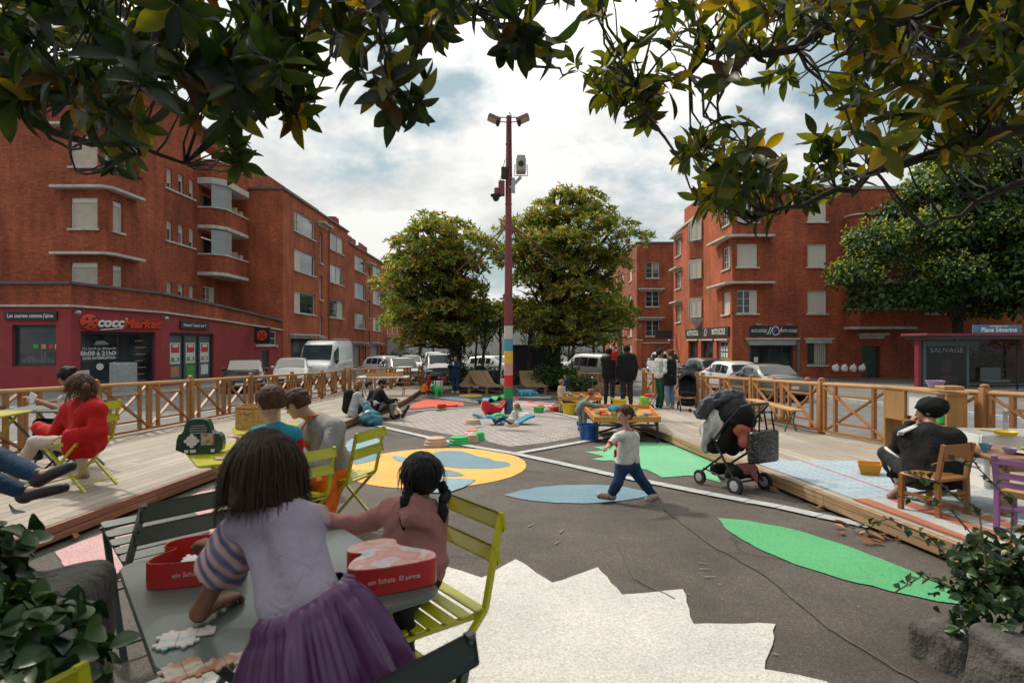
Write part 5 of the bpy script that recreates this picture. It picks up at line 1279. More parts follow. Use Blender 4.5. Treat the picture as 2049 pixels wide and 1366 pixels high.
def magnolia(label, base, crown, wts, n=3400, h0=2.0, tr=.2, clad=None):
 """crown: list of ((x,y,z),(rx,ry,rz)) lobes"""
 root = thing('magnolia_tree', label, 'tree', base, 0); b = MB(); bx, by, bz = base
 top = max(c[2] for c, r in crown); pts = limb(b, base, (bx+.1, by, bz+h0), tr*1.15, tr*.85, wig=.03, sides=10)
 tp = limb(b, pts[-1], (bx, by, top), tr*.8, .05, wig=.05, n=8)
 for c, r in crown:
  z = bz+h0*.7+(c[2]-bz-h0)*.55; p = V((bx, by, max(bz+h0*.8, z))); limb(b, p, c, tr*.42, .03, wig=.1, sag=-.03)
  for _ in range(4): u = unit(1)[0]; limb(b, V(c).lerp(p, .3), V(c)+V(u*np.array(r)*.85), .035, .01, wig=.08, n=4, sides=5)
 b.build('trunk', m_bark2, root, smooth=2, world=True)
 p, u = lobes_points(crown, n); ax = u*.75+np.array([[0, 0, .75]])+RNG.normal(0, .3, u.shape)
 rosettes('crown', p, ax, 6, .30, .42, MAG, wts, m_leaf, root, False, (.3, 1.05))
 return root
def lobeset(cx, cy, z0, z1, prof, seed, n=16, size=.9):
 """prof(t) -> half-width at height fraction t; layered lobes"""
 g = random.Random(seed); L = []
 for i in range(n):
  t = (i+.5)/n; w = prof(t); k = 3 if w > 1.2 else 1
  for j in range(k):
   a = g.uniform(0, 2*PI) if k == 1 else 2*PI*j/k+i*1.3+g.uniform(-.4, .4); rr = w*(.62 if k > 1 else .15)*g.uniform(.7, 1.1)
   s = size*g.uniform(.6, 1.25)*(w*.42+.35)*.8; rr *= g.choice((.8, 1, 1, 1.35))
   L.append(((cx+rr*math.cos(a), cy+rr*math.sin(a)*.85, z0+(z1-z0)*t+g.uniform(-.2, .2)), (s*1.15, s*1.1, s*.52)))
 return L
wl_ = [.30, .30, .20, .13, .07]
magnolia('round golden-green magnolia crown just left of the striped pole', (-2.75, 29.5, gz(29.5)), lobeset(-3.7, 29.5, 1.2, 8.0, lambda t: float(np.interp(t, [0, .2, .45, .7, .85, 1], [1.7, 2.7, 3.0, 2.7, 1.7, .7])), 3), wl_, 3500, 2.6, .2)
magnolia('taller golden-green magnolia crown just right of the striped pole', (2.05, 29, gz(29)), lobeset(2.75, 29, 1.3, 9.0, lambda t: float(np.interp(t, [0, .2, .45, .65, .85, 1], [2.2, 3.0, 3.5, 3.3, 1.9, .7])), 8, 18), wl_, 4400, 2.8, .26)
def leafcloud(name, label, cat, lobes, n, L, cols, wts, mat, trunk=None, loc=None, wd=.75, group=None, shell=.5, h=None, part='crown'):
 c = lobes[0][0]; loc = loc or (c[0], c[1], gz(c[1])); root = thing(name, label, cat, loc, 0, group)
 if trunk:
  b = MB(); p = V(loc); pts = limb(b, p, trunk[0], trunk[1], trunk[1]*.6, wig=.05, sides=9)
  for cc, r in lobes[:26]: limb(b, pts[random.choice((3, 4, 5, 6))], cc, trunk[1]*.35, .015, wig=.1, n=5, sides=6)
  b.build('trunk', m_bark, root, smooth=2, world=True)
 p, u = lobes_points(lobes, n, shell); d = unit(n)*.8+u*.5-np.array([[0, 0, .35]])
 leafmesh(part, p, d, u+unit(n)*.6+np.array([[0, 0, .5]]), L*RNG.uniform(.6, 1.3, n), L*wd*RNG.uniform(.7, 1.2, n), palette(n, cols, wts), mat, root, L < .1, droop=.2)
 return root
GRN = [(.020, .045, .012), (.035, .075, .018), (.06, .11, .025), (.11, .15, .03)]
for x, y, lb in ((-2.75, 29.5, 'ivy wrapped round the left magnolia trunk'), (2.05, 29, 'ivy wrapped round the thick right magnolia trunk')):
 leafcloud('ivy', lb, 'climbing plant', [((x, y, gz(y)+.3+k*.3), (.42, .42, .3)) for k in range(9)], 1700, .13, GRN, [5, 4, 1, .3], m_ivy, part='foliage')
for i, (x, y, h_, r_, lb) in enumerate(((-1.5, 31, 3.2, .10, 'slim dark trunk between the ivy trunk and the pole'), (-.75, 33, 3.2, .09, 'slim forked trunk just left of the striped pole'), (-2.1, 34, 3., .08, 'thin trunk beside the ivy-wrapped left magnolia'), (.9, 32, 3., .1, 'slim trunk right of the pole before the dark panel'), (3.6, 38, 3, .1, 'young tree behind the right magnolia'))):
 leafcloud('slim_tree', lb+' under the magnolia crowns', 'tree', [((x+random.uniform(-1, 1), y+random.uniform(-1, 1), gz(y)+h_+random.uniform(-.2, 1.2)), (1.0, 1.0, .6)) for _ in range(6)], 900, .2, GRN, [4, 4, 2, .5], m_leaf2, ((x+.1, y, gz(y)+h_+.3), r_), (x, y, gz(y)))
def fartree(x, y, h_, w_, lb, cols, wts, n=1500, L=.5, g='trees beyond the car park'):
 lob = [((x+random.uniform(-.5, .5)*w_, y+random.uniform(-.3, .3)*w_, gz(y)+h_*(.38+.55*random.random())), (w_*.26, w_*.26, h_*.15)) for _ in range(16)]
 return leafcloud('street_tree', lb, 'tree', lob, n, L, cols, wts, m_leaf2, ((x, y, gz(y)+h_*.55), .2), (x, y, gz(y)), .7, g)
BRT = [(.05, .10, .018), (.09, .16, .025), (.14, .20, .035), (.04, .07, .015)]
fartree(-9.5, 62, 8, 7, 'bright green tree at the end of the left brick block', BRT, [3, 4, 2, 1], 2200)
fartree(-6, 75, 7, 6, 'green tree behind the left magnolia over the parked white cars', BRT, [3, 3, 1, 2], 1600)
fartree(-12.5, 95, 8, 7, 'mid green tree beside the far grey annex', BRT, [3, 3, 1, 2], 1500)
fartree(2.5, 70, 7, 7, 'green tree seen between the two magnolia trunks', BRT, [3, 3, 1, 2], 1600)
fartree(9, 66, 7.5, 5.5, 'bright yellow-green tree left of the far brick end wall', BRT, [2, 4, 4, 1], 1900)
fartree(6.2, 60, 6.5, 4.5, 'pale green tree behind the silver people carrier', BRT, [2, 3, 4, 1], 1500)
fartree(12.3, 80, 8, 5, 'dark green tree beside the far brick block', GRN, [3, 3, 2, 1], 1500)
def hedge(lb, x0, x1, y, h_, d_=1.2, n=1500, L=.18, cols=GRN, wts=(4, 4, 2, .5)):
 k = max(2, int((x1-x0)/.9)); lob = [((x0+(x1-x0)*(i+.5)/k, y, gz(y)+h_*.5), ((x1-x0)/k*.75, d_*.5, h_*.55)) for i in range(k)]
 return leafcloud('hedge', lb, 'hedge', lob, n, L, cols, wts, m_leaf2, loc=((x0+x1)/2, y, gz(y)), part='foliage')
hedge('clipped hedge far behind the parked white cars', -13, -2, 58, 1.6, n=2600, L=.25); hedge('distant hedge behind the silver cars', 2, 12, 60, 1.8, n=2200, L=.25)
hedge('low evergreen shrubs at the foot of the left magnolia', -3.1, -.9, 30.2, 1.1, 1.4, 1800, .15); hedge('leafy shrub at the foot of the right magnolia', 1.0, 3.0, 28.2, 1.15, 1.4, 2400, .15, BRT, (4, 3, .6, 4)); hedge('low shrubs behind the right wooden lounger', .3, 1.7, 31, .8, 1.2, 1200, .15); hedge('shrub beside the beige toddler', 2.2, 3.2, 24.2, .9, .8, 1000, .13)
def lime():
 bx, by = 25.2, 33.5; bz = gz(by); root = thing('lime_tree', 'big dark lime tree with yellow blossom over the bus shelter', 'tree', (bx, by, bz))
 g = random.Random(4); lob = []
 for _ in range(88):
  a = g.uniform(0, 2*PI); t = g.random(); rr = 6.7*math.sin(PI*min(1, .25+t*.72))*g.uniform(.3, 1)
  lob.append(((bx+rr*math.cos(a)+.3, by+rr*math.sin(a)*.8-.8, bz+3.7+t*9.5), (1.5, 1.5, 1.15)))
 b = MB(); pts = limb(b, (bx, by, bz), (bx-.2, by, bz+3.6), .34, .26, wig=.03, sides=10)
 for (q, r0) in (((bx-2.6, by-.5, bz+7.5), .17), ((bx+2.4, by, bz+8), .18), ((bx+.3, by-1.5, bz+10), .19), ((bx+.2, by+1.4, bz+9), .14)):
  pp = limb(b, pts[-1], q, r0, .05, wig=.07, n=7)
  for c, r in g.sample(lob, 12): limb(b, pp[g.choice((3, 4, 5, 6))], c, .05, .012, wig=.08, n=5, sides=5)
 b.build('trunk', m_bark2, root, smooth=2, world=True)
 n = 44000; p, u = lobes_points(lob, n, .45); d = unit(n)*.8+u*.4-np.array([[0, 0, .5]])
 leafmesh('crown', p, d, u+unit(n)*.5+np.array([[0, 0, .6]]), .31*RNG.uniform(.6, 1.3, n), .24*RNG.uniform(.7, 1.2, n), palette(n, [(.026, .06, .016), (.05, .105, .026), (.09, .16, .03)], [5, 4, 2]), m_leaf2, root, False)
 n = 9500; p, u = lobes_points([l for i, l in enumerate(lob) if i % 2], n, .95); d = unit(n)*.6+np.array([[0, 0, .3]])
 leafmesh('blossom', p, d, unit(n)+np.array([[0, 0, .8]]), .20*RNG.uniform(.6, 1.2, n), .13*np.ones(n), palette(n, [(.46, .45, .06), (.34, .38, .05), (.55, .50, .09)], [1, 1, 1]), m_leaf2, root, False)
lime()
leafcloud('shrub', 'bright green shrub at the far right end of the bus shelter', 'shrub', [((22.9, 25.2, 1.4+k*.5), (.7, .7, .6)) for k in range(5)], 1600, .16, BRT, [3, 3, 1, 2], m_leaf2, ((22.9, 25.2, 1.6), .06), (22.9, 25.2, gz(25)))
leafcloud('shrub', 'dense dark shrub behind the bus shelter glass', 'shrub', [((20.5+k*.7, 28.6, .2+.2*(k % 2)), (.9, .8, 1.)) for k in range(5)], 1800, .16, GRN, [4, 3, 1, 0.2], m_leaf2, loc=(21.5, 28.6, gz(28)))
# ---------------------------------------------------------------- overhead magnolias framing the view
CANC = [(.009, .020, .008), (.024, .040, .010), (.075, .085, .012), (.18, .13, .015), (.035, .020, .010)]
def canopy_tree(label, trunk, limbs, regions, extra, seed, cols, lm, ll):
 g = random.Random(seed); root = thing('magnolia_tree', label, 'tree', (trunk[0][0], trunk[0][1], gz(trunk[0][1])))
 b = MB(); tp = limb(b, trunk[0], trunk[1], .26, .18, wig=.03, sides=12, n=8); nodes = []
 for pts, r0 in limbs:
  pts = [V(p) for p in pts]; fine = []
  for i in range(len(pts)-1):
   for k in range(7): fine.append(pts[i].lerp(pts[i+1], k/7)+V((g.gauss(0, .025), g.gauss(0, .025), g.gauss(0, .025))))
  fine.append(pts[-1]); m = len(fine); b.tube(fine, [r0*(1-.85*i/(m-1)) for i in range(m)], 8); nodes += fine[m//5:]
 cen = []; ax = []
 for (poly, n, y0, y1, up) in regions:
  xs_, ys_ = [p[0] for p in poly], [p[1] for p in poly]; k = 0
  while k < n:
   px, py = g.uniform(min(xs_), max(xs_)), g.uniform(min(ys_), max(ys_)); ins = False
   for i in range(len(poly)):
    (x1, y1_), (x2, y2_) = poly[i], poly[(i+1) % len(poly)]
    if (y1_ > py) != (y2_ > py) and px < (x2-x1)*(py-y1_)/(y2_-y1_)+x1: ins = not ins
   if not ins: continue
   p = W(px, py, g.uniform(y0, y1)); cen.append(p); k += 1
   ax.append(V((g.gauss(0, .5), g.gauss(0, .5)-.15, up+g.gauss(0, .35))))
 for p in extra: cen.append(V(p)); ax.append(V((g.gauss(0, .5), g.gauss(0, .5), .7)))
 for p in cen:
  q = min(nodes, key=lambda n_: (n_-p).length+max(0, n_.z-p.z)*-.1); L = (q-p).length
  if L > .05: limb(b, q, p, .006+.005*L, .003, sag=-.05, wig=.12, n=5, sides=5)
 b.build('trunk', m_bark2, root, smooth=2, world=True)
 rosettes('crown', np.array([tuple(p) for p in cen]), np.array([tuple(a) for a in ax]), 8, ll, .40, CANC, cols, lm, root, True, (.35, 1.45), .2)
R_ = random.Random(9)
Lpoly = [(-60, -60), (1150, -60), (1110, 10), (1010, 30), (900, 40), (850, 110), (760, 160), (640, 130), (590, 180), (480, 250), (380, 240), (270, 230), (200, 240), (120, 170), (20, 190), (-40, 130), (120, 60), (-60, 30)]
ext = [(R_.uniform(-4.5, .6), R_.uniform(1.2, 5.2), R_.uniform(3.6, 5.6)) for _ in range(55)]+[(R_.uniform(-4, 1), R_.uniform(-3, 1.), R_.uniform(2.9, 5.)) for _ in range(60)]  # unseen whorls above and behind the frame, added to shade the foreground
canopy_tree('near magnolia spreading dark glossy leaves over the upper left of the view', ((-3.6, -1.2, gz(-1.2)), (-3.2, .6, 4.0)),
 [([(-3.2, .6, 3.9), (-2.6, 2.2, 3.7), (-1.4, 3.0, 3.35), (-.2, 3.3, 3.35)], .10), ([(-3.25, .4, 3.5), (-3.6, 2.4, 3.3), (-3.1, 3.6, 2.9), (-2.3, 4.2, 2.75)], .08), ([(-3.2, .6, 3.9), (-2, 1.5, 4.6), (-.2, 2.2, 4.6), (.4, 2.6, 3.9)], .08), ([(-3.2, .5, 4), (-3.4, 3., 4.6), (-2.8, 5, 4.4)], .08), ([(-3.1, 3.4, 3.3), (-2.9, 3.6, 2.9), (-2.7, 3.7, 2.55)], .03)],
 [(Lpoly, 185, 2.3, 4.4, .1), ([(0, 190), (150, 195), (160, 245), (40, 270)], 4, 2.6, 3.0, .1), ([(190, 250), (290, 250), (280, 330), (220, 330)], 7, 3.4, 4.2, .2), ([(420, 280), (505, 300), (490, 345), (430, 340)], 6, 4, 4.6, .6), ([(730, 150), (840, 150), (830, 220), (750, 230)], 5, 2.3, 2.8, .2), ([(1010, 20), (1120, 20), (1100, 95), (1030, 90)], 6, 2.6, 3.2, -.2), ([(540, 190), (640, 200), (610, 250), (560, 250)], 6, 3, 3.6, .3)], ext, 21, [.58, .24, .10, .05, .08], m_canl, .18)  # weights lean to near-black greens, deeper shade held in leaf colour
Rpoly = [(1120, -60), (2110, -60), (2110, 330), (1900, 330), (1800, 380), (1600, 400), (1440, 420), (1400, 330), (1440, 200), (1300, 190), (1220, 150), (1180, 60)]
ext = [(R_.uniform(.3, 5.5), R_.uniform(1.4, 5.5), R_.uniform(3.6, 5.8)) for _ in range(45)]+[(R_.uniform(.5, 5), R_.uniform(-3, 1.), R_.uniform(2.9, 5.)) for _ in range(60)]  # more out-of-frame whorls, added for foreground shade on this side
canopy_tree('near magnolia with hanging bronze and green leaf whorls over the upper right of the view', ((4.6, .6, gz(.6)), (4.1, 2.4, 3.4)),
 [([(4.1, 2.4, 3.3), (3.0, 3.2, 2.72), (2.1, 3.5, 2.45), (1.5, 3.7, 2.25)], .055), ([(4.1, 2.4, 3.4), (2.8, 3., 3.35), (1.6, 3.3, 3.15), (.7, 3.4, 2.95)], .06), ([(4.1, 2.3, 3.3), (3.4, 3.8, 2.6), (2.9, 4.2, 2.3)], .06), ([(4.1, 2.4, 3.5), (3, 2.6, 4.6), (1.5, 2.8, 4.6)], .09), ([(4.1, 2.4, 3.4), (4, 4.2, 3.9), (3, 5, 4.2)], .08)],
 [(Rpoly, 115, 2.7, 4.6, .2), ([(1500, -40), (2110, -40), (2110, 90), (1880, 90), (1500, 40)], 75, 2.8, 4.4, .2), ([(1900, 60), (2100, 60), (2100, 260), (1930, 260)], 50, 2.8, 4.4, .2), ([(1170, 120), (1330, 110), (1310, 240), (1200, 200)], 14, 3.4, 4.2, .35), ([(1250, 190), (1330, 190), (1320, 230), (1270, 230)], 4, 3.2, 3.6, .1), ([(1370, 280), (1440, 270), (1480, 440), (1400, 430)], 18, 3.6, 4.4, .4), ([(1440, 330), (1720, 320), (1700, 420), (1480, 440)], 20, 3.4, 4.2, .4), ([(1700, 100), (2060, 100), (2060, 330), (1750, 330)], 26, 2.7, 4, .2)], ext, 33, [.20, .30, .32, .13, .05], m_canr, .155)  # weights lean to olive and amber, backlight held in leaf colour
# ---------------------------------------------------------------- vehicles
def carpaint(name, c, metal=.25): return M('car_'+name, c, .28, .05, 3, 0, metal=metal, coat=.6)
m_tyre = M('tyre', (.02, .02, .02), .85, .1, 5, .2); m_rim = M('alloy_rim', (.45, .46, .47), .3, .1, 5, 0, metal=.8); m_cg = glassmat('car_glass', (.02, .025, .028), .04); m_cg.node_tree.nodes['Principled BSDF'].inputs['Specular IOR Level'].default_value = .4; m_trim = M('black_trim', (.02, .02, .022), .55, .1, 5, 0); m_hl = M('headlight_lens', (.62, .64, .66), .12, .1, 5, 0, coat=1.); m_tl = M('tail_light', (.35, .015, .012), .2, .1, 5, 0, coat=1.); m_plate = M('number_plate', (.62, .62, .58), .5, .05, 5, 0)
def interp(tab, x): return float(np.interp(x, [t[0] for t in tab], [t[1] for t in tab]))
def make_car(label, paint_, kind='hatch', group='cars parked along the streets', Ln=4.1, Wd=1.74, Ht=1.48):
 """nose towards +x"""
 t = thing('parked_car', label, 'car', (0, 0, 0), 0, group); hl = Ln/2; hw = Wd/2
 if kind == 'van':
  top = [(-hl, Ht*.96), (-hl+.15, Ht), (hl*.38, Ht), (hl*.56, Ht*.93), (hl*.80, Ht*.52), (hl*.97, Ht*.43), (hl, Ht*.36)]; belt = Ht*.48
 elif kind == 'suv': top = [(-hl, Ht*.62), (-hl+.08, Ht*.66), (-hl+.38, Ht*.96), (-.3, Ht), (hl*.25, Ht*.97), (hl*.58, Ht*.66), (hl*.95, Ht*.56), (hl, Ht*.45)]; belt = Ht*.60
 elif kind == 'sedan': top = [(-hl, Ht*.55), (-hl+.05, Ht*.66), (-hl*.66, Ht*.70), (-hl*.36, Ht*.97), (0, Ht), (hl*.16, Ht*.97), (hl*.48, Ht*.66), (hl*.95, Ht*.53), (hl, Ht*.42)]; belt = Ht*.62
 else: top = [(-hl, Ht*.58), (-hl+.06, Ht*.64), (-hl+.36, Ht*.93), (-hl*.4, Ht), (hl*.1, Ht*.98), (hl*.50, Ht*.66), (hl*.94, Ht*.54), (hl, Ht*.42)]; belt = Ht*.62
 xsn = sorted({x for x, _ in top} | {-hl*.8, -hl*.5, 0, hl*.3, hl*.7, hl*.9}); rings = []; b = MB()
 for x in xsn:
  z = interp(top, x); e = abs(x)/hl; w = hw*(1-.10*e**5-.03*e*e); zb = .20+(.10*e**6); bl = min(belt, z-.04); rf = w*(.80 if kind != 'van' else .92) if z > belt+.08 else w*.90
  mid = [(w*.94, zb), (w, zb+.18), (w, bl-.12), (w*.97, bl), (rf+(w*.97-rf)*.12, bl+(z-bl)*.8), (rf*.86, z-.004), (rf*.4, z+.02)]
  rings.append([V((x, y, zz)) for y, zz in mid]+[V((x, -y, zz)) for y, zz in mid[::-1]])
 b.loft(rings); b.build('body', paint_, t, smooth=True, bevel=0)
 g = MB()    # side glass, windscreen and rear window set just proud of the shell
 cab = [x for x, z in top if z > belt+.2]; xa, xb = min(cab)+.12, max(cab)+.02
 if kind == 'van': xa = hl*.30; xb = hl*.60
 for sg in (-1, 1):
  cuts = [xa]+([xa+(xb-xa)*.36, xa+(xb-xa)*.70] if kind != 'van' else [])+[xb+(.16 if kind != 'van' else .12)]
  for i in range(len(cuts)-1):
   x0, x1 = cuts[i]+.03, cuts[i+1]-.03; q = []
   for (x, lo) in ((x0, 1), (x1, 1), (x1, 0), (x0, 0)):
    z = interp(top, x); e = abs(x)/hl; w = hw*(1-.10*e**5-.03*e*e); rf = w*(.80 if kind != 'van' else .92)
    y0_, z0_ = w*.97, belt; y1_, z1_ = rf+(w*.97-rf)*.12, belt+(z-belt)*.8
    k = .06 if lo else .95; q.append(V((x, sg*(y0_+(y1_-y0_)*k+.012), z0_+(z1_-z0_)*k)))
   if q[2].z-q[1].z < .04: q[2] = q[1]+V((0, 0, .04))
   g.add(q, [(0, 1, 2, 3)])
 def span(x0, x1, wf=.84):
  q = []
  for x in (x0, x1):
   z = interp(top, x)+.022; rf = hw*(.80 if kind != 'van' else .90)*(1 if z > belt+.3 else 1.06)*wf/.84*.9
   q += [V((x, -rf, z)), V((x, rf, z))]
  g.add([q[0], q[1], q[3], q[2]], [(0, 1, 2, 3)])
 fx = [x for x, z in top if x > 0 and z > belt+.2]; k0 = max(fx); nx = min(x for x, z in top if x > k0)
 span(k0+.06, nx-.05)
 if kind in ('hatch', 'suv'): span(-hl+.10, -hl+.33)
 if kind == 'sedan': span(-hl*.63, -hl*.38)
 g.build('windows', m_cg, t, recalc=True)
 for x in (-hl*.62, hl*.63):
  for sg in (-1, 1):
   R = Matrix.Rotation(PI/2, 3, 'X'); b = MB(); b.lathe([(.20, -.09), (.29, -.10), (.32, -.05), (.32, .05), (.29, .10), (.20, .09)], (x, sg*(hw-.09), .32), 20, ax=R); w = b.build('wheel', m_tyre, t, smooth=True)
   b = MB(); b.lathe([(.0, -.03), (.05, -.01), (.19, .02), (.205, 0)], (x, sg*(hw+.0), .32), 16, ax=R if sg < 0 else Matrix.Rotation(-PI/2, 3, 'X'), cap=False); [b.bar((x, sg*(hw+.02), .32), (x+.18*math.cos(a), sg*(hw+.02), .32+.18*math.sin(a)), .03, .02, up=(0, 1, 0)) for a in [i*1.2566 for i in range(5)]]
   b.build('rim', m_rim, w)
 zf = interp(top, hl*.97)
 for sg in (-1, 1):
  b = MB(); b.sphere((hl*.945, sg*hw*.70, zf-.10), (.14, .20, .08), 10, 6); b.build('headlight', m_hl, t, smooth=2)
  b = MB(); b.sphere((-hl*.965, sg*hw*.76, belt-.02), (.10, .14, .13 if kind != 'van' else .25), 10, 6); b.build('tail_light', m_tl, t, smooth=2)
  b = MB(); b.sphere((xb-.02 if kind != 'van' else hl*.62, sg*(hw+.07), belt+.10), (.07, .10, .08 if kind != 'van' else .16), 8, 6); b.build('mirror', m_trim if kind == 'van' else paint_, t, smooth=2)
  b = MB(); b.rbox((-.1, sg*(hw+.004), belt-.10), (.16, .03, .03), .012); b.build('door_handle', m_trim, t)
 for c_, s_, n_, mm, r_ in (((hl-.01, 0, .42), (.10, Wd*.72, .20), 'bumper', m_trim, .03), ((-hl+.01, 0, .36), (.1, Wd*.8, .16), 'bumper', m_trim, .03), ((hl+.045, 0, .44), (.012, .5, .11), 'number_plate', m_plate, .004), ((-hl-.04, 0, belt-.28), (.012, .5, .11), 'number_plate', m_plate, .004)): MB().rbox(c_, s_, r_).build(n_, mm, t)
 return t
def place(t, x, y, rz, pitch=True): t.location = (x, y, gz(y)+.012); t.rotation_euler = (0, 0, rz)
WHT, SIL, GRY, BLK, DKB = carpaint('white', (.66, .66, .64), 0), carpaint('silver', (.42, .42, .41), .5), carpaint('grey', (.19, .185, .18), .4), carpaint('black', (.015, .016, .018)), carpaint('blue', (.03, .05, .09))
v = make_car('tall white panel van parked by the left brick block', WHT, 'van', 'cars parked along the streets', 5.9, 2.0, 2.45); place(v, -11.2, 36.2, -PI/2+.02)
place(make_car('black hatchback parked before the red shopfront, nose to the fence', BLK, 'hatch', Ln=4.2), -12.6, 28.2, -PI/2+.35)
place(make_car('white hatchback between the black hatchback and the white van', WHT, 'hatch', Ln=4.2), -11.6, 31.5, -PI/2+.3)
place(make_car('white hatchback with dark rear window beside the long right fence', WHT, 'hatch', Ln=4.2, Ht=1.40), 10.3, 28.4, PI/2+.06)
place(make_car('brown-grey saloon seen from behind, beyond the green-legged bench', GRY, 'sedan', Ln=4.3, Ht=1.36), 10.2, 24.2, PI/2+.06)
place(make_car('dark car behind the empty black stroller', BLK, 'hatch'), 10.6, 33.5, PI/2+.1)
place(make_car('silver people carrier behind the beige toddler', SIL, 'suv', Ln=4.4, Ht=1.72), 4.3, 33, PI/2+.5)
place(make_car('second silver car, behind the people carrier', SIL, 'hatch', Ht=1.6), 6.0, 38, PI/2+.4)
place(make_car('small white van with red tail-lights in front of the low brick wall', WHT, 'suv', Ht=1.75), 11.6, 46, PI/2)
FAR = [(-6.2, 33.5, SIL, 'hatch', .4, 'silver hatchback just behind the far end of the left fence'), (-4.2, 34.5, GRY, 'suv', .2, 'grey car behind the woman taking a picture'), (-8.4, 41, WHT, 'hatch', .9, 'small white car near the grey garage doors'), (-6.4, 49, WHT, 'suv', .2, 'white van-like car furthest up the left car park'), (-7.6, 45, SIL, 'hatch', .2, 'silver car in front of the white van-like car'), (-4.6, 52, BLK, 'hatch', .1, 'dark car beside the white van-like car'), (-1.2, 42, WHT, 'hatch', 1.1, 'white car seen between the slim trunks'), (.2, 46, WHT, 'sedan', 1.2, 'second white car between the slim trunks and the pole'), (3.4, 45, WHT, 'hatch', .9, 'white car right of the dark panel'), (8.0, 52, WHT, 'hatch', .2, 'pale car far behind the adults'), (9.6, 56, SIL, 'hatch', .2, 'furthest silver car by the brick wall')]
for (x, y, mt, kd, a, lb) in FAR: place(make_car(lb, mt, kd, 'cars in the far car park', Ht=1.7 if kd == 'suv' else 1.48), x, y, -PI/2+a)
t = thing('motor_scooter', 'black motor scooter parked between the slim trunks and the striped pole', 'scooter', (-1.15, 29.2, gz(29)))
b = MB(); b.rbox((0, 0, .55), (1.0, .34, .3), .1); b.rbox((-.3, 0, .8), (.75, .3, .16), .08); b.rbox((.55, 0, .6), (.14, .42, .7), .06); b.rbox((-.75, 0, .98), (.34, .36, .3), .08); b.build('body', m_trim, t, smooth=True)
b = MB(); b.tube([(.62, 0, .4), (.5, 0, 1.1)], .03); b.tube([(.5, -.34, 1.1), (.5, .34, 1.1)], .025); b.build('handlebar', m_trim, t)
for x in (-.55, .68): b = MB(); b.lathe([(.12, -.05), (.24, -.06), (.25, 0), (.24, .06), (.12, .05)], (x, 0, .25), 16, ax=Matrix.Rotation(PI/2, 3, 'X')); b.build('wheel', m_tyre, t, smooth=True)
t.rotation_euler = (0, 0, -.9)
t = thing('notice_panel', 'big black panel on a dark post behind the striped pole', 'panel', (.35, 33, gz(33))); b = MB(); b.rbox((.75, 0, 1.1), (2.2, .25, 2.2), .05); b.build('board', m_blk, t); b = MB(); b.rbox((-.2, .0, .6), (.3, .3, 1.4), .05); b.rbox((1.5, .0, .2), (.3, .3, .5), .05); b.build('foot', M('oxide_red', (.12, .02, .02), .6), t)
# ---------------------------------------------------------------- striped pole
PY = 17.3; PX = (1017.5-CX)/FP*PY; ps = FP/PY
pole = thing('lamp_pole', 'tall maroon lamp pole with painted colour bands in the middle of the square', 'pole', (PX, PY, gz(PY)))
zy = lambda y: CAMH+(CY-y)/ps
m_mar = M('maroon_paint', (.20, .035, .045), .5, .12, 4, .1)
BANDS = [(829, 797, 'navy', (.025, .09, .16)), (797, 773, 'green', (.02, .25, .075)), (773, 750, 'red', (.58, .012, .012)), (750, 727, 'pink', (.56, .26, .28)), (727, 702, 'yellow', (.72, .40, .03)), (702, 678, 'blue', (.07, .26, .34)), (678, 652, 'cream', (.52, .46, .40))]
for a, c, n, col in BANDS: b = MB(); b.lathe([(.128, zy(a)), (.127, zy(c))], (PX, PY, 0), 24); b.build('band', M('band_'+n, col, .5, .12, 6, .15, 30), pole, smooth=True, world=True)
b = MB(); b.lathe([(.124, zy(652)), (.105, zy(520)), (.092, zy(445)), (.088, zy(380)), (.078, zy(320)), (.068, zy(245)), (.062, zy(232))], (PX, PY, 0), 20)
for y in (447, 410, 352, 320, 290): b.lathe([(.10 if y > 400 else .085, zy(y)), (.10 if y > 400 else .085, zy(y-2.5))], (PX, PY, 0), 20)
b.build('shaft', m_mar, pole, smooth=True, world=True)
b = MB(); b.tube([(PX+.10, PY-.04, zy(375)), (PX+.085, PY-.05, zy(300)), (PX+.075, PY-.05, zy(232)), (PX+.02, PY-.03, zy(226))], .014, 6); b.tube([(PX-.02, PY-.09, zy(370)), (PX+.03, PY-.085, zy(300)), (PX+.01, PY-.08, zy(236))], .012, 6); b.build('cable', m_trim, pole, smooth=True, world=True)
for sg in (-1, 1):
 b = MB(); [b.tube([(PX, PY, zy(y)), (PX+sg*.24, PY-.05, zy(y))], .014, 6) for y in (236, 245)]; b.build('lamp_arm', m_mar, pole, world=True)
 R = Matrix.Rotation(sg*.45, 3, 'Y')@Matrix.Rotation(-.5, 3, 'X') if sg < 0 else Matrix.Rotation(-.45, 3, 'Y')@Matrix.Rotation(-.5, 3, 'X')
 R = Matrix.Rotation(-sg*.42, 3, 'Y')@Matrix.Rotation(-.45, 3, 'X'); c = V((PX+sg*.42, PY-.06, zy(240)))
 b = MB(); b.rbox(c, (.36, .24, .10), .02, R=R); o = b.build('floodlight', m_mar, pole, world=True); b = MB(); b.box(c+R@V((sg*.03, 0, -.056)), (.25, .18, .014), R=R); b.build('lens', M('lamp_lens', (.42, .36, .28), .3), o, world=True); b = MB(); b.box(c+R@V((-sg*.16, 0, -.03)), (.07, .25, .12), R=R); b.build('housing', m_trim, o, world=True)
c = V((PX+.36, PY-.10, zy(335))); b = MB(); b.rbox(c, (.28, .42, .36), .04); b.rbox(c+V((0, 0, .23)), (.24, .3, .12), .04); o = b.build('siren_box', M('beige_plastic', (.36, .33, .27), .6), pole, smooth=True, world=True)
b = MB(); b.lathe([(.075, 0), (.08, .02), (.05, .03)], c+V((.0, -.21, .02)), 16, ax=RF((1, 0, 0), (0, -1, 0))); b.build('horn', m_blk, o, world=True)
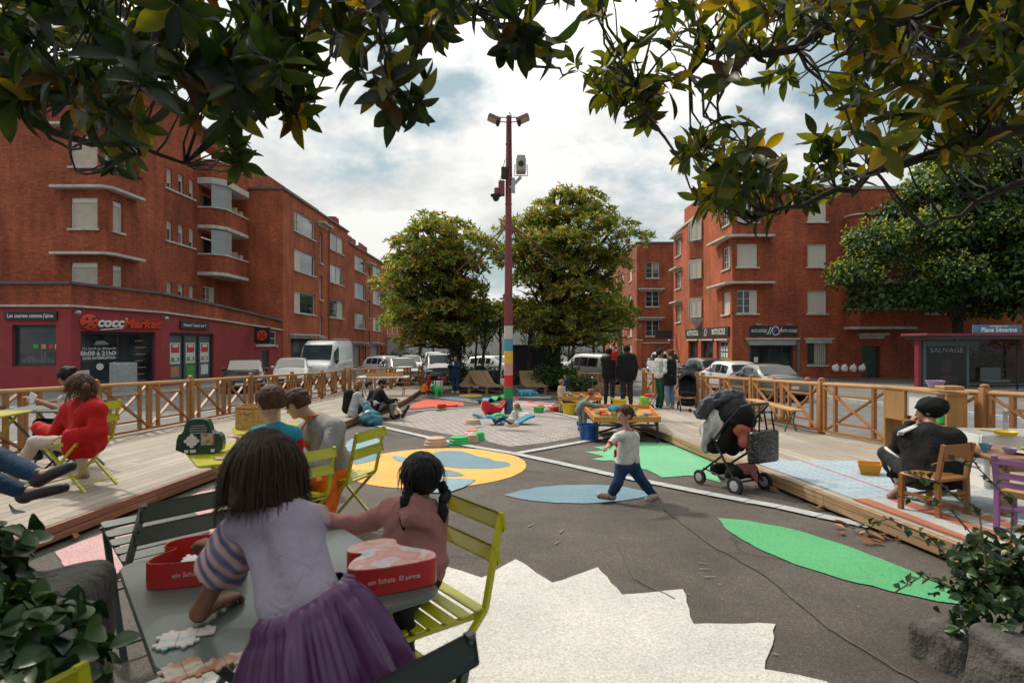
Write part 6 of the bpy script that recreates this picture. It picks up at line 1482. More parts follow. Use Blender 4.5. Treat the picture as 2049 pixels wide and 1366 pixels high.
b = MB(); b.tube([c+V((-.17, 0, .05)), c+V((-.19, 0, -.27)), c+V((.19, 0, -.27)), c+V((.17, 0, .05))], .016, 6); b.bar((PX+.05, PY-.08, zy(378)), (PX+.36, PY-.1, zy(356)), .09, .07); b.box((PX+.14, PY-.1, zy(373)), (.10, .10, .42)); b.build('bracket', M('pale_grey_metal', (.34, .36, .37), .5), o, world=True)
b = MB(); b.rbox((PX-.20, PY-.05, zy(378)), (.18, .2, .42), .03); b.rbox((PX-.33, PY-.1, zy(385)), (.16, .2, .2), .05); o = b.build('camera_box', m_mar, pole, smooth=True, world=True); b = MB(); b.lathe([(.16, .05), (.15, .0), (.10, -.01), (.10, -.06), (.06, -.13), (.001, -.15)], (PX-.36, PY-.12, zy(395)), 16); b.build('camera_dome', m_blk, o, smooth=True, world=True)
b = MB(); b.rbox((PX-.13, PY-.08, zy(348)), (.16, .14, .34), .03); b.tube([(PX-.1, PY-.1, zy(322)), (PX-.2, PY-.1, zy(352)), (PX-.24, PY-.1, zy(362)), (PX-.05, PY-.12, zy(368))], .01, 5); b.build('junction_box', m_blk, pole, world=True)
for e in ((-2.2, 24.5, 4.4), (-1.5, 23, 4.1), (2.2, 25, 4.7), (1.6, 23, 4.2), (.9, 22, 4.0)): b = MB(); b.tube([(PX, PY, zy(446)), e], .02, 6); b.build('stay_rod', m_mar, pole, world=True)
# ---------------------------------------------------------------- bus shelter
t = thing('bus_shelter', 'red-framed bus shelter with a dark poster case, under the lime tree', 'bus shelter', (19, 26, gz(26))); zb = gz(26)+.14
b = MB(); b.rbox((21.3, 25.7, 1.78), (8.1, 1.7, .10), .04); b.build('roof', M('shelter_red', (.20, .02, .03), .45), t, world=True)
b = MB(); b.box((21.3, 25.7, 1.66), (7.8, 1.5, .12)); b.build('roof_soffit', m_dkfr, t, world=True)
for x in (17.6, 25.2): b = MB(); b.rbox((x, 25.9, (zb+1.7)/2), (.14, .3, 1.7-zb), .03); b.build('post', MATS['shelter_red'], t, world=True)
b = MB(); b.box((22.4, 26.5, (zb+1.7)/2+.1), (5.2, .03, 1.7-zb-.4)); gmm, nt_, b_ = newmat('shelter_glass'); b_.inputs['Base Color'].default_value = (.02, .025, .028, 1); b_.inputs['Alpha'].default_value = .6; b_.inputs['Roughness'].default_value = .05
b.build('glass_wall', gmm, t, world=True); b = MB(); [b.box((x, 26.5, (zb+1.6)/2), (.06, .06, 1.6-zb)) for x in (19.8, 22.4, 25)]; b.box((22.4, 26.5, zb+.2), (5.2, .06, .1)); b.build('frame', m_dkfr, t, world=True)
b = MB(); b.rbox((18.72, 25.85, (zb+1.5)/2+.1), (2.0, .22, 1.45-zb-.1), .04); cs = b.build('poster_case', M('case_teal', (.06, .12, .13), .4), t, world=True)
b = MB(); b.box((18.72, 25.73, .38), (1.72, .01, 1.85)); po = b.build('poster', M('poster_black', (.010, .010, .011), .3), cs, world=True)
text('SAUVAGE', .29, 'lettering', m_lett2, po, V((18.72, 25.72, 1.12))-WLOC[t.name], RF((1, 0, 0), (0, -1, 0)), .002, sx=1.15)
b = MB()   # plain dim portrait shape
for (x, z, rx, rz_) in ((18.72, .42, .24, .36), (18.72, -.18, .5, .28)): b.lathe([(1, 0), (.95, .008), (.001, .012)], (0, 0, 0), 20)
for i, v_ in enumerate(b.v):
 k = i//60; x, y, z = v_; q = ((18.72, .40, .25, .36), (18.72, -.22, .5, .26))[k]; b.v[i] = (q[0]+x*q[2], 25.724-z*.6, q[1]+y*q[3])
b.build('portrait', M('poster_skin', (.035, .022, .015), .5, .6, 7), po, world=True)
b = MB(); b.rbox((21.1, 26.1, zb+.45), (1.0, .5, .12), .05); b.rbox((21.1, 26.35, zb+.75), (.9, .08, .55), .05); b.build('seat', M('shelter_seat', (.10, .12, .12), .5), t, world=True)
s = thing('stop_sign', "pale blue sign reading 'Place Séverine' on the bus shelter roof", 'sign', (20.3, 25.0, 1.83)); b = MB(); b.rbox((20.3, 25.0, 2.02), (2.05, .08, .34), .03); b.build('panel', M('sign_blue', (.08, .165, .28), .4), s, world=True)
text('Place Séverine', .26, 'lettering', m_lett, s, V((20.35, 24.955, 1.98))-WLOC[s.name], RF((1, 0, 0), (0, -1, 0)), .003, bold=.006); text('arrêt', .10, 'lettering', m_lett, s, V((20.35, 24.955, 2.13))-WLOC[s.name], RF((1, 0, 0), (0, -1, 0)), .003) if False else None
b = MB(); b.box((20.35, 24.957, 2.135), (.75, .004, .03)); b.build('small_print', m_lett, s, world=True)
# ---------------------------------------------------------------- bistro furniture
m_lime = M('lime_lacquer', (.44, .42, .012), .35, .06, 4, 0, coat=.3); m_dgr = M('dark_green_lacquer', (.020, .034, .028), .42, .1, 4, 0, coat=.2); m_ggr = M('grey_green_lacquer', (.085, .105, .095), .38, .08, 3, .05, 30, coat=.2)
def bistro(mat, label, group=None):
 t = thing('bistro_chair', label, 'chair', (0, 0, 0), 0, group); w, z0 = .205, .45
 b = MB()
 for i in range(6): y = -.17+i*.068; b.rbox((0, y, z0+.012*((i-2.5)/2.5)**2), (2*w-.0, .052, .008), .012)
 b.build('seat', mat, t)
 bk = lambda z: -.19-(z-.45)*.22
 for z in (.66, .79):
  b = MB(); b.rbox((0, bk(z)-.012, z), (2*w+.03, .008, .075), .012, R=Matrix.Rotation(-.21, 3, 'X')); o = b.build('back_rail', mat, t)
  for sg in (-1, 1):
   for dz in (-.02, .02): MB().sphere((sg*(w-.005), bk(z)-.017, z+dz), (.007, .005, .007), 8, 5).build('rivet', mat, o)
 for sg in (-1, 1):
  x = sg*w; b = MB(); b.bar((x, bk(.83), .83), (x, bk(.46), .46), .018, .026, up=(1, 0, 0)); b.bar((x, bk(.46), .46), (x, .24, 0), .018, .026, up=(1, 0, 0)); b.build('leg', mat, t)
  b = MB(); b.bar((x-sg*.022, .185, .435), (x-sg*.022, -.26, 0), .018, .026, up=(1, 0, 0)); b.bar((x-sg*.022, -.185, .435), (x-sg*.022, .185, .435), .016, .022, up=(1, 0, 0)); b.build('leg', mat, t)
 b = MB()
 for (y, z) in ((.17, .07), (-.2, .06), (.185, .435), (-.185, .435)): b.tube([(-w, y, z), (w, y, z)], .008, 6)
 b.build('stretcher', mat, t); return t
def put(t, x, y, rz, s=1., tilt=0, base=0): t.location = (x, y, gz(y)+base); t.rotation_euler = (tilt, 0, rz); t.scale = (s, s, s); return t
D = math.radians
cy = bistro(m_lime, "empty-backed yellow folding chair under the girl in the pink hoodie", 'yellow folding chairs'); put(cy, -.40, 2.52, D(128), 1.04)
put(dup(cy, (0, 0, 0), 0, 'yellow folding chair carrying the teenager in the red jumper'), -4.62, 6.35, D(82), 1.1, 0, DECK)
put(dup(cy, (0, 0, 0), 0, 'yellow folding chair under the boy in teal and red'), -1.72, 4.60, D(55), 1.02)
put(dup(cy, (0, 0, 0), 0, 'yellow folding chair carrying the man in the orange apron'), -1.52, 5.32, D(72), 1.1)
put(dup(cy, (0, 0, 0), 0, 'yellow folding chair of which only a backrest corner shows beside the ivy'), -.75, 1.03, D(-108), 1.)
cg = bistro(m_dgr, 'dark green folding chair tipped against the grey-green table beside the ivy', 'dark green folding chairs'); put(cg, -2.02, 3.33, D(50), 1.12, 0)
cg.rotation_euler = Matrix((Matrix.Rotation(D(50), 3, 'Z')@Matrix.Rotation(D(20), 3, 'X'))).to_euler(); cg.location.z += .09
put(dup(cg, (0, 0, 0), 0, 'dark green folding chair behind the girl in the purple skirt'), -.45, 1.47, D(49), 1.02)
put(dup(cg, (0, 0, 0), 0, 'dark green folding chair at the left deck table, behind the teenager in red'), -5.5, 7.5, D(95), 1., 0, DECK)
def btable(mat, label, w, d, x, y, rz, base=0, h=.74, group='folding cafe tables'):
 t = thing('folding_table', label, 'table', (x, y, gz(y)+base), rz, group)
 b = MB(); b.rbox((0, 0, h-.012), (w, d, .022), .07, n=6); b.build('table_top', mat, t, smooth=True)
 for sg in (-1, 1):
  b = MB()
  for q in (-1, 1): b.bar((q*w*.36, sg*d*.36, 0), (-q*w*.36, sg*d*.36, h-.03), .026, .018, up=(0, 1, 0))
  b.build('leg', mat, t)
 b = MB(); [b.tube([(q*w*.34, -d*.36, .06), (q*w*.34, d*.36, .06)], .009, 6) for q in (-1, 1)]; b.tube([(0, -d*.36, h/2), (0, d*.36, h/2)], .009, 6); b.build('stretcher', mat, t); return t
TBZ = gz(2.1)+.74
btable(m_ggr, 'grey-green table with two red boxes and jigsaw pieces on it', .84, .96, -.849, 2.118, D(38.5))
btable(m_lime, 'yellow-green table carrying the dark green jigsaw case', .80, .98, -2.32, 5.12, D(35))
btable(m_lime, 'yellow table behind, with the plywood box on it', .9, .7, -2.75, 6.95, D(28))
btable(m_lime, 'yellow table at the left edge by the teenager in red', .8, .8, -6.05, 6.7, D(8), DECK); btable(m_ggr, 'grey-green table beyond the yellow one at the left edge', .9, .7, -5.95, 7.65, D(5), DECK)
# ---------------------------------------------------------------- boxes and puzzles on the tables
m_rbox = M('red_card', (.42, .018, .014), .45, .08, 6, 0, coat=.2); m_rdk = M('red_card_inside', (.30, .012, .012), .6)
def picmat(name, cols, sc=9):
 m, nt, b = newmat(name); tc = nt.nodes.new('ShaderNodeTexCoord').outputs['Object']
 f = noise(nt, tc, sc, 2, .4); n = len(cols); nt.links.new(ramp(nt, f, [(.3+.4*i/(n-1), c) for i, c in enumerate(cols)]), b.inputs['Base Color']); b.inputs['Roughness'].default_value = .35; return m
m_pic = picmat('lid_picture', [(.26, .34, .38), (.5, .42, .40), (.52, .16, .12), (.50, .30, .24), (.45, .17, .13)], 11); m_pz1 = picmat('puzzle_sky', [(.20, .42, .50), (.55, .52, .50), (.60, .50, .44), (.05, .30, .38)], 13); m_pz2 = picmat('puzzle_animals', [(.10, .16, .05), (.50, .42, .34), (.36, .12, .04), (.45, .30, .2)], 14)
SHIP = [(-.15, -.10), (.13, -.10), (.16, -.05), (.15, 0), (.05, .10), (.07, .16), (.02, .20), (-.10, .17), (-.13, .09), (-.06, .06), (-.13, .0)]
def smoothpoly(p, n=2):
 p = [V((x, y, 0)) for x, y in p]
 for _ in range(n):
  q = []
  for i in range(len(p)): a, c = p[i], p[(i+1) % len(p)]; q += [a*.75+c*.25, a*.25+c*.75]
  p = q
 return [(v.x, v.y) for v in p]
def shipbox(label, x, y, rz, lid, sc=1.):
 z = gz(2.1)+.741; t = thing('puzzle_box', label, 'box', (x, y, z), rz, 'red jigsaw boxes on the grey-green table'); P_ = [(a*sc, c*sc) for a, c in smoothpoly(SHIP)]; H_ = .085; b = MB()
 if lid:
  b.prism(P_, 0, H_); b.build('carton', m_rbox, t, smooth=True); b = MB(); b.prism([(a*.985, c*.985) for a, c in P_], H_+.0005, H_+.004); b.build('lid', m_pic, t)
  for i, (s_, yy) in enumerate((('ein Schatz  El pirata', 0),)):
   text(s_, .022, 'lettering', M('pale_letter', (.62, .45, .42), .6), t, (.0, -.1015*sc, .045), RF((1, 0, 0), (0, -1, 0)), .001)
 else:
  n = len(P_); Q_ = [(a*.965, c*.965) for a, c in P_]; vs = [(a, c, z_) for z_, PP in ((0, P_), (H_, P_), (H_, Q_), (.004, Q_)) for a, c in PP]; fs = [tuple(range(n))[::-1], tuple(range(3*n, 4*n))]+[(k*n+i, k*n+(i+1) % n, (k+1)*n+(i+1) % n, (k+1)*n+i) for k in range(3) for i in range(n)]
  b.add(vs, fs); b.build('carton', m_rbox, t, smooth=True)
  text('ein Schatz', .022, 'lettering', MATS['pale_letter'], t, (-.02, -.1015*sc, .042), RF((1, 0, 0), (0, -1, 0)), .001)
 return t
shipbox('closed red jigsaw box with a pictured lid near the pink hoodie', -.43, 2.07, D(24), True, 1.02); shipbox('open red jigsaw box full of loose pieces by the striped sleeve', -1.12, 2.13, D(20), False, 1.04)
def jig(label, cx, cy, rz, cells, cs, mat, z, grp='jigsaw pieces on the grey-green table', th=.006, name='jigsaw_piece', tilt=None):
 """joined pieces with knobs and sockets"""
 t = thing(name, label, 'jigsaw piece', (cx, cy, z), rz, grp); b = MB()
 for (i, j) in cells:
  b.rbox((i*cs, j*cs, th/2), (cs*.985, cs*.985, th), cs*.06)
  for (dx, dy) in ((1, 0), (0, 1), (-1, 0), (0, -1)):
   if (i+dx, j+dy) not in cells and (i*3+j*5+dx+2*dy) % 3: b.lathe([(cs*.17, 0), (cs*.17, th*.98)], (i*cs+dx*cs*.60, j*cs+dy*cs*.60, 0), 12)
 b.build('card', mat, t)
 if tilt: t.rotation_euler = tilt
 return t
tz = gz(2.1)+.7405
jig('pale blue joined jigsaw pieces near the front left table corner', -.945, 1.635, D(20), [(0, 0), (1, 0), (0, 1), (1, 1), (2, 1)], .046, m_pz1, tz); jig('brown and green strip of joined jigsaw pieces along the front table edge', -.83, 1.475, D(40), [(0, 0), (1, 0), (2, 0), (3, 0), (0, 1), (1, 1), (4, 0), (5, 0)], .045, m_pz2, tz); jig('white jigsaw corner piece beside the lilac bodice', -.83, 2.0, D(30), [(0, 0), (1, 0)], .04, m_paper, tz)
for i, (dx, dy, dz, rz) in enumerate(((-.03, -.05, .03, 20), (.05, -.04, .035, 60), (-.05, .0, .05, 100), (.03, .03, .05, 10), (.07, .0, .03, 80), (-.01, -.02, .06, 140))):
 jig('loose jigsaw piece lying in the open red box', -1.12+dx*1.2, 2.13+dy, D(rz), [(0, 0)], .045, (m_pz1, m_paper, m_blk, m_pz2, m_pz1, m_paper)[i], tz+dz, 'loose pieces in the open red box', tilt=(random.uniform(-.4, .4), random.uniform(-.3, .3), D(rz)))
tz2 = gz(5.1)+.741
t = thing('puzzle_case', 'dark green handled jigsaw case standing on the yellow-green table', 'box', (-2.62, 5.02, tz2), D(14)); m_case = M('case_green', (.012, .045, .022), .4, .3, 7, 0, coat=.2)
P_ = smoothpoly([(-.175, 0), (.175, 0), (.19, .08), (.17, .16), (.10, .17), (.085, .24), (.06, .29), (-.06, .29), (-.10, .26), (-.115, .18), (-.16, .16)], 1)
b = MB(); b.prism(P_, -.06, .06, R=RF((1, 0, 0), (0, -1, 0)).to_3x3()); b.build('carton', m_case, t)
b = MB(); R = RF((1, 0, 0), (0, -1, 0)); c = V((-.05, -.063, .11)); b.rbox(c, (.075, .075, .004), .01, R=R); [b.lathe([(.016, 0), (.016, .004)], c+V((dx, .002, dz)), 10, ax=R) for dx, dz in ((.043, 0), (-.043, 0), (0, .043), (0, -.043))]; b.build('jigsaw_emblem', m_paper, t)
b = MB(); b.box((.07, -.063, .12), (.10, .004, .10)); b.build('picture', m_pz2, t); b = MB(); [b.box((x, -.063, .025), (w_, .004, .025)) for x, w_ in ((-.09, .03), (-.04, .045), (.11, .03))]; b.build('label', m_paper, t)
b = MB(); [b.box((0, -.063, z), (w_, .003, .008)) for z, w_ in ((.235, .11), (.215, .13), (.195, .13), (.175, .12))]; b.build('printed_lines', MATS['grey_lettering'], t)
jig('green and brown joined jigsaw pieces by the dark green case', -2.32, 4.75, D(35), [(0, 0), (1, 0), (2, 0), (0, 1), (1, 1)], .06, m_pz2, tz2, 'jigsaw pieces on the yellow-green table'); jig('red jigsaw piece at the near edge of the yellow-green table', -2.08, 4.66, D(10), [(0, 0), (1, 0)], .055, m_rbox, tz2, 'jigsaw pieces on the yellow-green table', .02)
t = thing('plywood_box', 'plywood crate with a drawn smile on the rear yellow table', 'box', (-2.95, 6.95, gz(6.95)+.742), D(6)); m_osb = picmat('osb_board', [(.44, .24, .07), (.56, .33, .12), (.36, .18, .05), (.5, .3, .1)], 45)
b = MB(); [b.rbox(c_, s_, .004) for c_, s_ in (((0, -.14, .13), (.42, .015, .26)), ((0, .14, .13), (.42, .015, .26)), ((-.2, 0, .13), (.015, .265, .26)), ((.2, 0, .13), (.015, .265, .26)), ((0, 0, .01), (.4, .27, .015)))]; b.build('sides', m_osb, t); b = MB(); b.tube([(-.12+.02*i, -.15, .16-.0+.012*(abs(i-2)**1.5)*.5) for i in range(5)], .004, 5); b.tube([(-.2, -.15, .235), (.0, -.15, .225), (.2, -.15, .235)], .003, 5); b.build('drawn_smile', m_blk, t)
# ---------------------------------------------------------------- trestle table, bench, loungers
def plain(name, label, cat, x, y, rz=0, base=0, group=None): return thing(name, label, cat, (x, y, gz(y)+base), rz, group)
t = plain('trestle_table', 'white folding trestle table on the far left deck with orange crates', 'table', -5.0, 23.3, D(4), DECK); b = MB(); b.rbox((0, 0, .72), (1.95, .75, .045), .03); b.build('table_top', M('white_plastic', (.62, .61, .6), .5), t)
for sg in (-1, 1):
 for q in (-1, 1): b = MB(); b.tube([(sg*.75, q*.28, 0), (sg*.78, q*.26, .25), (sg*.62, q*.2, .45), (sg*.62, q*.26, .70)], .016, 6); b.build('leg', m_iron, t)
m_owood = woodmat('orange_wood', (.58, .26, .06), (.44, .17, .03), .2, 0, False, .5)
for i, (x, y, w_, d_, rz, lb) in enumerate(((-5.25, 23.3, .85, .5, 12, 'shallow orange wooden tray at the near end of the trestle table'), (-4.6, 23.4, .6, .5, 3, 'square orange wooden tray on the far end of the trestle table'))):
 t = plain('wooden_tray', lb, 'tray', x, y, D(rz), DECK+.744, 'orange wooden trays'); b = MB(); b.box((0, 0, .01), (w_, d_, .02)); b.build('base', m_owood, t); b = MB(); [b.box(c_, s_) for c_, s_ in (((0, d_/2, .06), (w_, .02, .12)), ((0, -d_/2, .06), (w_, .02, .12)), ((w_/2-.01, 0, .055), (.02, d_-.03, .11)), ((-w_/2+.01, 0, .055), (.02, d_-.03, .11)))]; b.build('rim', m_owood, t)
t = plain('beer_bench', 'long wooden bench on green folding legs along the right fence', 'bench', 5.34, 12.25, D(90), DECK); b = MB(); b.rbox((0, 0, .46), (2.2, .26, .03), .02); b.build('seat', woodmat('bench_wood', (.56, .34, .13), (.42, .23, .08), .13, 0, False, .5), t); m_bgr = M('bench_green', (.015, .12, .055), .45)
for sg in (-1, 1):
 for q in (-1, 1): b = MB(); b.tube([(sg*.80, q*.12, .0), (sg*.80, q*.05, .22), (sg*.80, q*.10, .445)], .016, 6); b.tube([(sg*.8, q*.05, .22), (sg*.62, q*.03, .44)], .01, 5); b.build('leg', m_bgr, t)
 b = MB(); b.tube([(sg*.8, -.16, .01), (sg*.8, .16, .01)], .016, 6); b.build('foot_bar', m_bgr, t)
m_lw = woodmat('lounger_slats', (.36, .23, .13), (.25, .15, .08), .085, 1)
for i, (x, y, rz, lb) in enumerate(((-1.95, 27.6, -25, 'left half of the slatted wooden lounger pair under the left magnolia'), (-1.15, 27.2, 30, 'right half of the slatted wooden lounger pair under the left magnolia'), (.95, 27.4, 8, 'single slatted wooden lounger right of the pole'))):
 t = plain('wooden_lounger', lb, 'lounger', x, y, D(rz), 0, 'slatted wooden loungers'); b = MB(); b.loft([[V((sx*.5, y_, z_)) for sx in (-1, 1)]+[V((sx*.5, y_, z_-.06)) for sx in (1, -1)] for y_, z_ in ((-.9, .34), (-.1, .36), (.2, .42), (.9, .95))]); b.build('slatted_bed', m_lw, t)
 for sg in (-1, 1): b = MB(); b.bar((sg*.42, -.8, .0), (sg*.42, -.8, .3), .1, .08); b.bar((sg*.42, .75, .0), (sg*.42, .75, .76), .1, .08); b.bar((sg*.42, -.8, .16), (sg*.42, .75, .16), .08, .08); b.build('leg', m_lw, t)
t = plain('picnic_bench', 'low wooden bench before the far fence by the silver cars', 'bench', 3.9, 24.8, 0); b = MB(); b.rbox((0, 0, .44), (1.8, .32, .05), .02); b.build('seat', m_owood, t); [MB().box((sg*.7, 0, .21), (.06, .26, .42)).build('leg', m_owood, t) for sg in (-1, 1)]
# ---------------------------------------------------------------- play tables
m_ptop = woodmat('play_table_wood', (.58, .25, .05), (.46, .17, .03), .6, 0, False, .45)
def ptable(label, pts, h, y):
 c = sum((V((*p, 0)) for p in pts), V())/4; t = plain('play_table', label, 'table', c.x, c.y); P = [(p[0]-c.x, p[1]-c.y) for p in pts]; b = MB(); b.prism(P, h-.05, h-.03); b.build('table_top', m_ptop, t)
 b = MB()
 for i in range(4): p, q = V((*P[i], h)), V((*P[(i+1) % 4], h)); b.bar(p+(q-p)*.004, q-(q-p)*.004, .03, .10)
 b.build('rim', m_ptop, t)
 for p in P: b = MB(); b.bar((p[0]*.93, p[1]*.93, 0), (p[0]*.93, p[1]*.93, h-.05), .04, .04); b.build('leg', m_iron, t)
 b = MB(); [b.bar((P[i][0]*.93, P[i][1]*.93, .22), (P[(i+2) % 4][0]*.93, P[(i+2) % 4][1]*.93, .25), .03, .03) for i in (0, 1)]; [b.bar((P[i][0]*.93, P[i][1]*.93, h-.12), (P[(i+1) % 4][0]*.93, P[(i+1) % 4][1]*.93, h-.12), .03, .03) for i in range(4)]; b.build('brace', m_iron, t)
ptable('near orange play table heaped with wooden track beside the blue tub', [(1.53, 11.0), (2.73, 11.0), (3.0, 13.0), (1.58, 13.3)], .48, 12); ptable('far orange play table covered with toys, behind the yellow tub', [(1.42, 17.2), (2.55, 17.0), (2.7, 18.6), (1.6, 18.8)], .48, 18)
TOY = [('red', (.5, .02, .02)), ('green', (.03, .32, .06)), ('blue', (.03, .12, .35)), ('yellow', (.65, .42, .03)), ('teal', (.03, .26, .32)), ('orange', (.6, .17, .02)), ('wood', (.5, .32, .16)), ('white', (.6, .58, .55))]
def toymat(i): return M('toy_'+TOY[i][0], TOY[i][1], .4, .08, 6, 0, coat=.2)
def toybit(x, y, z, i, k, where, grp):
 c = toymat(i); n = ('toy_block', 'toy_track', 'toy_car', 'toy_ring')[k]
 lb = {0: '%s toy block ', 1: 'curved %s toy track piece ', 2: 'little %s toy car ', 3: '%s toy ring '}[k] % TOY[i][0]+where
 t = thing(n, lb, 'toy', (x, y, z), random.uniform(0, 6.28), grp); b = MB(); s = random.uniform(.8, 1.25)
 if k == 0: b.rbox((0, 0, .03*s), (.10*s, .06*s, .06*s), .008)
 elif k == 1:
  pts = [V((.13*math.cos(a), .13*math.sin(a)-.13, .015)) for a in [.5+i_*.28 for i_ in range(8)]]; b.loft([[p+V((q*p.x/.13*.02, 0, zz)) for q, zz in ((-1, -.012), (1, -.012), (1, .012), (-1, .012))] for p in pts])
 elif k == 2: b.rbox((0, 0, .035), (.13, .06, .03), .015); b.rbox((-.01, 0, .06), (.07, .05, .03), .015); [b.lathe([(.018, -.008), (.018, .008)], (sx*.04, sy*.03, .018), 10, ax=Matrix.Rotation(PI/2, 3, 'X')) for sx in (-1, 1) for sy in (-1, 1)]
 else: b.tube([(.05*math.cos(a), .05*math.sin(a), .014) for a in [i_*.5236 for i_ in range(13)]], .014, 6)
 b.build({0: 'block', 1: 'track', 2: 'shell', 3: 'ring'}[k], c, t)
for j in range(46): u, v_ = random.random(), random.random(); toybit(1.66+u*1.05+v_*.1, 11.15+v_*1.75, gz(11.15+v_*1.75)+.452, random.choice((1, 1, 3, 4, 5, 6, 0, 6, 2)), random.choice((1, 1, 1, 0, 3)), 'in the heap on the near play table', 'toys on the near play table')
for j in range(34): u, v_ = random.random(), random.random(); toybit(1.55+u*.95+v_*.1, 17.3+v_*1.3, gz(17.3+v_*1.3)+.452, random.randrange(8), random.choice((0, 2, 2, 3, 1)), 'among those on the far play table', 'toys on the far play table')
for (x, y, i, k, w) in ((1025, 833, 0, 0, 'x'), (1078, 826, 1, 0, 'lying on the paving right of the pole'), (1081, 820, 3, 2, 'on the paving right of the pole'), (1095, 824, 7, 2, 'on the paving left of the beige toddler'), (1110, 825, 0, 0, 'on the paving by the yellow tub'), (1105, 813, 3, 1, 'on the paving left of the yellow tub'), (890, 822, 1, 1, 'on the red paint patch'), (905, 815, 0, 1, 'beside the red paint patch'), (884, 819, 0, 0, 'at the corner of the red patch')):
 if w != 'x': p = G(x, y); t0 = bpy.context.scene.objects; toybit(p.x, p.y, p.z+.012, i, k, w, None); SC.objects[-1].parent.scale = (2.2, 2.2, 2.2) if SC.objects[-1].parent else (1, 1, 1)
t = plain('toy_bundle', 'crumpled blue cloth bundle among the track on the near play table', 'cloth', 2.28, 12.6, 0, .452); S = SDF(); [S.ell((random.uniform(-.14, .14), random.uniform(-.1, .1), .06), (.11, .10, .07)) for _ in range(6)]
S2 = SDF(); S2.p = [(p[0], p[1]+np.array(WLOC[t.name]), *p[2:]) for p in S.p]; S2.build('fabric', cloth('teal', (.03, .22, .32)), t, .012, .03, .014, 45)
def tub(label, x, y, mat, s=1., base=0):
 t = plain('flexible_tub', label, 'tub', x, y, .3, base, 'flexible trugs'); b = MB(); b.lathe([(.001, 0), (.15*s, 0), (.17*s, .1*s), (.20*s, .30*s), (.205*s, .31*s), (.19*s, .31*s), (.165*s, .11*s), (.14*s, .02*s), (.001, .02*s)], n=24, cap=False); b.build('bucket', mat, t, smooth=True)
 for sg in (-1, 1): b = MB(); b.tube([(sg*.205*s, -.06*s, .29*s), (sg*.225*s, -.04*s, .37*s), (sg*.225*s, .04*s, .37*s), (sg*.205*s, .06*s, .29*s)], .013*s, 6); b.build('handle', mat, t, smooth=True)
m_yp = M('yellow_plastic', (.66, .45, .01), .35, .06, 4, 0); m_bp = M('blue_plastic', (.015, .09, .35), .35, .06, 4, 0)
tub('blue flexible tub beside the near play table', 1.47, 11.45, m_bp, 1.0); tub('yellow tub beside the beige toddler at the far play table', 1.62, 17.0, m_yp, 1.0); tub('yellow tub at the feet of the adults in black', 2.95, 16.4, m_yp, .95, DECK)
# ---------------------------------------------------------------- balance stones, rockers
m_tanp = M('tan_plastic', (.52, .34, .23), .5, .08, 5, .1, 40); m_grp = M('green_plastic', (.03, .40, .10), .4, .08, 5, .1, 40); m_blp = M('sea_blue_plastic', (.03, .24, .36), .4, .08, 5, .1, 40); m_rdp = M('red_plastic', (.58, .015, .02), .35, .08, 5, .1, 40)
def stone(label, px, py, mat, r=.2, h_=.15):
 p = G(px, py); t = thing('stepping_stone', label, 'balance stone', p, random.random(), 'plastic stepping stones'); b = MB(); n = 28; prof = [(r, 0), (r*.99, h_*.28), (r*.92, h_*.32), (r*.90, h_*.62), (r*.84, h_*.66), (r*.80, h_*.94), (r*.70, h_), (.001, h_)]
 b.lathe(prof, n=n, sy=.86); b.build('stone', mat, t, smooth=True)
stone('tan stepping stone nearest the yellow painted circle', 872, 893, m_tanp, .215, .165); stone('large green stepping stone right of the tan one', 919, 889, m_grp, .20, .15); stone('small tan stepping stone between the two green ones', 945, 885, m_tanp, .12, .15); stone('green stepping stone at the tip of the curved path', 957, 880, m_grp, .15, .15); stone('tan stepping stone on the cobbles beyond the blue wave board', 946, 849, m_tanp, .21, .13); stone('small green stepping stone just right of the pole foot', 1035, 822, m_grp, .16, .12); stone('pale tan stepping stone under the blue wave board', 1024, 853, m_tanp, .2, .10)
def wave(label, px, py, L, w_, mats, rz, amp=.09, hh=.10, name='wave_board', n=24, cyc=1.):
 p = G(px, py); t = thing(name, label, 'balance toy', p, rz); k = len(mats)
 for s in range(k):
  b = MB(); rings = []
  for i in range(n+1):
   u = (s+i/n)/k; x = (u-.5)*L; z = hh+amp*math.cos(u*2*PI*cyc); ww = w_*(.55+.45*math.sin(PI*min(1, max(0, u*.9+.05)))); rings.append([V((x, -ww/2, z)), V((x, ww/2, z)), V((x, ww/2, max(0, z-.05))), V((x, -ww/2, max(0., z-.05)))])
  b.loft(rings); b.build('board' if k == 1 else 'segment', mats[s], t, smooth=True)
wave('blue wavy rocking board with the baby on it', 1021, 849, 1.15, .55, [m_blp], .12, .10, .13, cyc=1.); wave('blue and green wavy board behind the baby', 985, 836, 1.05, .4, [m_blp, m_grp], .1, .05, .07, cyc=1.5)
wave('long blue to green wavy beam leading to the pole', 984, 803, 2.2, .3, [m_blp, m_blp, m_grp, m_grp], 1.15, .06, .12, cyc=3)
t = thing('rocking_bowl', 'red plastic rocking bowl left of the pole', 'balance toy', G(985, 829), .2); b = MB(); rings = []
for i in range(25):
 a = 2*PI*i/24; c_, s_ = math.cos(a), math.sin(a); k = 1+.10*math.cos(3*a); rings.append([V((r*c_*k, r*s_*k*.8, z+zz*math.cos(3*a)*.3)) for r, z, zz in ((.04, .0, 0), (.22, .03, .1), (.34, .2, .2), (.36, .30, .28), (.33, .30, .28), (.29, .2, .2), (.18, .08, .1), (.03, .06, 0))])
b.loft(rings, closed=False, cap=False); b.build('bowl', m_rdp, t, smooth=True)
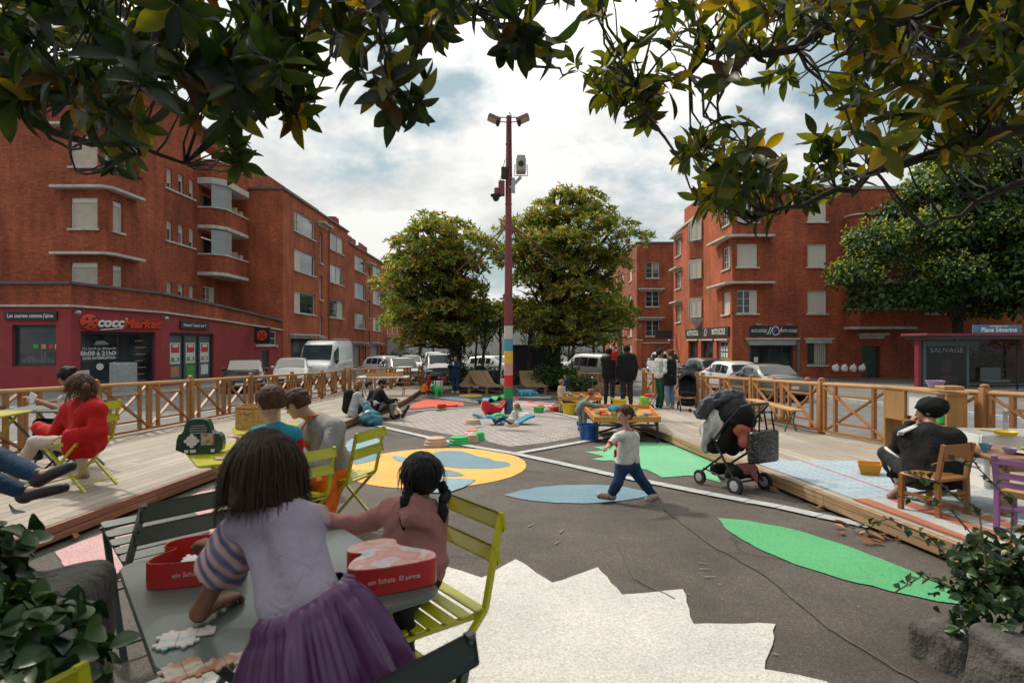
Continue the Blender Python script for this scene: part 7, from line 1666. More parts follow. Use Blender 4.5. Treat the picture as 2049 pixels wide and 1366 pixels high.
t = thing('rocking_animal', 'green plastic ride-on animal by the far deck corner', 'ride-on toy', G(873, 793), PI/2+1.2); L_ = np.array(WLOC[t.name]); S = SDF(); S.cap(L_+(0, -.16, .25), L_+(0, .18, .25), .15, .14); S.cap(L_+(0, .22, .28), L_+(0, .33, .46), .09, .07); S.cap(L_+(0, .33, .47), L_+(0, .45, .44), .075, .055); [S.cap(L_+(sx, sy, .2), L_+(sx*1.2, sy*1.15, .03), .06, .055) for sx in (-.1, .1) for sy in (-.18, .18)]; S.cap(L_+(0, -.26, .3), L_+(0, -.36, .42), .06, .03); [S.cap(L_+(sx, .31, .52), L_+(sx*1.3, .30, .60), .025, .015) for sx in (-.04, .04)]
S.build('body', m_grp, t, .016, .04); t = thing('rocking_animal', 'blue plastic ride-on animal lying right of the pole under the lounger', 'ride-on toy', G(1058, 793)); L_ = np.array(WLOC[t.name]); S = SDF(); S.cap(L_+(-.3, 0, .16), L_+(.1, 0, .15), .14, .15); S.cap(L_+(.12, 0, .2), L_+(.35, -.05, .12), .09, .07); [S.cap(L_+(sx, -.1, .1), L_+(sx, -.28, .06), .05, .04) for sx in (-.3, .05)]; S.cap(L_+(-.4, 0, .2), L_+(-.5, 0, .34), .06, .03); S.build('body', m_blp, t, .016, .04)
# ---------------------------------------------------------------- people
SK1 = skinmat('skin_light', (.46, .25, .17)); SK2 = skinmat('skin_tan', (.34, .17, .10)); SK3 = skinmat('skin_brown', (.20, .095, .05)); SK4 = skinmat('skin_dark', (.09, .045, .028))
HB = hairmat('brown', (.075, .035, .018)); HD = hairmat('dark', (.018, .010, .008)); HK = hairmat('black', (.008, .007, .007)); HR = hairmat('red', (.20, .075, .03)); HS = hairmat('sandy', (.22, .13, .07))
c_blk = cloth('black', (.012, .012, .013)); c_char = cloth('charcoal', (.03, .03, .033)); c_jean = cloth('jeans', (.02, .05, .11)); c_ljean = cloth('pale_jeans', (.18, .27, .34)); c_grey = cloth('grey', (.25, .24, .235)); c_lgrey = cloth('pale_grey', (.42, .42, .40)); c_white = cloth('white', (.58, .56, .52)); c_red = cloth('red', (.40, .012, .012)); c_orange = cloth('orange', (.66, .13, .01)); c_teal = cloth('teal_shirt', (.02, .21, .30)); c_green = cloth('green', (.02, .10, .05)); c_beige = cloth('beige', (.45, .34, .24)); c_navy = cloth('navy', (.012, .035, .07)); c_olive = cloth('olive_stripe', (.16, .19, .13)); c_pink = cloth('dusty_pink', (.33, .145, .125)); c_cream = cloth('cream_trousers', (.46, .40, .34))
s_white = M('white_trainer', (.55, .52, .48), .6, .15, 12); s_blk = M('black_shoe', (.012, .012, .012), .55, .1, 10); s_tan = M('tan_shoe', (.3, .19, .12), .6, .1, 10)
def T(px, py, Y): return W(px, py, Y)
def strands(root, hc, HF, hr, n, mat, lmin, lmax, back=1., width=.006, seed=1, wave=.012, cut=None, name='hair_strands', front=-.25, jit=.12):
 """loose locks falling from the scalp"""
 g = np.random.default_rng(seed); b = MB(); hx, hf, hu = HF.col[0], HF.col[1], HF.col[2]; o = WLOC[root.name]
 k = 0
 while k < n:
  a = g.uniform(-PI, PI); t = g.uniform(.0, 1.25); d = V((math.sin(t)*math.sin(a), math.sin(t)*math.cos(a), math.cos(t)))
  if d.y > -front and t > .65: continue
  p = hc+hu*hr*.12+hx*d.x*hr*.92+hf*(d.y*hr*1.0-.1*hr)+hu*d.z*hr*1.0; L = g.uniform(lmin, lmax); pts = []; q = p.copy(); v = (hx*d.x+hf*d.y*.9+hu*(d.z*.2)).normalized()*.6; ph = g.uniform(0, 6.28); st = L/7
  for i in range(8):
   pts.append(q.copy()); v = v*.62+V((0, 0, -1))*.45;
   if v.length: v = v.normalized()
   r_ = q-(hc+hu*hr*.05);
   rr = math.sqrt((r_.dot(hx)/(.90*hr))**2+(r_.dot(hf)/(1.0*hr))**2+(r_.dot(hu)/(1.02*hr))**2)
   q = q+v*st+(hx*math.sin(ph+i*.9)+hf*math.cos(ph*1.3+i*.8))*wave*jit*2
   r_ = q-hc; rr = math.sqrt((r_.dot(hx)/(.93*hr))**2+(r_.dot(hf)/(1.02*hr))**2+(max(0, r_.dot(hu))/(1.04*hr))**2)
   if rr < 1.02: q = hc+(r_)*(1.03/max(rr, .3)) if r_.dot(hu) > -hr*.3 else q+(hx*r_.dot(hx)+hf*r_.dot(hf)).normalized()*.004
  w = width*g.uniform(.6, 1.3); sd = [(pts[min(i+1, 7)]-pts[max(i-1, 0)]).cross(pts[i]-hc) for i in range(8)]
  sd = [s_.normalized() if s_.length > 1e-9 else hx for s_ in sd]; ww = [w*(1-.75*(i/7)**2) for i in range(8)]
  vs = []; [vs.extend((pts[i]-sd[i]*ww[i], pts[i]+sd[i]*ww[i])) for i in range(8)]
  b.add(vs, [(2*i, 2*i+1, 2*i+3, 2*i+2) for i in range(7)]); k += 1
 return b.build(name, mat, root, smooth=2, world=True, recalc=False)
tz = gz(2.1)+.74; HG = hairmat('soft_brown', (.032, .016, .010))
J = skel(1.18, (-.45, 1.5, gz(1.5)), 0, 'stand', .6); s = J['s']
J.update(pel=T(626, 1215, 1.50), neck=T(560, 1010, 1.62), head=T(530, 930, 1.66), shL=T(486, 1056, 1.66), shR=T(618, 1042, 1.62), hipL=T(572, 1240, 1.50), hipR=T(645, 1232, 1.49),
  elL=V((T(400, 1200, 1.76).x, 1.76, tz+.035)), wrL=V((T(440, 1192, 1.84).x, 1.84, tz+.03)), elR=T(560, 1120, 1.93), wrR=T(432, 1090, 2.02), look=V((-.35, .85, -.42)), hup=V((-.15, .3, .95)))
J['hr'] = .090; J['anL'] = V((-.50, 1.42, gz(1.4)+.07)); J['anR'] = V((-.36, 1.38, gz(1.4)+.07)); J['knL'] = V((-.52, 1.52, .28)); J['knR'] = V((-.40, 1.48, .28)); J['toeL'] = V((-.55, 1.54, gz(1.5)+.03)); J['toeR'] = V((-.42, 1.52, gz(1.5)+.03))
c_lil = cloth('lilac', (.31, .265, .33), .75, .06)
P1 = person('dark bob-haired girl in a lilac top and purple skirt leaning over the grey-green table', J, SK3, c_lil, None, s_blk, ('bob', HG, 1.02), sleeve=.12, hem=.03, h=.0075, botinf=.01, wr=.005, topinf=.011, fat=.84, trunkfat=.60, eyes=True, grip=1.2, palmL=(0, 0, -1), palmR=(0, 0, -1), seed=4)
HF = head_frame(J); strands(P1, J['head'], HF, J['hr']*1.02, 3000, HG, .13, .235, width=.0022, seed=3)
def stripemat(name, cols, sc, rot=0):
 m, nt, b = newmat(name); uv = nt.nodes.new('ShaderNodeTexCoord').outputs['Object']; mp = nd(nt, 'ShaderNodeMapping'); mp.inputs['Rotation'].default_value = (0, rot, 0); nt.links.new(uv, mp.inputs[0])
 w = nd(nt, 'ShaderNodeTexWave', Scale=sc, Distortion=1.2); w.bands_direction = 'X'; nt.links.new(mp.outputs[0], w.inputs['Vector'])
 nt.links.new(ramp(nt, w.outputs['Fac'], [(i/(len(cols)-1), c) for i, c in enumerate(cols)]), b.inputs['Base Color']); b.inputs['Roughness'].default_value = .6; return m
m_slv = stripemat('striped_sleeve', [(.10, .085, .17), (.14, .12, .2), (.40, .24, .24), (.42, .27, .26)], 9, .7)
S = SDF(); a, e = J['shL'], J['elL']; d = (e-a).normalized(); S.cap(a+d*.0-V((.0, 0, -.01)), L3(a, e, .30), .052, .068, .02); S.cap(L3(a, e, .30), L3(a, e, .50), .068, .078, .02); S.plane(L3(a, e, .47), d); S.build('striped_sleeve', m_slv, P1, h=.006, k=.03, wr=.005, wf=70, seed=2)
S = SDF(); a, e = J['shR'], J['elR']; d = (e-a).normalized(); S.cap(a, L3(a, e, .5), .052, .072, .02); S.plane(L3(a, e, .55), d); S.build('striped_sleeve', m_slv, P1, h=.008, k=.03, wr=.005, wf=70, seed=3)
m_sat = M('purple_satin', (.088, .028, .092), .26, .12, 4, .12, 40); b = MB(); rings = []; wc = T(606, 1190, 1.5); ux = (T(688, 1150, 1.48)-T(520, 1222, 1.5)).normalized(); uy = V((0, 1, 0)); uz = ux.cross(uy).normalized(); uy = uz.cross(ux)
for i in range(26):
 t = i/25; r = .110+.165*t**.75; sag = -.46*t; c = wc+uz*(-abs(sag)) if uz.z > 0 else wc+uz*abs(sag); c = c+V((-.10*t, -.02*t, -.02*t)); ring = []
 for k in range(120):
  a = 2*PI*k/120; f = .020*min(1, t*5)*(math.sin(13*a+1.4*math.sin(3*a)+t*1.2)*(.6+.4*t)+.55*math.sin(29*a+2*t)*(1-.6*t)+.5*math.sin(5*a+2.))*(1.+.6*t); g_ = (.006 if i % 2 else -.004)*(1 if t < .1 else 0)
  ring.append(c+ux*math.cos(a)*(r+f+g_)*1.02+uy*math.sin(a)*(r+f+g_)*.92)
 rings.append(ring)
b.loft(rings, cap=False); b.build('skirt', m_sat, P1, smooth=2, world=True)
J = skel(1.12, (-.42, 2.55, gz(2.5)+.46), .15, 'sit', .7, lean=.1); J.update(pel=V((-.45, 2.62, gz(2.5)+.58)), neck=T(838, 1006, 2.62), head=T(842, 952, 2.64), shL=T(788, 1022, 2.66), shR=T(868, 1040, 2.60), elL=T(718, 1050, 2.74), wrL=V((T(652, 1035, 2.70).x, 2.70, gz(2.1)+.768)), elR=T(874, 1120, 2.56), wrR=T(845, 1165, 2.50), look=V((-.5, .84, -.15)))
J['hr'] = .098; J['hipL'] = J['pel']+V((-.07, 0, -.02)); J['hipR'] = J['pel']+V((.07, -.02, -.02)); J['knL'] = J['pel']+V((-.16, -.26, .0)); J['knR'] = J['pel']+V((.03, -.30, -.02)); J['anL'] = J['knL']+V((.0, .04, -.32)); J['anR'] = J['knR']+V((0, .04, -.32)); J['toeL'] = J['anL']+V((-.04, -.12, -.03)); J['toeR'] = J['anR']+V((0, -.13, -.03))
P2 = person('girl with black plaits in a dusty pink hooded top at the grey-green table', J, SK2, c_pink, c_blk, s_blk, None, h=.008, hood=True, wr=.012, topinf=.020, hem=.06, fat=.95, trunkfat=.9, seed=12, grip=.8)
hc, hr = J['head'], J['hr']; HF = head_frame(J); hx, hf, hu = HF.col
S = SDF(); S.ell(hc+hu*hr*.14-hf*hr*.12, (hr*.90, hr*1.0, hr*.97), np.array(HF), .01); S.carve(hc-hu*hr*.45+hf*hr*.85, (hr*.8, hr*.78, hr*.92), np.array(HF)); S.build('hair', HK, P2, .007, .02, .003, 90)
for sg, e in ((1, T(885, 1005, 2.56)), (-1, T(812, 1020, 2.55))):
 b = MB(); p0 = hc+hx*sg*hr*.72-hf*hr*.45-hu*hr*.35; p1 = hc+hx*sg*hr*.98-hf*hr*.5-hu*hr*.9; n = 22; pts = [p0.lerp(p1, i/7) if i < 7 else p1.lerp(e, (i-7)/14) for i in range(n)]
 b.tube(pts, [.022*(.85+.3*abs(math.sin(i*1.25)))*(1 if i < n-3 else .7) for i in range(n)], 9); b.tube([e, e+V((.004*sg, 0, -.04)), e+V((.01*sg, 0, -.085))], [.014, .026, .006], 8); b.build('plait', HK, P2, smooth=2, world=True)
strands(P2, hc, HF, hr*1.0, 260, HK, .07, .13, width=.004, seed=6, name='hair_wisps')
b = MB(); c = J['neck']+V((0, -.02, .005)); b.tube([c+V((.058*math.cos(a), .058*math.sin(a), .012*math.sin(a))) for a in [i*.3927 for i in range(17)]], .012, 8); b.build('collar', c_white, P2, smooth=2, world=True)
J = skel(1.12, (-1.72, 4.60, gz(4.6)+.47), .75, 'sit', .75); J.update(pel=T(565, 985, 4.56), neck=T(552, 848, 4.60), head=T(541, 803, 4.60), shL=T(512, 866, 4.72), shR=T(590, 868, 4.5), elL=T(490, 920, 4.75), wrL=T(470, 905, 4.85), elR=T(596, 925, 4.6), wrR=T(545, 925, 4.78), look=V((-.75, .62, -.15))); J['hr'] = .118
P3 = person('small boy in a teal and red top beside the man in the orange apron', J, SK1, c_teal, c_navy, s_white, ('short', HB, 1.03), h=.010, sleeve=.5, hem=.05, seed=7)
S = SDF(); [S.cap(L3(J['sh'+n], J['el'+n], .2), J['el'+n], .056, .048) for n in 'LR']; [S.cap(J['el'+n], L3(J['el'+n], J['wr'+n], .85), .048, .036) for n in 'LR']; S.build('sleeves', c_red, P3, .01, .02, .003, 40); strands(P3, J['head'], head_frame(J), J['hr']*.99, 1100, HB, .05, .09, width=.0035, seed=8, front=.2, name='hair_tufts')
J = skel(1.72, (-1.55, 5.32, gz(5.3)+.5), 1.1, 'sit', 0); J.update(pel=T(672, 930, 5.32), neck=T(632, 838, 5.10), head=T(594, 806, 5.02), shL=T(612, 862, 5.25), shR=T(672, 856, 4.94), elL=T(560, 910, 5.35), wrL=T(492, 882, 5.2), elR=T(640, 935, 4.72), wrR=T(575, 940, 4.72), look=V((-.82, .15, -.45)), hup=V((-.45, 0, .9)))
J['hipL'] = J['pel']+V((-.03, .10, -.02)); J['hipR'] = J['pel']+V((-.02, -.10, -.02)); J['knL'] = T(600, 960, 5.5); J['knR'] = T(640, 975, 4.9); J['anL'] = V((-2.0, 5.4, gz(5.4)+.08)); J['anR'] = V((-1.62, 4.85, gz(4.9)+.08)); J['toeL'] = J['anL']+V((-.15, .02, -.04)); J['toeR'] = J['anR']+V((-.15, -.02, -.04))
P4 = person('man in a grey sweater and bright orange apron bending towards the boy in teal', J, SK1, c_grey, c_char, s_blk, ('short', HB, 1.03), h=.011, hem=.10, wr=.007, topinf=.024, seed=15, grip=.3, palmL=(0, 0, -1)); strands(P4, J['head'], head_frame(J), J['hr'], 1100, HB, .05, .08, width=.004, seed=18, front=.2, name='hair_tufts')
S = SDF(); S.cap(J['hipL'], J['knL'], .115, .10); S.cap(J['hipR'], J['knR'], .120, .105); S.cap(J['pel'], L3(J['knL'], J['knR'], .5), .13, .12); S.cap(L3(J['pel'], J['knR'], .3)-V((0, .0, .05)), J['knR']-V((-.02, .02, .20)), .12, .07); S.cap(J['pel'], J['knR']-V((-.06, .0, .36)), .10, .03); S.plane(J['pel']+V((0, 0, .02)), (.25, 0, 1)); S.build('apron', c_orange, P4, .011, .05, .008, 20, 3)
b = MB(); q = [J['pel']+V((-.15, -.05, .1)), J['neck']+V((-.12, -.10, -.14)), J['neck']+V((-.03, -.085, .035)), J['neck']+V((.06, -.0, .04)), J['neck']+V((-.02, .08, .03)), J['neck']+V((-.12, .05, -.12))]; [b.bar(q[i], q[i+1], .035, .012) for i in range(5)]; b.build('apron_strap', c_orange, P4, world=True)
J = skel(1.62, (-4.6, 6.35, gz(6.35)+DECK+.46), 1.35, 'sit', .1); J.update(pel=T(172, 888, 6.35), neck=T(172, 800, 6.25), head=T(160, 768, 6.2), shL=T(142, 822, 6.42), shR=T(192, 822, 6.1), elL=T(112, 868, 6.45), wrL=T(75, 856, 6.6), elR=T(196, 866, 6.05), wrR=T(140, 872, 5.95), look=V((-.78, .6, -.05)), knL=T(52, 882, 6.6), knR=T(70, 884, 6.2), anL=T(70, 960, 6.75), anR=T(28, 950, 6.3)); J['hipL'] = J['pel']+V((-.02, .09, 0)); J['hipR'] = J['pel']+V((0, -.09, 0))
J['anL'] = T(168, 948, 6.85); J['knL'] = T(160, 890, 6.75); J['toeL'] = J['anL']+V((-.14, .02, -.05)); J['toeR'] = J['anR']+V((-.14, .02, -.04))
P5 = person('teenager in a baggy red jumper with a loose ponytail on the left deck', J, SK1, c_red, c_cream, s_tan, ('ponytail', HB, 1.05), h=.011, wr=.009, topinf=.05, hem=.10, seed=22, fat=.95); strands(P5, J['head'], head_frame(J), J['hr'], 500, HB, .10, .3, width=.005, seed=28, name='loose_hair', jit=.5)
J = skel(1.64, (-5.5, 7.5, gz(7.5)+DECK+.46), 1.3, 'sit', 0); J.update(head=T(133, 752, 7.35), neck=T(148, 782, 7.4), pel=T(170, 870, 7.5), shL=T(128, 800, 7.5), shR=T(185, 800, 7.25), elL=T(130, 822, 7.6), wrL=T(70, 800, 7.5), elR=T(207, 835, 7.2), wrR=T(190, 860, 7.2), look=V((-.95, .2, -.1)))
m_pat = picmat('speckled_top', [(.5, .47, .44), (.52, .48, .45), (.06, .04, .04), (.5, .46, .44)], 60)
P6 = person('woman in a speckled sleeveless top partly hidden by the teenager in red', J, SK2, m_pat, c_blk, s_blk, ('bun', HD, 1.05), h=.012, sleeve=.12, seed=25); strands(P6, J['head'], head_frame(J), J['hr'], 200, HD, .06, .12, width=.005, seed=29, name='loose_hair')
t = thing('game_card', 'pale card held over the grey-green table at the left edge', 'card', T(64, 796, 7.45)); b = MB(); b.box((0, 0, 0), (.09, .01, .12), R=Matrix.Rotation(.5, 3, 'Y')); b.build('card', m_paper, t)
J = skel(1.75, (-5.2, 4.6, gz(4.6)+DECK+.46), -1.2, 'sit', 0); J.update(knL=T(-30, 905, 4.4), knR=T(-90, 930, 4.5), anL=T(78, 952, 4.25), anR=T(50, 985, 4.4), toeL=T(142, 935, 4.2), toeR=T(128, 978, 4.35), pel=T(-250, 905, 4.7), neck=T(-290, 760, 4.7), head=T(-280, 710, 4.7)); J['hipL'] = J['pel']+V((.05, -.1, 0)); J['hipR'] = J['pel']+V((.05, .1, 0))
for n, dy in (('L', -.2), ('R', .2)): J['sh'+n] = J['neck']+V((0, dy, -.06)); J['el'+n] = J['sh'+n]+V((.1, 0, -.28)); J['wr'+n] = J['el'+n]+V((.22, 0, 0))
person('person in jeans with crossed outstretched black trainers at the left edge', J, SK1, c_grey, c_navy, s_blk, ('short', HB), h=.012, fat=1.1)
def edge_sitter(label, px, Y, heady, hgt, skin, top, bot, shoe, hair, rz, knee=(.42, .26), lean=.25, **kw):
 X = (px-CX)/FP*Y; J = skel(hgt, (X, Y, gz(Y)+DECK), rz, 'sit', 0, lean=lean); f = J['fw']
 for n in 'LR': J['kn'+n] = J['hip'+n]+f*knee[0]+V((0, 0, knee[1])); J['an'+n] = J['kn'+n]+f*.10+V((0, 0, -(J['kn'+n].z-gz(Y)-.08))); J['toe'+n] = J['an'+n]+f*.15+V((0, 0, -.04))
 for n in 'LR': J['el'+n] = J['sh'+n]+f*.16+V((0, 0, -.24)); J['wr'+n] = L3(J['elL'], J['elR'], .5 if n == 'L' else .55)+f*.26+V((0, 0, .02))
 for k in ('shL', 'shR', 'elL', 'elR', 'wrL', 'wrR'): pass
 for k, v in kw.items(): J[k] = v
 return person(label, J, skin, top, bot, shoe, hair, h=.013, wr=.008, topinf=.03, hem=.08, group=None), J
P7, J7 = edge_sitter('red-haired woman in a pale grey top with a black backpack sitting on the deck edge', 708, 14.6, 760, 1.66, SK1, c_lgrey, c_char, s_blk, ('long', HR, 1.02), -1.35, look=V((.95, .3, -.05)))
t = thing('backpack', 'black backpack on the back of the red-haired woman', 'backpack', J7['neck']-J7['fw']*.2-V((0, 0, .35))); S = SDF(); c = np.array(J7['neck']-J7['fw']*.22); S.cap(c+(0, 0, -.05), c+(-.02, 0, -.38), .13, .15); S.build('bag', c_blk, t, .013, .04, .006, 25); b = MB(); f = J7['fw']
for sd in ('L', 'R'): q = J7['sh'+sd].lerp(J7['neck'], .4); b.tube([q-f*.15+V((0, 0, .0)), q+V((0, 0, .09)), q+f*.12+V((0, 0, -.06)), q+f*.05+V((0, 0, -.28))], .022, 6)
b.build('strap', c_blk, t, world=True)
t = thing('cup', 'red cup held by the red-haired woman', 'cup', J7['wrL']+J7['fw']*.08); b = MB(); b.lathe([(.035, -.05), (.045, .06), (.04, .06), (.03, -.04)], n=14); b.build('cup', m_rdp, t, smooth=True)
P8, J8 = edge_sitter('bearded man in a black jacket and grey trousers sitting behind the red-haired woman', 747, 15.6, 765, 1.74, SK2, c_blk, c_grey, s_blk, ('short', HK), -1.2, look=V((.8, .1, -.45)), lean=.4)
S = SDF(); hc, hr, HF = J8['head'], J8['hr'], head_frame(J8); S.ell(hc-HF.col[2]*hr*.55+HF.col[1]*hr*.3, (hr*.62, hr*.62, hr*.48), np.array(HF)); S.build('beard', HK, P8, .012, .02)
t = thing('teal_bag', 'slumped teal drawstring bag at the feet of the red-haired woman', 'bag', (-3.35, 14.1, gz(14.1))); S = SDF(); c = np.array(WLOC[t.name]); S.ell(c+(0, 0, .16), (.24, .22, .20)); S.cap(c+(-.06, .05, .3), c+(-.14, .12, .5), .13, .05); S.ell(c+(.12, -.04, .12), (.2, .2, .14)); S.build('fabric', M('teal_nylon', (.015, .12, .17), .4, .15, 6, .3, 30), t, .013, .05, .02, 22)
J = skel(1.66, (-3.55, 16.2, gz(16.2)+DECK), -1.45, 'sit', 0, lean=-.5); f = J['fw']
for i, n in enumerate('LR'): J['kn'+n] = J['hip'+n]+f*.40+V((0, -.2*i, .10 if i else .16)); J['an'+n] = T(792+i*14, 832-i*2, 15.2-i*.2); J['toe'+n] = T(812+i*6, 822-i*8, 15.1-i*.2)+V((.0, 0, .02))
for n in 'LR': J['el'+n] = J['sh'+n]-f*.12+V((0, 0, -.26)); J['wr'+n] = J['el'+n]-f*.05+V((0, 0, -.2))
person('reclining person in striped shorts stretching bare shins over the cobbles', J, SK1, c_navy, c_olive, s_blk, ('short', HK), h=.013, botlen=.72)
def stander(label, px, Y, hgt, face, skin, top, bot, shoe, hair, base=DECK, grp=None, **kw):
 X = (px-CX)/FP*Y; pk = {k: kw.pop(k) for k in list(kw) if k in ('topinf', 'hem', 'sleeve', 'botinf', 'h', 'fat', 'trunkfat', 'wr', 'botlen')}; ch = kw.pop('child', 0.); ln = kw.pop('lean', 0.); off = kw.pop('off', {}); J = skel(hgt, (X, Y, gz(Y)+base), face, 'stand', ch, lean=ln); R = Matrix.Rotation(face, 3, 'Z')
 for k, v in off.items(): J[k] = J[k]+R@V(v)*(1 if k[:2] != 'xx' else 0)
 J.update(kw); pk.setdefault('h', .013); return person(label, J, skin, top, bot, shoe, hair, grp, **pk), J
stander('large man in black seen from behind beside the man holding the child', 1254, 17.9, 1.84, .1, SK4, c_blk, c_char, s_blk, ('crop', HK, .99), topinf=.035, hem=.16, trunkfat=1.12, fat=1.1)
b = MB(); Pb, Jb = SC.objects[-1], None
P9, J9 = stander('man in a black jacket holding a small child in red against his shoulder', 1219, 18.6, 1.76, -.5, SK2, c_blk, c_char, s_blk, ('short', HK), topinf=.03, hem=.1, off=dict(elL=(.0, .18, .1), wrL=(.12, .26, .32), elR=(.0, .2, .1), wrR=(-.1, .26, .25)))
Jc = skel(.85, J9['neck']+V((.13, -.16, -.12)), 2.2, 'sit', .9); [Jc.__setitem__('kn'+n, Jc['hip'+n]+V((.02, .1, -.12))) for n in 'LR']; [Jc.__setitem__('an'+n, Jc['kn'+n]+V((0, 0, -.16))) for n in 'LR']; [Jc.__setitem__('toe'+n, Jc['an'+n]+V((.03, .03, -.06))) for n in 'LR']
person('small child in a red and white top carried by the man in the black jacket', Jc, SK1, c_red, c_char, s_blk, ('short', HB), h=.013, hem=.04)
stander('woman in a long black gilet with white sleeves and pale jeans', 1340, 17.0, 1.68, .7, SK1, c_white, c_ljean, s_white, ('bun', HB), off=dict(wrL=(.1, .12, .08), wrR=(-.14, .14, .08)))
Jv = skel(1.68, ((1340-CX)/FP*17.0, 17.0, gz(17)+DECK), .7, 'stand'); t = SC.objects[-1].parent; S = SDF(); up = V((0, 0, 1)); [S.cap(L3(Jv['sh'+n], Jv['neck'], .3)-up*.05, Jv['hip'+n]-up*.15, .12, .135) for n in 'LR']; S.cap(Jv['neck']-up*.06, Jv['pel']-up*.2, .12, .15); S.plane(Jv['pel']-up*.22, (0, 0, -1)); S.carve(Jv['neck']+up*.06, (.08, .09, .08)); S.build('gilet', c_blk, t, .013, .05, .006, 20)
stander('person in green trousers and a light top beside the woman in the gilet', 1321, 17.3, 1.70, -1.3, SK2, c_lgrey, c_green, s_blk, ('short', HD), off=dict(wrR=(0, .14, .1)))
Pp, Jp = stander('woman in a dark coat photographing with both hands raised beside the left magnolia', 912, 26.8, 1.68, 2.7, SK1, c_navy, c_jean, s_white, ('long', HD), 0, topinf=.03, hem=.25, off=dict(elL=(0, .2, .12), wrL=(.1, .2, .42), elR=(0, .2, .12), wrR=(-.1, .2, .42)))
b = MB(); t = thing('phone', 'phone held up by the woman in the dark coat', 'phone', L3(Jp['wrL'], Jp['wrR'], .5)+V((.02, -.08, .08))); b.rbox((0, 0, 0), (.08, .012, .15), .01, rz=2.7); b.build('phone_case', m_paper, t)
Pw, Jw = stander('boy in a red-cuffed white top and blue trousers striding over the blue painted lens', 1250, 6.45, 1.10, 1.25, SK1, c_white, c_jean, None, ('short', HB, 1.05), 0, child=.75, h=.009, hem=.03, topinf=.016, wr=.005, botinf=.02, sleeve=.93, look=T(1190, 825, 6.2)-T(1250, 822, 6.45), head=T(1249, 829, 6.45), neck=T(1258, 862, 6.45), pel=T(1255, 922, 6.45), shL=T(1246, 872, 6.38), shR=T(1270, 874, 6.55),
 hipL=T(1247, 930, 6.40), hipR=T(1264, 930, 6.52), knL=T(1236, 965, 6.36), anL=T(1222, 990, 6.40), toeL=T(1202, 991, 6.36), knR=T(1283, 960, 6.52), anR=T(1307, 990, 6.6), toeR=T(1298, 999, 6.45), elL=T(1235, 874, 6.22), wrL=T(1219, 889, 6.12), elR=T(1270, 905, 6.62), wrR=T(1256, 918, 6.5))
strands(Pw, Jw['head'], head_frame(Jw), Jw['hr']*1.02, 420, HB, .06, .11, width=.006, seed=31, front=.5, name='hair_tufts', jit=.4)
m_shoe = picmat('patterned_trainer', [(.5, .47, .42), (.05, .05, .06), (.45, .42, .36), (.35, .08, .04), (.52, .5, .46)], 26)
for n in 'LR': S = SDF(); a, tt = Jw['an'+n], Jw['toe'+n]; S.cap(a+V((.02, 0, -.015)), tt+V((-.01, 0, .0)), .043, .036); S.build('shoe', m_shoe, Pw, .008, .02)
for n in 'LR':
 b = MB(); e, w_ = Jw['el'+n], Jw['wr'+n]; d = (w_-e).normalized(); b.tube([L3(e, w_, .80), w_], .034, 12); b.build('cuff', c_red, Pw, smooth=True, world=True)
b = MB(); nk = Jw['neck']; b.tube([nk+V((.05*math.cos(a), .05*math.sin(a), .012)) for a in [i*.3927 for i in range(17)]], .009, 8); b.build('collar', c_red, Pw, smooth=2, world=True)
S = SDF(); S.cap(Jw['neck']+V((-.11, -.03, -.10)), Jw['neck']+V((-.125, -.02, -.27)), .035, .03); S.build('printed_figure', c_red, Pw, .008, .01, .012, 90)
stander('boy in grey leaning over the near play table above the blue tub', 1165, 13.0, 1.10, -.9, SK1, cloth('grey_green', (.16, .20, .18)), c_grey, s_blk, ('short', HR), 0, child=.6, lean=.55, head=T(1184, 786, 12.9), neck=T(1172, 800, 12.95), wrL=T(1195, 815, 13.1), wrR=T(1205, 812, 12.7), elL=T(1185, 812, 13.1), elR=T(1192, 812, 12.7), pel=T(1157, 822, 13), shL=T(1172, 802, 13.1), shR=T(1170, 806, 12.8))
stander('toddler in beige clothes standing at the far play table', 1124, 17.6, .98, -.9, SK1, c_beige, c_beige, s_blk, ('short', HS), 0, child=.8, off=dict(wrL=(0, .16, .16), wrR=(0, .16, .16)))
stander('small child in dark clothes further behind the beige toddler', 1131, 23.5, .95, 2.6, SK2, c_navy, c_char, s_blk, ('short', HB), 0, child=.8)
def floor_child(label, px, py, hgt, face, skin, top, bot, hair, Yh=0, lean=.2, legs=.25):
 p = G(px, py, Yh); J = skel(hgt, p, face, 'sit', .85, lean=lean); f = J['fw']
 for n in 'LR': J['kn'+n] = J['hip'+n]+f*.22*J['s']/.6+V((0, 0, .06)); J['an'+n] = J['kn'+n]+f*legs*J['s']/.65+V((0, 0, -.10)); J['toe'+n] = J['an'+n]+f*.06+V((0, 0, .05)); J['wr'+n] = J['el'+n]+f*.14+V((0, 0, -.02))
 return person(label, J, skin, top, bot, s_blk, hair, h=.012, hem=.03), J
floor_child('baby in a pale top and dark trousers lying in the blue wavy board', 1022, 846, .82, 1.2, SK1, c_white, c_navy, ('crop', HS), .16, -.45)
floor_child('child in an orange top sitting on the far corner of the left deck', 848, 787, 1.0, -.8, SK1, c_orange, c_char, ('short', HB), DECK)
stander('child in a red top crouching beside the green ride-on animal', 858, 25.6, 1.0, -1.2, SK2, c_red, c_red, s_blk, ('short', HK), 0, child=.6)
stander('child in a red top bending behind the green ride-on animal', 884, 27.4, .85, -1.0, SK2, c_red, c_red, s_white, ('short', HK), 0, child=.7, lean=.5)
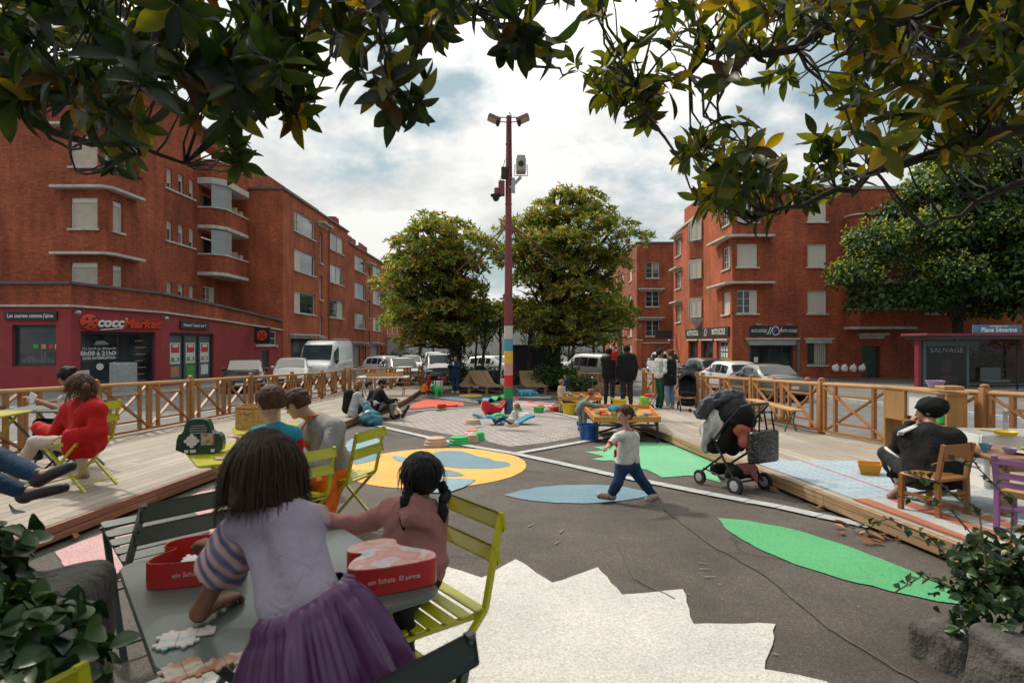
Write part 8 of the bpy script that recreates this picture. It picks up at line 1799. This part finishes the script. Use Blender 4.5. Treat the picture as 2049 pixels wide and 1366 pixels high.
Yb = 5.5; J = skel(1.66, (2.0, Yb, 0), .45, 'sit', 0); J.update(pel=T(1872, 952, 5.45), neck=T(1862, 858, 5.6), head=T(1858, 822, 5.72), shL=T(1808, 872, 5.72), shR=T(1908, 876, 5.5), elL=T(1795, 905, 5.95), wrL=T(1822, 850, 5.95), elR=T(1918, 925, 5.65), wrR=T(1868, 935, 5.95), look=V((-.72, .68, -.12)), hipL=T(1842, 955, 5.5), hipR=T(1900, 955, 5.4), knL=T(1772, 908, 5.98), anL=T(1802, 975, 5.85), toeL=T(1782, 994, 5.75), knR=T(1900, 930, 5.98), anR=T(1880, 978, 5.95), toeR=T(1860, 990, 5.95))
P0 = person('woman in a black beanie and striped tracksuit sitting on a small wooden chair', J, SK2, c_blk, c_char, s_tan, None, h=.011, wr=.007, topinf=.035, hem=.10, trunkfat=.98, fat=1.05, grip=1.2, botlen=.90)
hc, hr = J['head'], J['hr']; HF = head_frame(J); hx, hf, hu = HF.col; S = SDF(); S.ell(hc+hu*hr*.22-hf*hr*.12, (hr*1.0, hr*1.08, hr*.98), np.array(HF)); S.ell(hc+hu*hr*.35-hf*hr*.75, (hr*.95, hr*.8, hr*.75), np.array(HF), .04); S.carve(hc-hu*hr*.55+hf*hr*.85, (hr*.95, hr*.8, hr*.85), np.array(HF)); S.plane(hc-hu*hr*.6, -hu); S.build('beanie', c_blk, P0, .010, .03, .006, 50)
m_wst = M('white_stripe', (.6, .6, .58), .7, .05, 5, 0)
for o in (-.022, 0, .022):
 b = MB(); a, e, w_ = J['shL'], J['elL'], J['wrL']; n_ = V((-.62, -.70, .38)).normalized(); nk = J['neck']; q = [L3(nk, a, .45)+V((0, -.02, .075)), a+n_*.135, L3(a, e, .5)+n_*.125, e+n_*.11]; q = [p+V((.5, -.6, 0))*o for p in q]; b.tube(q, .011, 6); b.build('sleeve_stripe', m_wst, P0, smooth=2, world=True)
b = MB(); a, e = J['knL'], J['anL']; n_ = V((-.55, -.8, .2)).normalized(); q = [L3(J['hipL'], a, .55)+V((-.03, -.055, .055)), a+V((-.02, -.04, .065)), L3(a, e, .3)+n_*.068, L3(a, e, .85)+n_*.052]; b.tube(q, [.012, .02, .026, .026], 8); b.build('leg_panel', m_wst, P0, smooth=2, world=True)
fz = L3(a, e, .62)+n_*.088; text('das', .10, 'lettering', c_blk, P0, fz-WLOC[P0.name], RF((.83, -.55, 0), n_), .003, bold=.006)
b = MB(); b.tube([J['neck']+V((.10, -.10, .0)), J['neck']+V((.05, -.20, -.12)), L3(J['neck'], J['pel'], .6)+V((-.08, -.215, 0)), J['pel']+V((-.17, -.20, .14))], .012, 6); b.build('bag_strap', M('brown_leather', (.16, .07, .03), .5), P0, smooth=2, world=True)
# ---------------------------------------------------------------- pushchairs
def pushchair(label, x, y, rz, base, loaded):
 t = thing('pushchair', label, 'pushchair', (x, y, gz(y)+base), rz); f = M('matt_black_tube', (.018, .018, .02), .45, .1, 6, 0); fb = c_blk   # faces +Y
 for sg in (-1, 1):
  b = MB(); b.tube([(sg*.22, -.30, .10), (sg*.22, -.10, .38), (sg*.23, .02, .58), (sg*.23, -.16, .80), (sg*.23, -.36, 1.0)], .014, 8); b.tube([(sg*.22, -.08, .40), (sg*.18, .26, .16)], .014, 8); b.tube([(sg*.22, -.28, .12), (sg*.18, .24, .20)], .010, 6); b.build('frame_side', f, t, smooth=True)
  for (yy, r, xx) in ((-.30, .10, .25), (.28, .085, .20)):
   b = MB(); b.lathe([(r*.55, -.018), (r, -.02), (r*1.02, 0), (r, .02), (r*.55, .018)], (sg*xx, yy, r), 18, ax=Matrix.Rotation(PI/2, 3, 'Y')); w = b.build('wheel', m_tyre, t, smooth=True); b = MB(); b.lathe([(.0, -.024), (r*.6, -.021), (r*.6, .021), (0, .024)], (sg*xx, yy, r), 14, ax=Matrix.Rotation(PI/2, 3, 'Y'), cap=False); b.build('hub', M('pale_hub', (.4, .4, .39), .5), w)
 b = MB(); b.tube([(-.23, -.36, 1.0), (-.15, -.42, 1.03), (.15, -.42, 1.03), (.23, -.36, 1.0)], .018, 8); b.tube([(-.22, -.29, .13), (.22, -.29, .13)], .012, 6); b.build('handlebar', f, t, smooth=True)
 o = np.array(WLOC[t.name]); S = SDF(); S.cap(o+(-.14, .12, .46), o+(.14, .12, .46), .075, .075); S.cap(o+(-.15, -.02, .48), o+(-.15, -.18, .80), .07, .07); S.cap(o+(.15, -.02, .48), o+(.15, -.18, .80), .07, .07); S.cap(o+(0, -.03, .48), o+(0, -.18, .82), .10, .10); S.build('seat', fb, t, .012, .04, .006, 30)
 S = SDF(); S.ell(o+(0, -.06, .84), (.23, .25, .24)); S.carve(o+(0, .05, .76), (.19, .27, .23)); S.plane(o+(0, 0, .82), (0, .35, -1)); S.build('hood', fb, t, .011, .02, .003, 60)
 S = SDF(); S.cap(o+(-.14, -.18, .22), o+(.14, -.18, .22), .09, .09); S.cap(o+(-.12, .10, .20), o+(.12, .10, .20), .07, .07); S.build('basket', fb, t, .014, .05, .006, 30)
 if loaded:
  S = SDF(); S.ell(o+(0, .00, .79), (.246, .270, .28)); S.cap(o+(-.07, .25, .66), o+(-.05, .30, .40), .12, .05); S.cap(o+(-.2, .15, .7), o+(-.2, .22, .42), .07, .04); S.cap(o+(.2, .15, .7), o+(.2, .22, .45), .07, .04); S.carve(o+(0, -.30, .62), (.30, .34, .42)); S.plane(o+(0, 0, .93), (0, -.2, 1)); S.build('muslin_cover', cloth('muslin', (.52, .50, .48)), t, .011, .05, .012, 40, 3)
  S = SDF(); S.cap(o+(-.03, -.28, .60), o+(.03, -.28, .60), .10, .10); S.cap(o+(-.1, -.24, .72), o+(.12, -.26, .62), .08, .10); S.build('orange_bag', cloth('salmon', (.50, .14, .09)), t, .012, .04, .01, 40)
  S = SDF(); S.cap(o+(-.06, -.2, .25), o+(.08, -.27, .25), .07, .06); S.cap(o+(.06, -.30, .22), o+(.07, -.33, .12), .035, .02); S.build('pink_blanket', cloth('pink_blanket', (.38, .14, .15)), t, .011, .03, .01, 50)
 return t
pushchair('loaded pushchair with a muslin cover, standing beside the right deck edge', 2.62, 7.2, .5, 0, True); pushchair('empty black pushchair behind the woman in the black gilet', 4.82, 16.4, 2.9, DECK, False)
R85 = Matrix.Rotation(.5, 3, 'Z'); pp = lambda x, y, z: np.array(V((2.62, 7.2, gz(7.2)))+R85@V((x, y, z)))
t = thing('puffer_jacket', 'grey puffer jacket thrown over the loaded pushchair hood', 'jacket', pp(0, 0, 1)); S = SDF(); S.cap(pp(-.12, .02, 1.07), pp(.10, -.02, 1.08), .09, .085); S.cap(pp(-.05, .18, 1.03), pp(.14, .22, .96), .08, .07); S.cap(pp(-.2, .1, 1.02), pp(-.24, .22, .88), .09, .08); S.build('jacket', cloth('puffer', (.085, .09, .10), .5), t, .011, .03, .016, 55)
t = thing('tote_bag', 'black speckled tote bag hanging from the loaded pushchair handle', 'bag', pp(.1, -.46, .5)); b = MB(); R_b = Matrix.Rotation(.5, 3, 'Z'); c = V(tuple(pp(.10, -.40, .54))); b.rbox(c, (.44, .13, .36), .05, R=R_b); o_ = b.build('bag', picmat('speckled_black', [(.012, .012, .012), (.012, .012, .013), (.012, .012, .012), (.3, .29, .27)], 70), t, smooth=True, world=True)
b = MB(); [b.tube([c+R_b@V((-.13, dy, .17)), c+R_b@V((-.10, dy+.02, .38)), c+R_b@V((.10, dy+.02, .40)), c+R_b@V((.13, dy, .17))], .010, 6) for dy in (-.05, .05)]; b.build('strap', c_blk, t, smooth=True, world=True)
t = thing('kick_scooter', 'white kick scooter lying by the empty black pushchair', 'scooter', (5.0, 15.9, gz(15.9)+DECK), .2); b = MB(); b.rbox((0, 0, .07), (.5, .10, .03), .03); b.tube([(.25, 0, .07), (.33, 0, .12), (.36, 0, .2)], .02, 6); b.build('footboard', M('scooter_white', (.55, .56, .54), .4), t, smooth=True); [MB().lathe([(.03, -.015), (.05, -.015), (.05, .015), (.03, .015)], (x, 0, .05), 12, ax=Matrix.Rotation(PI/2, 3, 'X')).build('wheel', m_tyre, t) for x in (-.28, .33)]
# ---------------------------------------------------------------- right deck play corner
def matmesh(name, label, y0, y1, o0, w, mat, z=.012):
 t = thing(name, label, 'mat', (DRx(y0)+o0+w/2, (y0+y1)/2, gz((y0+y1)/2)+DECK)); b = MB(); n = 8; vs = []
 for i in range(n+1):
  y = y0+(y1-y0)*i/n; x = DRx(y)+o0; vs += [(x, y, gz(y)+DECK+z*.2), (x, y, gz(y)+DECK+z), (x+w, y, gz(y)+DECK+z), (x+w, y, gz(y)+DECK+z*.2)]
 b.add(vs, [(4*i+k, 4*i+k+1, 4*i+5+k, 4*i+4+k) for i in range(n) for k in range(3)]); b.build('weave', mat, t, world=True)
def weave(name, bands, c2, sc=22.):
 m, nt, b = newmat(name); uv = uvnode(nt, rot=.058); sep = nd(nt, 'ShaderNodeSeparateXYZ'); nt.links.new(nt.nodes.new('ShaderNodeTexCoord').outputs['Generated'], sep.inputs[0])
 r = ramp(nt, sep.outputs[0], bands); r.node.color_ramp.interpolation = 'CONSTANT'; ck = nd(nt, 'ShaderNodeTexChecker', Scale=sc); nt.links.new(uv, ck.inputs['Vector'])
 w2 = nd(nt, 'ShaderNodeTexBrick', Scale=1.); w2.inputs['Brick Width'].default_value = .22; w2.inputs['Row Height'].default_value = .07; w2.inputs['Mortar Size'].default_value = .012; w2.inputs['Mortar Smooth'].default_value = 1.; w2.inputs['Color1'].default_value = (1, 1, 1, 1); w2.inputs['Color2'].default_value = (.8, .86, .9, 1); w2.inputs['Mortar'].default_value = c4(c2); nt.links.new(uv, w2.inputs['Vector'])
 c = mixc(nt, 1., r, w2.outputs[0], 'MULTIPLY'); nt.links.new(c, b.inputs['Base Color']); b.inputs['Roughness'].default_value = .7; bump(nt, b, noise(nt, uv, 160, 2), .3, .003); return m
pb, wt, og = (.40, .455, .49), (.47, .45, .43), (.42, .14, .08)
matmesh('woven_mat', 'pale blue and white woven mat behind the woman in the beanie', 4.4, 8.0, .10, 2.0, weave('mat_blue', [(0, pb), (.30, og), (.315, pb), (.62, wt), (.9, pb)], (.36, .50, .60)))
matmesh('striped_mat', 'orange and white striped mat along the right deck edge', 3.0, 5.75, .07, .85, weave('mat_orange', [(0, og), (.14, wt), (.30, og), (.46, wt), (.62, og), (.78, wt), (.88, og)], (.75, .78, .8)), .020)
def wchair(label, x, y, rz, mat, s=1., rush=None, base=DECK):
 t = thing('small_chair', label, 'chair', (x, y, gz(y)+base+.02), rz, 'small play chairs'); b = MB()
 if rush: b.rbox((0, 0, .285), (.33, .31, .045), .05); b.build('seat', rush, t, smooth=True)
 else: b.rbox((0, 0, .29), (.36, .33, .025), .03); b.build('seat', mat, t)
 for sx in (-1, 1):
  b = MB(); b.bar((sx*.165, -.16, 0), (sx*.165, -.15, .30), .034, .034); b.bar((sx*.165, -.15, .30), (sx*.165, -.20, .58), .034, .030); b.build('leg', mat, t); b = MB(); b.bar((sx*.165, .15, 0), (sx*.165, .14, .285), .034, .034); b.build('leg', mat, t)
  b = MB(); b.bar((sx*.165, -.15, .14), (sx*.165, .14, .14), .02, .024); b.build('stretcher', mat, t)
 b = MB()
 if rush: [b.rbox((0, -.155-(z-.3)*.18, z), (.31, .018, .045), .008) for z in (.54, .43, .36)]
 else: b.rbox((0, -.19, .515), (.34, .018, .13), .02)
 b.build('backrest', mat, t); b = MB(); b.bar((-.165, .145, .11), (.165, .145, .11), .02, .02); b.bar((-.165, -.155, .18), (.165, -.155, .18), .02, .02); b.build('stretcher', mat, t); t.scale = (s, s, s); return t
m_cw = woodmat('chair_wood', (.34, .15, .045), (.24, .095, .025), 3, 0, False, .4); m_pur = M('purple_paint', (.24, .105, .26), .5, .12, 5, .08, 30); m_rush = woodmat('rush_seat', (.48, .30, .12), (.32, .18, .06), .02, 0, True, .8); m_tbl = woodmat('table_wood', (.30, .16, .08), (.2, .10, .05), .4, 0, False, .4)
wchair('small wooden chair under the woman in the black beanie', 3.70, 5.25, .35, m_cw, 1.08); wchair('purple painted chair with a rush seat at the toy table', 4.02, 4.62, -1.05, m_pur, 1.0, m_rush); wchair('small wooden chair tucked at the far side of the toy table', 5.0, 5.05, 1.2, m_cw, .95)
t = thing('toy_table', 'low wooden table covered with toy crockery beside the woman in the beanie', 'table', (4.75, 5.35, gz(5.35)+DECK), -.12); b = MB(); b.rbox((0, 0, .50), (1.15, .72, .045), .03); b.build('table_top', m_tbl, t); b = MB(); [b.box((0, sy*.32, .44), (1.0, .02, .07)) for sy in (-1, 1)]; b.build('apron', m_tbl, t)
for sx in (-1, 1):
 for sy in (-1, 1): b = MB(); b.bar((sx*.5, sy*.29, 0), (sx*.5, sy*.29, .475), .055, .055); b.build('leg', m_tbl, t)
zt_ = gz(5.35)+DECK+.525
def dish(name, label, x, y, mat, r, h_, kind=0):
 t = thing(name, label, name.split('_')[-1], (x, y, zt_), 0, 'toy crockery on the low wooden table'); b = MB()
 if kind == 0: b.lathe([(.001, .004), (r*.6, 0), (r, h_), (r*.93, h_), (r*.55, .008), (.001, .010)], n=18, cap=False)
 else: b.lathe([(r, 0), (r, h_*.75), (r*.45, h_*.85), (r*.4, h_)], n=14)
 b.build('body', mat, t, smooth=True)
m_lv = M('lavender_plastic', (.32, .25, .42), .4, .06, 5, 0); m_tq = M('turquoise_plastic', (.06, .38, .42), .4, .06, 5, 0)
dish('toy_bowl', 'lavender toy bowl at the near corner of the toy table', 4.40, 5.28, m_lv, .06, .05); dish('toy_bowl', 'second lavender toy bowl beyond the first, on the toy table', 4.36, 5.50, m_lv, .055, .05); dish('toy_cup', 'turquoise toy cup at the near edge of the toy table', 4.72, 5.06, m_tq, .045, .06); dish('toy_bottle', 'white toy bottle with a red cap on the toy table', 5.05, 5.15, m_paper, .028, .15, 1); dish('toy_plate', 'green toy tray in the middle of the toy table', 4.78, 5.42, m_grp, .13, .015); dish('toy_plate', 'tan toy plate with food on the toy table', 4.52, 5.26, m_tanp, .10, .015); dish('toy_cup', 'turquoise toy cup beside the tracksuit sleeve', 4.26, 5.38, m_tq, .03, .07); dish('toy_plate', 'white toy plate at the right end of the toy table', 4.93, 5.24, m_paper, .09, .015)
t = thing('toy_sink', 'white plastic toy sink unit beyond the toy table', 'toy sink', (5.35, 6.4, gz(6.4)+DECK), -.1); b = MB(); [b.rbox(c_, s_, .03) for c_, s_ in (((0, -.27, .47), (.95, .04, .22)), ((0, .27, .47), (.95, .04, .22)), ((.46, 0, .47), (.04, .52, .22)), ((-.46, 0, .47), (.04, .52, .22)), ((0, 0, .38), (.92, .54, .03)))]; b.build('basin', m_paper, t)
for sx in (-1, 1): b = MB(); b.rbox((sx*.38, 0, .19), (.06, .45, .37), .02); b.build('leg', m_paper, t)
b = MB(); b.tube([(.1, .24, .55), (.1, .24, .76), (.06, .18, .80), (.0, .05, .78)], .022, 8); b.build('tap', m_steel(), t, smooth=True)
t = thing('toy_pan', 'yellow toy frying pan on the edge of the white toy sink', 'toy pan', (5.08, 6.15, gz(6.2)+DECK+.585)); b = MB(); b.lathe([(.001, .0), (.09, 0), (.11, .035), (.10, .035), (.085, .01), (.001, .01)], n=18, cap=False); b.bar((-.1, 0, .03), (-.26, .02, .05), .03, .015); b.build('pan', m_yp, t, smooth=True)
t = thing('toy_kitchen', 'wooden toy kitchen with a white oven standing against the fence', 'toy kitchen', (5.88, 8.55, gz(8.55)+DECK), D(98+180)); m_kw = woodmat('kitchen_pine', (.48, .27, .11), (.36, .18, .06), .6, 1, False, .5)   # front faces -X
def kb(n, c_, s_, mt): b = MB(); b.rbox(c_, s_, .006); return b.build(n, mt, t)
for x in (-.62, -.2, .62): kb('side_panel', (x, 0, .47), (.04, .34, .94), m_kw)
kb('top_shelf', (0, 0, .955), (1.34, .36, .03), m_kw); kb('worktop', (0, 0, .50), (1.24, .34, .03), m_kw); kb('lower_shelf', (-.41, 0, .72), (.38, .32, .025), m_kw); kb('back_panel', (-.41, -.16, .72), (.40, .012, .42), m_kw); kb('bottom_shelf', (.2, 0, .06), (.8, .32, .03), m_kw)
ov = kb('oven', (.12, .02, .75), (.58, .30, .36), m_paper); b = MB(); b.box((.10, .175, .75), (.36, .01, .22)); b.build('oven_glass', m_curt, ov); b = MB(); b.bar((.36, .19, .66), (.36, .19, .84), .02, .02); b.build('oven_handle', m_iron, ov)
b = MB(); b.tube([(.48, .0, .51), (.48, .0, .66), (.44, .05, .70), (.40, .09, .66)], .016, 8); b.build('tap', m_iron, t, smooth=True)
t.scale = (.88, .92, .97)
def onk(name, label, x, y, z, fn, mat, cat='toy'): t2 = thing(name, label, cat, (x+.26, y-.45, gz(8.55)+DECK+z)); b = MB(); fn(b); b.build('body', mat, t2, smooth=True)
onk('bowl', 'lavender mixing bowl on top of the toy kitchen', 5.62, 8.75, .972, lambda b: b.lathe([(.001, .004), (.07, 0), (.12, .11), (.112, .11), (.06, .01), (.001, .012)], n=20, cap=False), m_lv, 'bowl'); onk('toy_can', 'red toy can on the toy kitchen shelf', 5.55, 9.38, .735, lambda b: b.lathe([(.05, 0), (.05, .14), (.04, .16)], n=14), m_rdp); onk('toy_pot', 'green toy pot inside the toy kitchen', 5.58, 8.55, .52, lambda b: b.lathe([(.07, 0), (.075, .10), (.068, .10), (.06, .01)], n=16), m_grp); onk('cutting_board', 'small wooden board on the top of the toy kitchen', 5.62, 8.48, .972, lambda b: b.rbox((0, 0, .03), (.28, .2, .05), .02), m_kw, 'board')
t = thing('toy_basket', 'orange-yellow plastic basket on the woven mat', 'basket', (4.22, 7.05, gz(7.05)+DECK+.015), .4); b = MB(); b.lathe([(.001, .0), (.12, 0), (.155, .12), (.165, .125), (.15, .125), (.115, .01), (.001, .01)], n=4, sx=1.25, cap=False); b.build('basket', M('amber_plastic', (.66, .27, .01), .35, .06, 5, 0), t)
# ---------------------------------------------------------------- planters and stones
def rockmat(name, c): return M(name, c, .92, .35, 7, .9, 35, bdist=.02)
m_rk = rockmat('dark_stone', (.05, .047, .042)); m_rk2 = rockmat('grey_stone', (.095, .086, .078))
def rock(label, c, sz, mat, rz=0, seed=1, grp='rough stones of the planter wall'):
 t = thing('stone_block', label, 'stone', (c[0], c[1], c[2]-sz[2]/2), 0, grp); S = SDF(); R = Matrix.Rotation(rz, 3, 'Z'); r = min(sz)*.15
 S.rbox(V(c), sz, r*.8, np.array(R)@np.array(Matrix.Rotation(.08*math.sin(seed*3), 3, 'X')))
 S.build('rock', mat, t, .010, .05, .011, 22, seed)
rock('weathered grey stone topping the ivy planter beside the grey-green table', (-1.38, 1.72, .52), (.28, .30, .34), m_rk2, .4, 2); rock('dark mossy stone under the weathered grey one of the ivy planter', (-1.30, 1.54, .17), (.36, .5, .46), m_rk, .3, 3); rock('dark stone at the back of the ivy planter', (-1.75, 1.9, .30), (.7, .5, .8), m_rk, .2, 4); rock('dark stone low at the front of the ivy planter', (-1.25, 1.15, .10), (.36, .5, .40), m_rk, .1, 8)
rock('big squared grey stone at the right bottom corner', (2.36, 2.60, .02), (.52, .40, .34), m_rk2, .1, 5, 'rough stones of the right planter'); rock('rounded stone half covered by the trailing ivy', (2.24, 2.95, -.08), (.36, .34, .32), m_rk2, .2, 6, 'rough stones of the right planter'); rock('low dark stone in front of the squared grey one', (2.16, 2.45, -.14), (.34, .3, .24), m_rk, .5, 7, 'rough stones of the right planter'); rock('grey stone at the far right of the trailing ivy', (2.85, 2.9, .02), (.5, .4, .4), m_rk2, 0, 9, 'rough stones of the right planter')
IVY = [(.012, .032, .010), (.022, .055, .014), (.040, .085, .020), (.16, .15, .02)]
def ivy(label, lob, n, L, extra=()):
 t = leafcloud('ivy_plant', label, 'ivy', lob, n, L, IVY, [4, 4, 3, .35], m_ivy, loc=(lob[0][0][0], lob[0][0][1], gz(lob[0][0][1])), wd=.95, part='foliage', shell=.75)
 for q in extra:   # trailing stems with leaves along them
  b = MB(); b.tube(q, .004, 5); b.build('stem', M('ivy_stem', (.09, .075, .04), .8), t, world=True); P_ = [];
  for i in range(len(q)-1):
   for k in range(4): P_.append(tuple(V(q[i]).lerp(V(q[i+1]), k/4)))
  P_ = np.repeat(np.array(P_), 2, axis=0); m = len(P_); leafmesh('stem_leaves', P_, unit(m)+[[0, 0, .1]], unit(m)*.6+[[0, 0, 1.]], .05*RNG.uniform(.6, 1.3, m), .045*RNG.uniform(.7, 1.2, m), palette(m, IVY, [2, 4, 4, 1]), m_ivy, t, False)
ivy('dense dark ivy spilling over the planter at the lower left', [((-1.90+.19*(k % 4), 1.36+.10*(k//4), .66-.05*(k % 3)+.05*(k//4)), (.25, .2, .17)) for k in range(12)]+[((-1.70+.17*k, 1.25+.03*k, .24), (.2, .17, .34)) for k in range(3)]+[((-2.1, 1.6, .7), (.4, .35, .25)), ((-2.0, 1.9, .76), (.35, .3, .22)), ((-1.6, 1.4, .80), (.22, .2, .14)), ((-1.8, 1.55, .86), (.25, .2, .14))], 6500, .07)
ivy('trailing ivy bush over the stones at the lower right', [((2.34+.14*k, 2.95+.05*(k % 2), .20+.04*(k % 3)), (.18, .2, .11)) for k in range(5)]+[((2.24, 2.8, .14), (.14, .16, .09)), ((2.55, 3.1, .34), (.25, .22, .13)), ((2.88, 3.1, .40), (.25, .22, .16))], 1300, .055,
 [[(2.2, 2.9, .35), (2.1, 3.0, .52), (1.95, 3.1, .58), (1.82, 3.2, .50)], [(2.3, 2.9, .4), (2.35, 3.0, .62), (2.25, 3.15, .76), (2.1, 3.2, .80)], [(2.5, 3., .45), (2.6, 3.1, .66), (2.5, 3.2, .82), (2.4, 3.3, .86)], [(2.15, 2.9, .3), (2.02, 2.95, .34), (1.92, 3., .24)], [(2.4, 2.95, .4), (2.2, 3.0, .66), (2.0, 3.1, .70)]])
# ---------------------------------------------------------------- fallen leaves, street odds and ends
m_fl = leafmat('dry_leaf', .15, .7, (1.2, 1., .8))
for i, (px, py) in enumerate(((1632, 1018), (1640, 1022), (1650, 1016), (1660, 1020), (1700, 1052), (1712, 1060), (1718, 1070), (1690, 1058), (1745, 1068), (1756, 1076), (1770, 1082), (1762, 1070), (1788, 1082), (1750, 1090), (1735, 1064), (1590, 992), (1560, 985), (1515, 972), (1525, 976), (1770, 1090), (1680, 1063), (1572, 990), (330, 1060), (345, 1050), (268, 1040), (150, 1080))):
 p = G(px, py, .012); o = leafmesh('fallen_leaf', np.array([[0, 0, .01]]), np.array([[math.cos(i*2.1), math.sin(i*2.1), random.uniform(-.05, .2)]]), np.array([[random.gauss(0, .3), random.gauss(0, .3), 1.]]), np.array([.125*random.uniform(.8, 1.2)]), np.array([.06]), np.array([random.choice([(.34, .15, .06), (.26, .09, .03), (.42, .24, .12), (.20, .07, .03)])]), m_fl, None, True, droop=-.06, fold=.15)
 o.location = p; tag(o, 'dry brown magnolia leaf lying along the foot of the right deck' if i < 22 else 'dry brown leaf on the pink paint patch', 'leaf', 'fallen leaves')
t = thing('letter_box', 'yellow letter box on the pavement before the driving school', 'letter box', (12.9, 36.2, gz(36)+.13)); b = MB(); b.rbox((0, 0, .85), (.55, .5, .8), .05); b.build('box', m_yp, t); b = MB(); b.box((0, 0, .22), (.3, .3, .45)); b.build('post', m_dkfr, t); b = MB(); b.box((0, -.253, 1.0), (.35, .01, .06)); b.build('slot', m_blk, t)
t = thing('street_cabinet', 'pale grey cabinet on the pavement before the shop door', 'cabinet', (-17.3, 26.6, gz(26.6)+.13), .3); b = MB(); b.rbox((0, 0, .62), (.95, .5, 1.24), .03); b.build('casing', M('cabinet_grey', (.33, .35, .34), .5), t); b = MB(); b.box((0, -.253, .62), (.84, .008, 1.05)); b.build('door', M('cabinet_grey2', (.29, .31, .30), .5), t)
t = thing('cycle_rack', 'red metal cycle rack heaped with white bags on the east pavement', 'rack', (19.6, 34.6, gz(34.6)+.13)); b = MB(); [b.tube([(x, 0, 0), (x, 0, .7), (x+.5, 0, .7), (x+.5, 0, 0)], .03, 6) for x in (-1.2, -.4, .4)]; b.tube([(-1.2, 0, .45), (1, 0, .45)], .025, 6); b.build('hoops', M('rack_red', (.30, .02, .025), .5), t)
for i, x in enumerate((-.9, -.4, .1, .6)):
 q = thing('bag', 'white bag heaped on the red cycle rack', 'bag', (19.6+x, 34.5, gz(34.6)+.7), 0, 'white bags on the red cycle rack'); S = SDF(); c = np.array(WLOC[q.name]); S.ell(c+(0, 0, .15), (.2, .16, .2)); S.cap(c+(.03, 0, .25), c+(.08, 0, .42), .08, .03); S.build('bag', c_white, q, .03, .06, .03, 16, i)
t = thing('tote_bag', 'white tote bag with black straps standing by the green ride-on animal', 'bag', (-3.35, 27.2, gz(27.2))); b = MB(); b.rbox((0, 0, .28), (.42, .2, .52), .06); b.build('bag', c_white, t, smooth=True); b = MB(); [b.tube([(-.12, y, .5), (-.1, y, .75), (.1, y, .75), (.12, y, .5)], .015, 6) for y in (-.08, .08)]; [b.box((x, -.104, .28), (.03, .006, .5)) for x in (-.12, .12)]; b.build('strap', m_blk, t)
t = thing('toy_cart', 'lime green and red toy cart on the deck behind the striding boy', 'toy cart', (3.85, 17.0, gz(17)+DECK)); b = MB(); b.rbox((-.08, 0, .2), (.24, .3, .3), .04); b.build('box', M('lime_plastic', (.25, .5, .04), .4), t); b = MB(); b.rbox((.02, 0, .38), (.2, .22, .08), .03); b.build('seat', m_rdp, t); b = MB(); b.tube([(.1, -.15, .1), (.26, -.15, .42), (.26, .15, .42), (.1, .15, .1)], .015, 6); b.build('handle', m_steel(), t); [MB().lathe([(.02, -.02), (.07, -.02), (.07, .02), (.02, .02)], (x, y, .07), 12, ax=Matrix.Rotation(PI/2, 3, 'X')).build('wheel', m_tyre, t) for x in (-.15, .08) for y in (-.17, .17)]
bpy.context.view_layer.update()
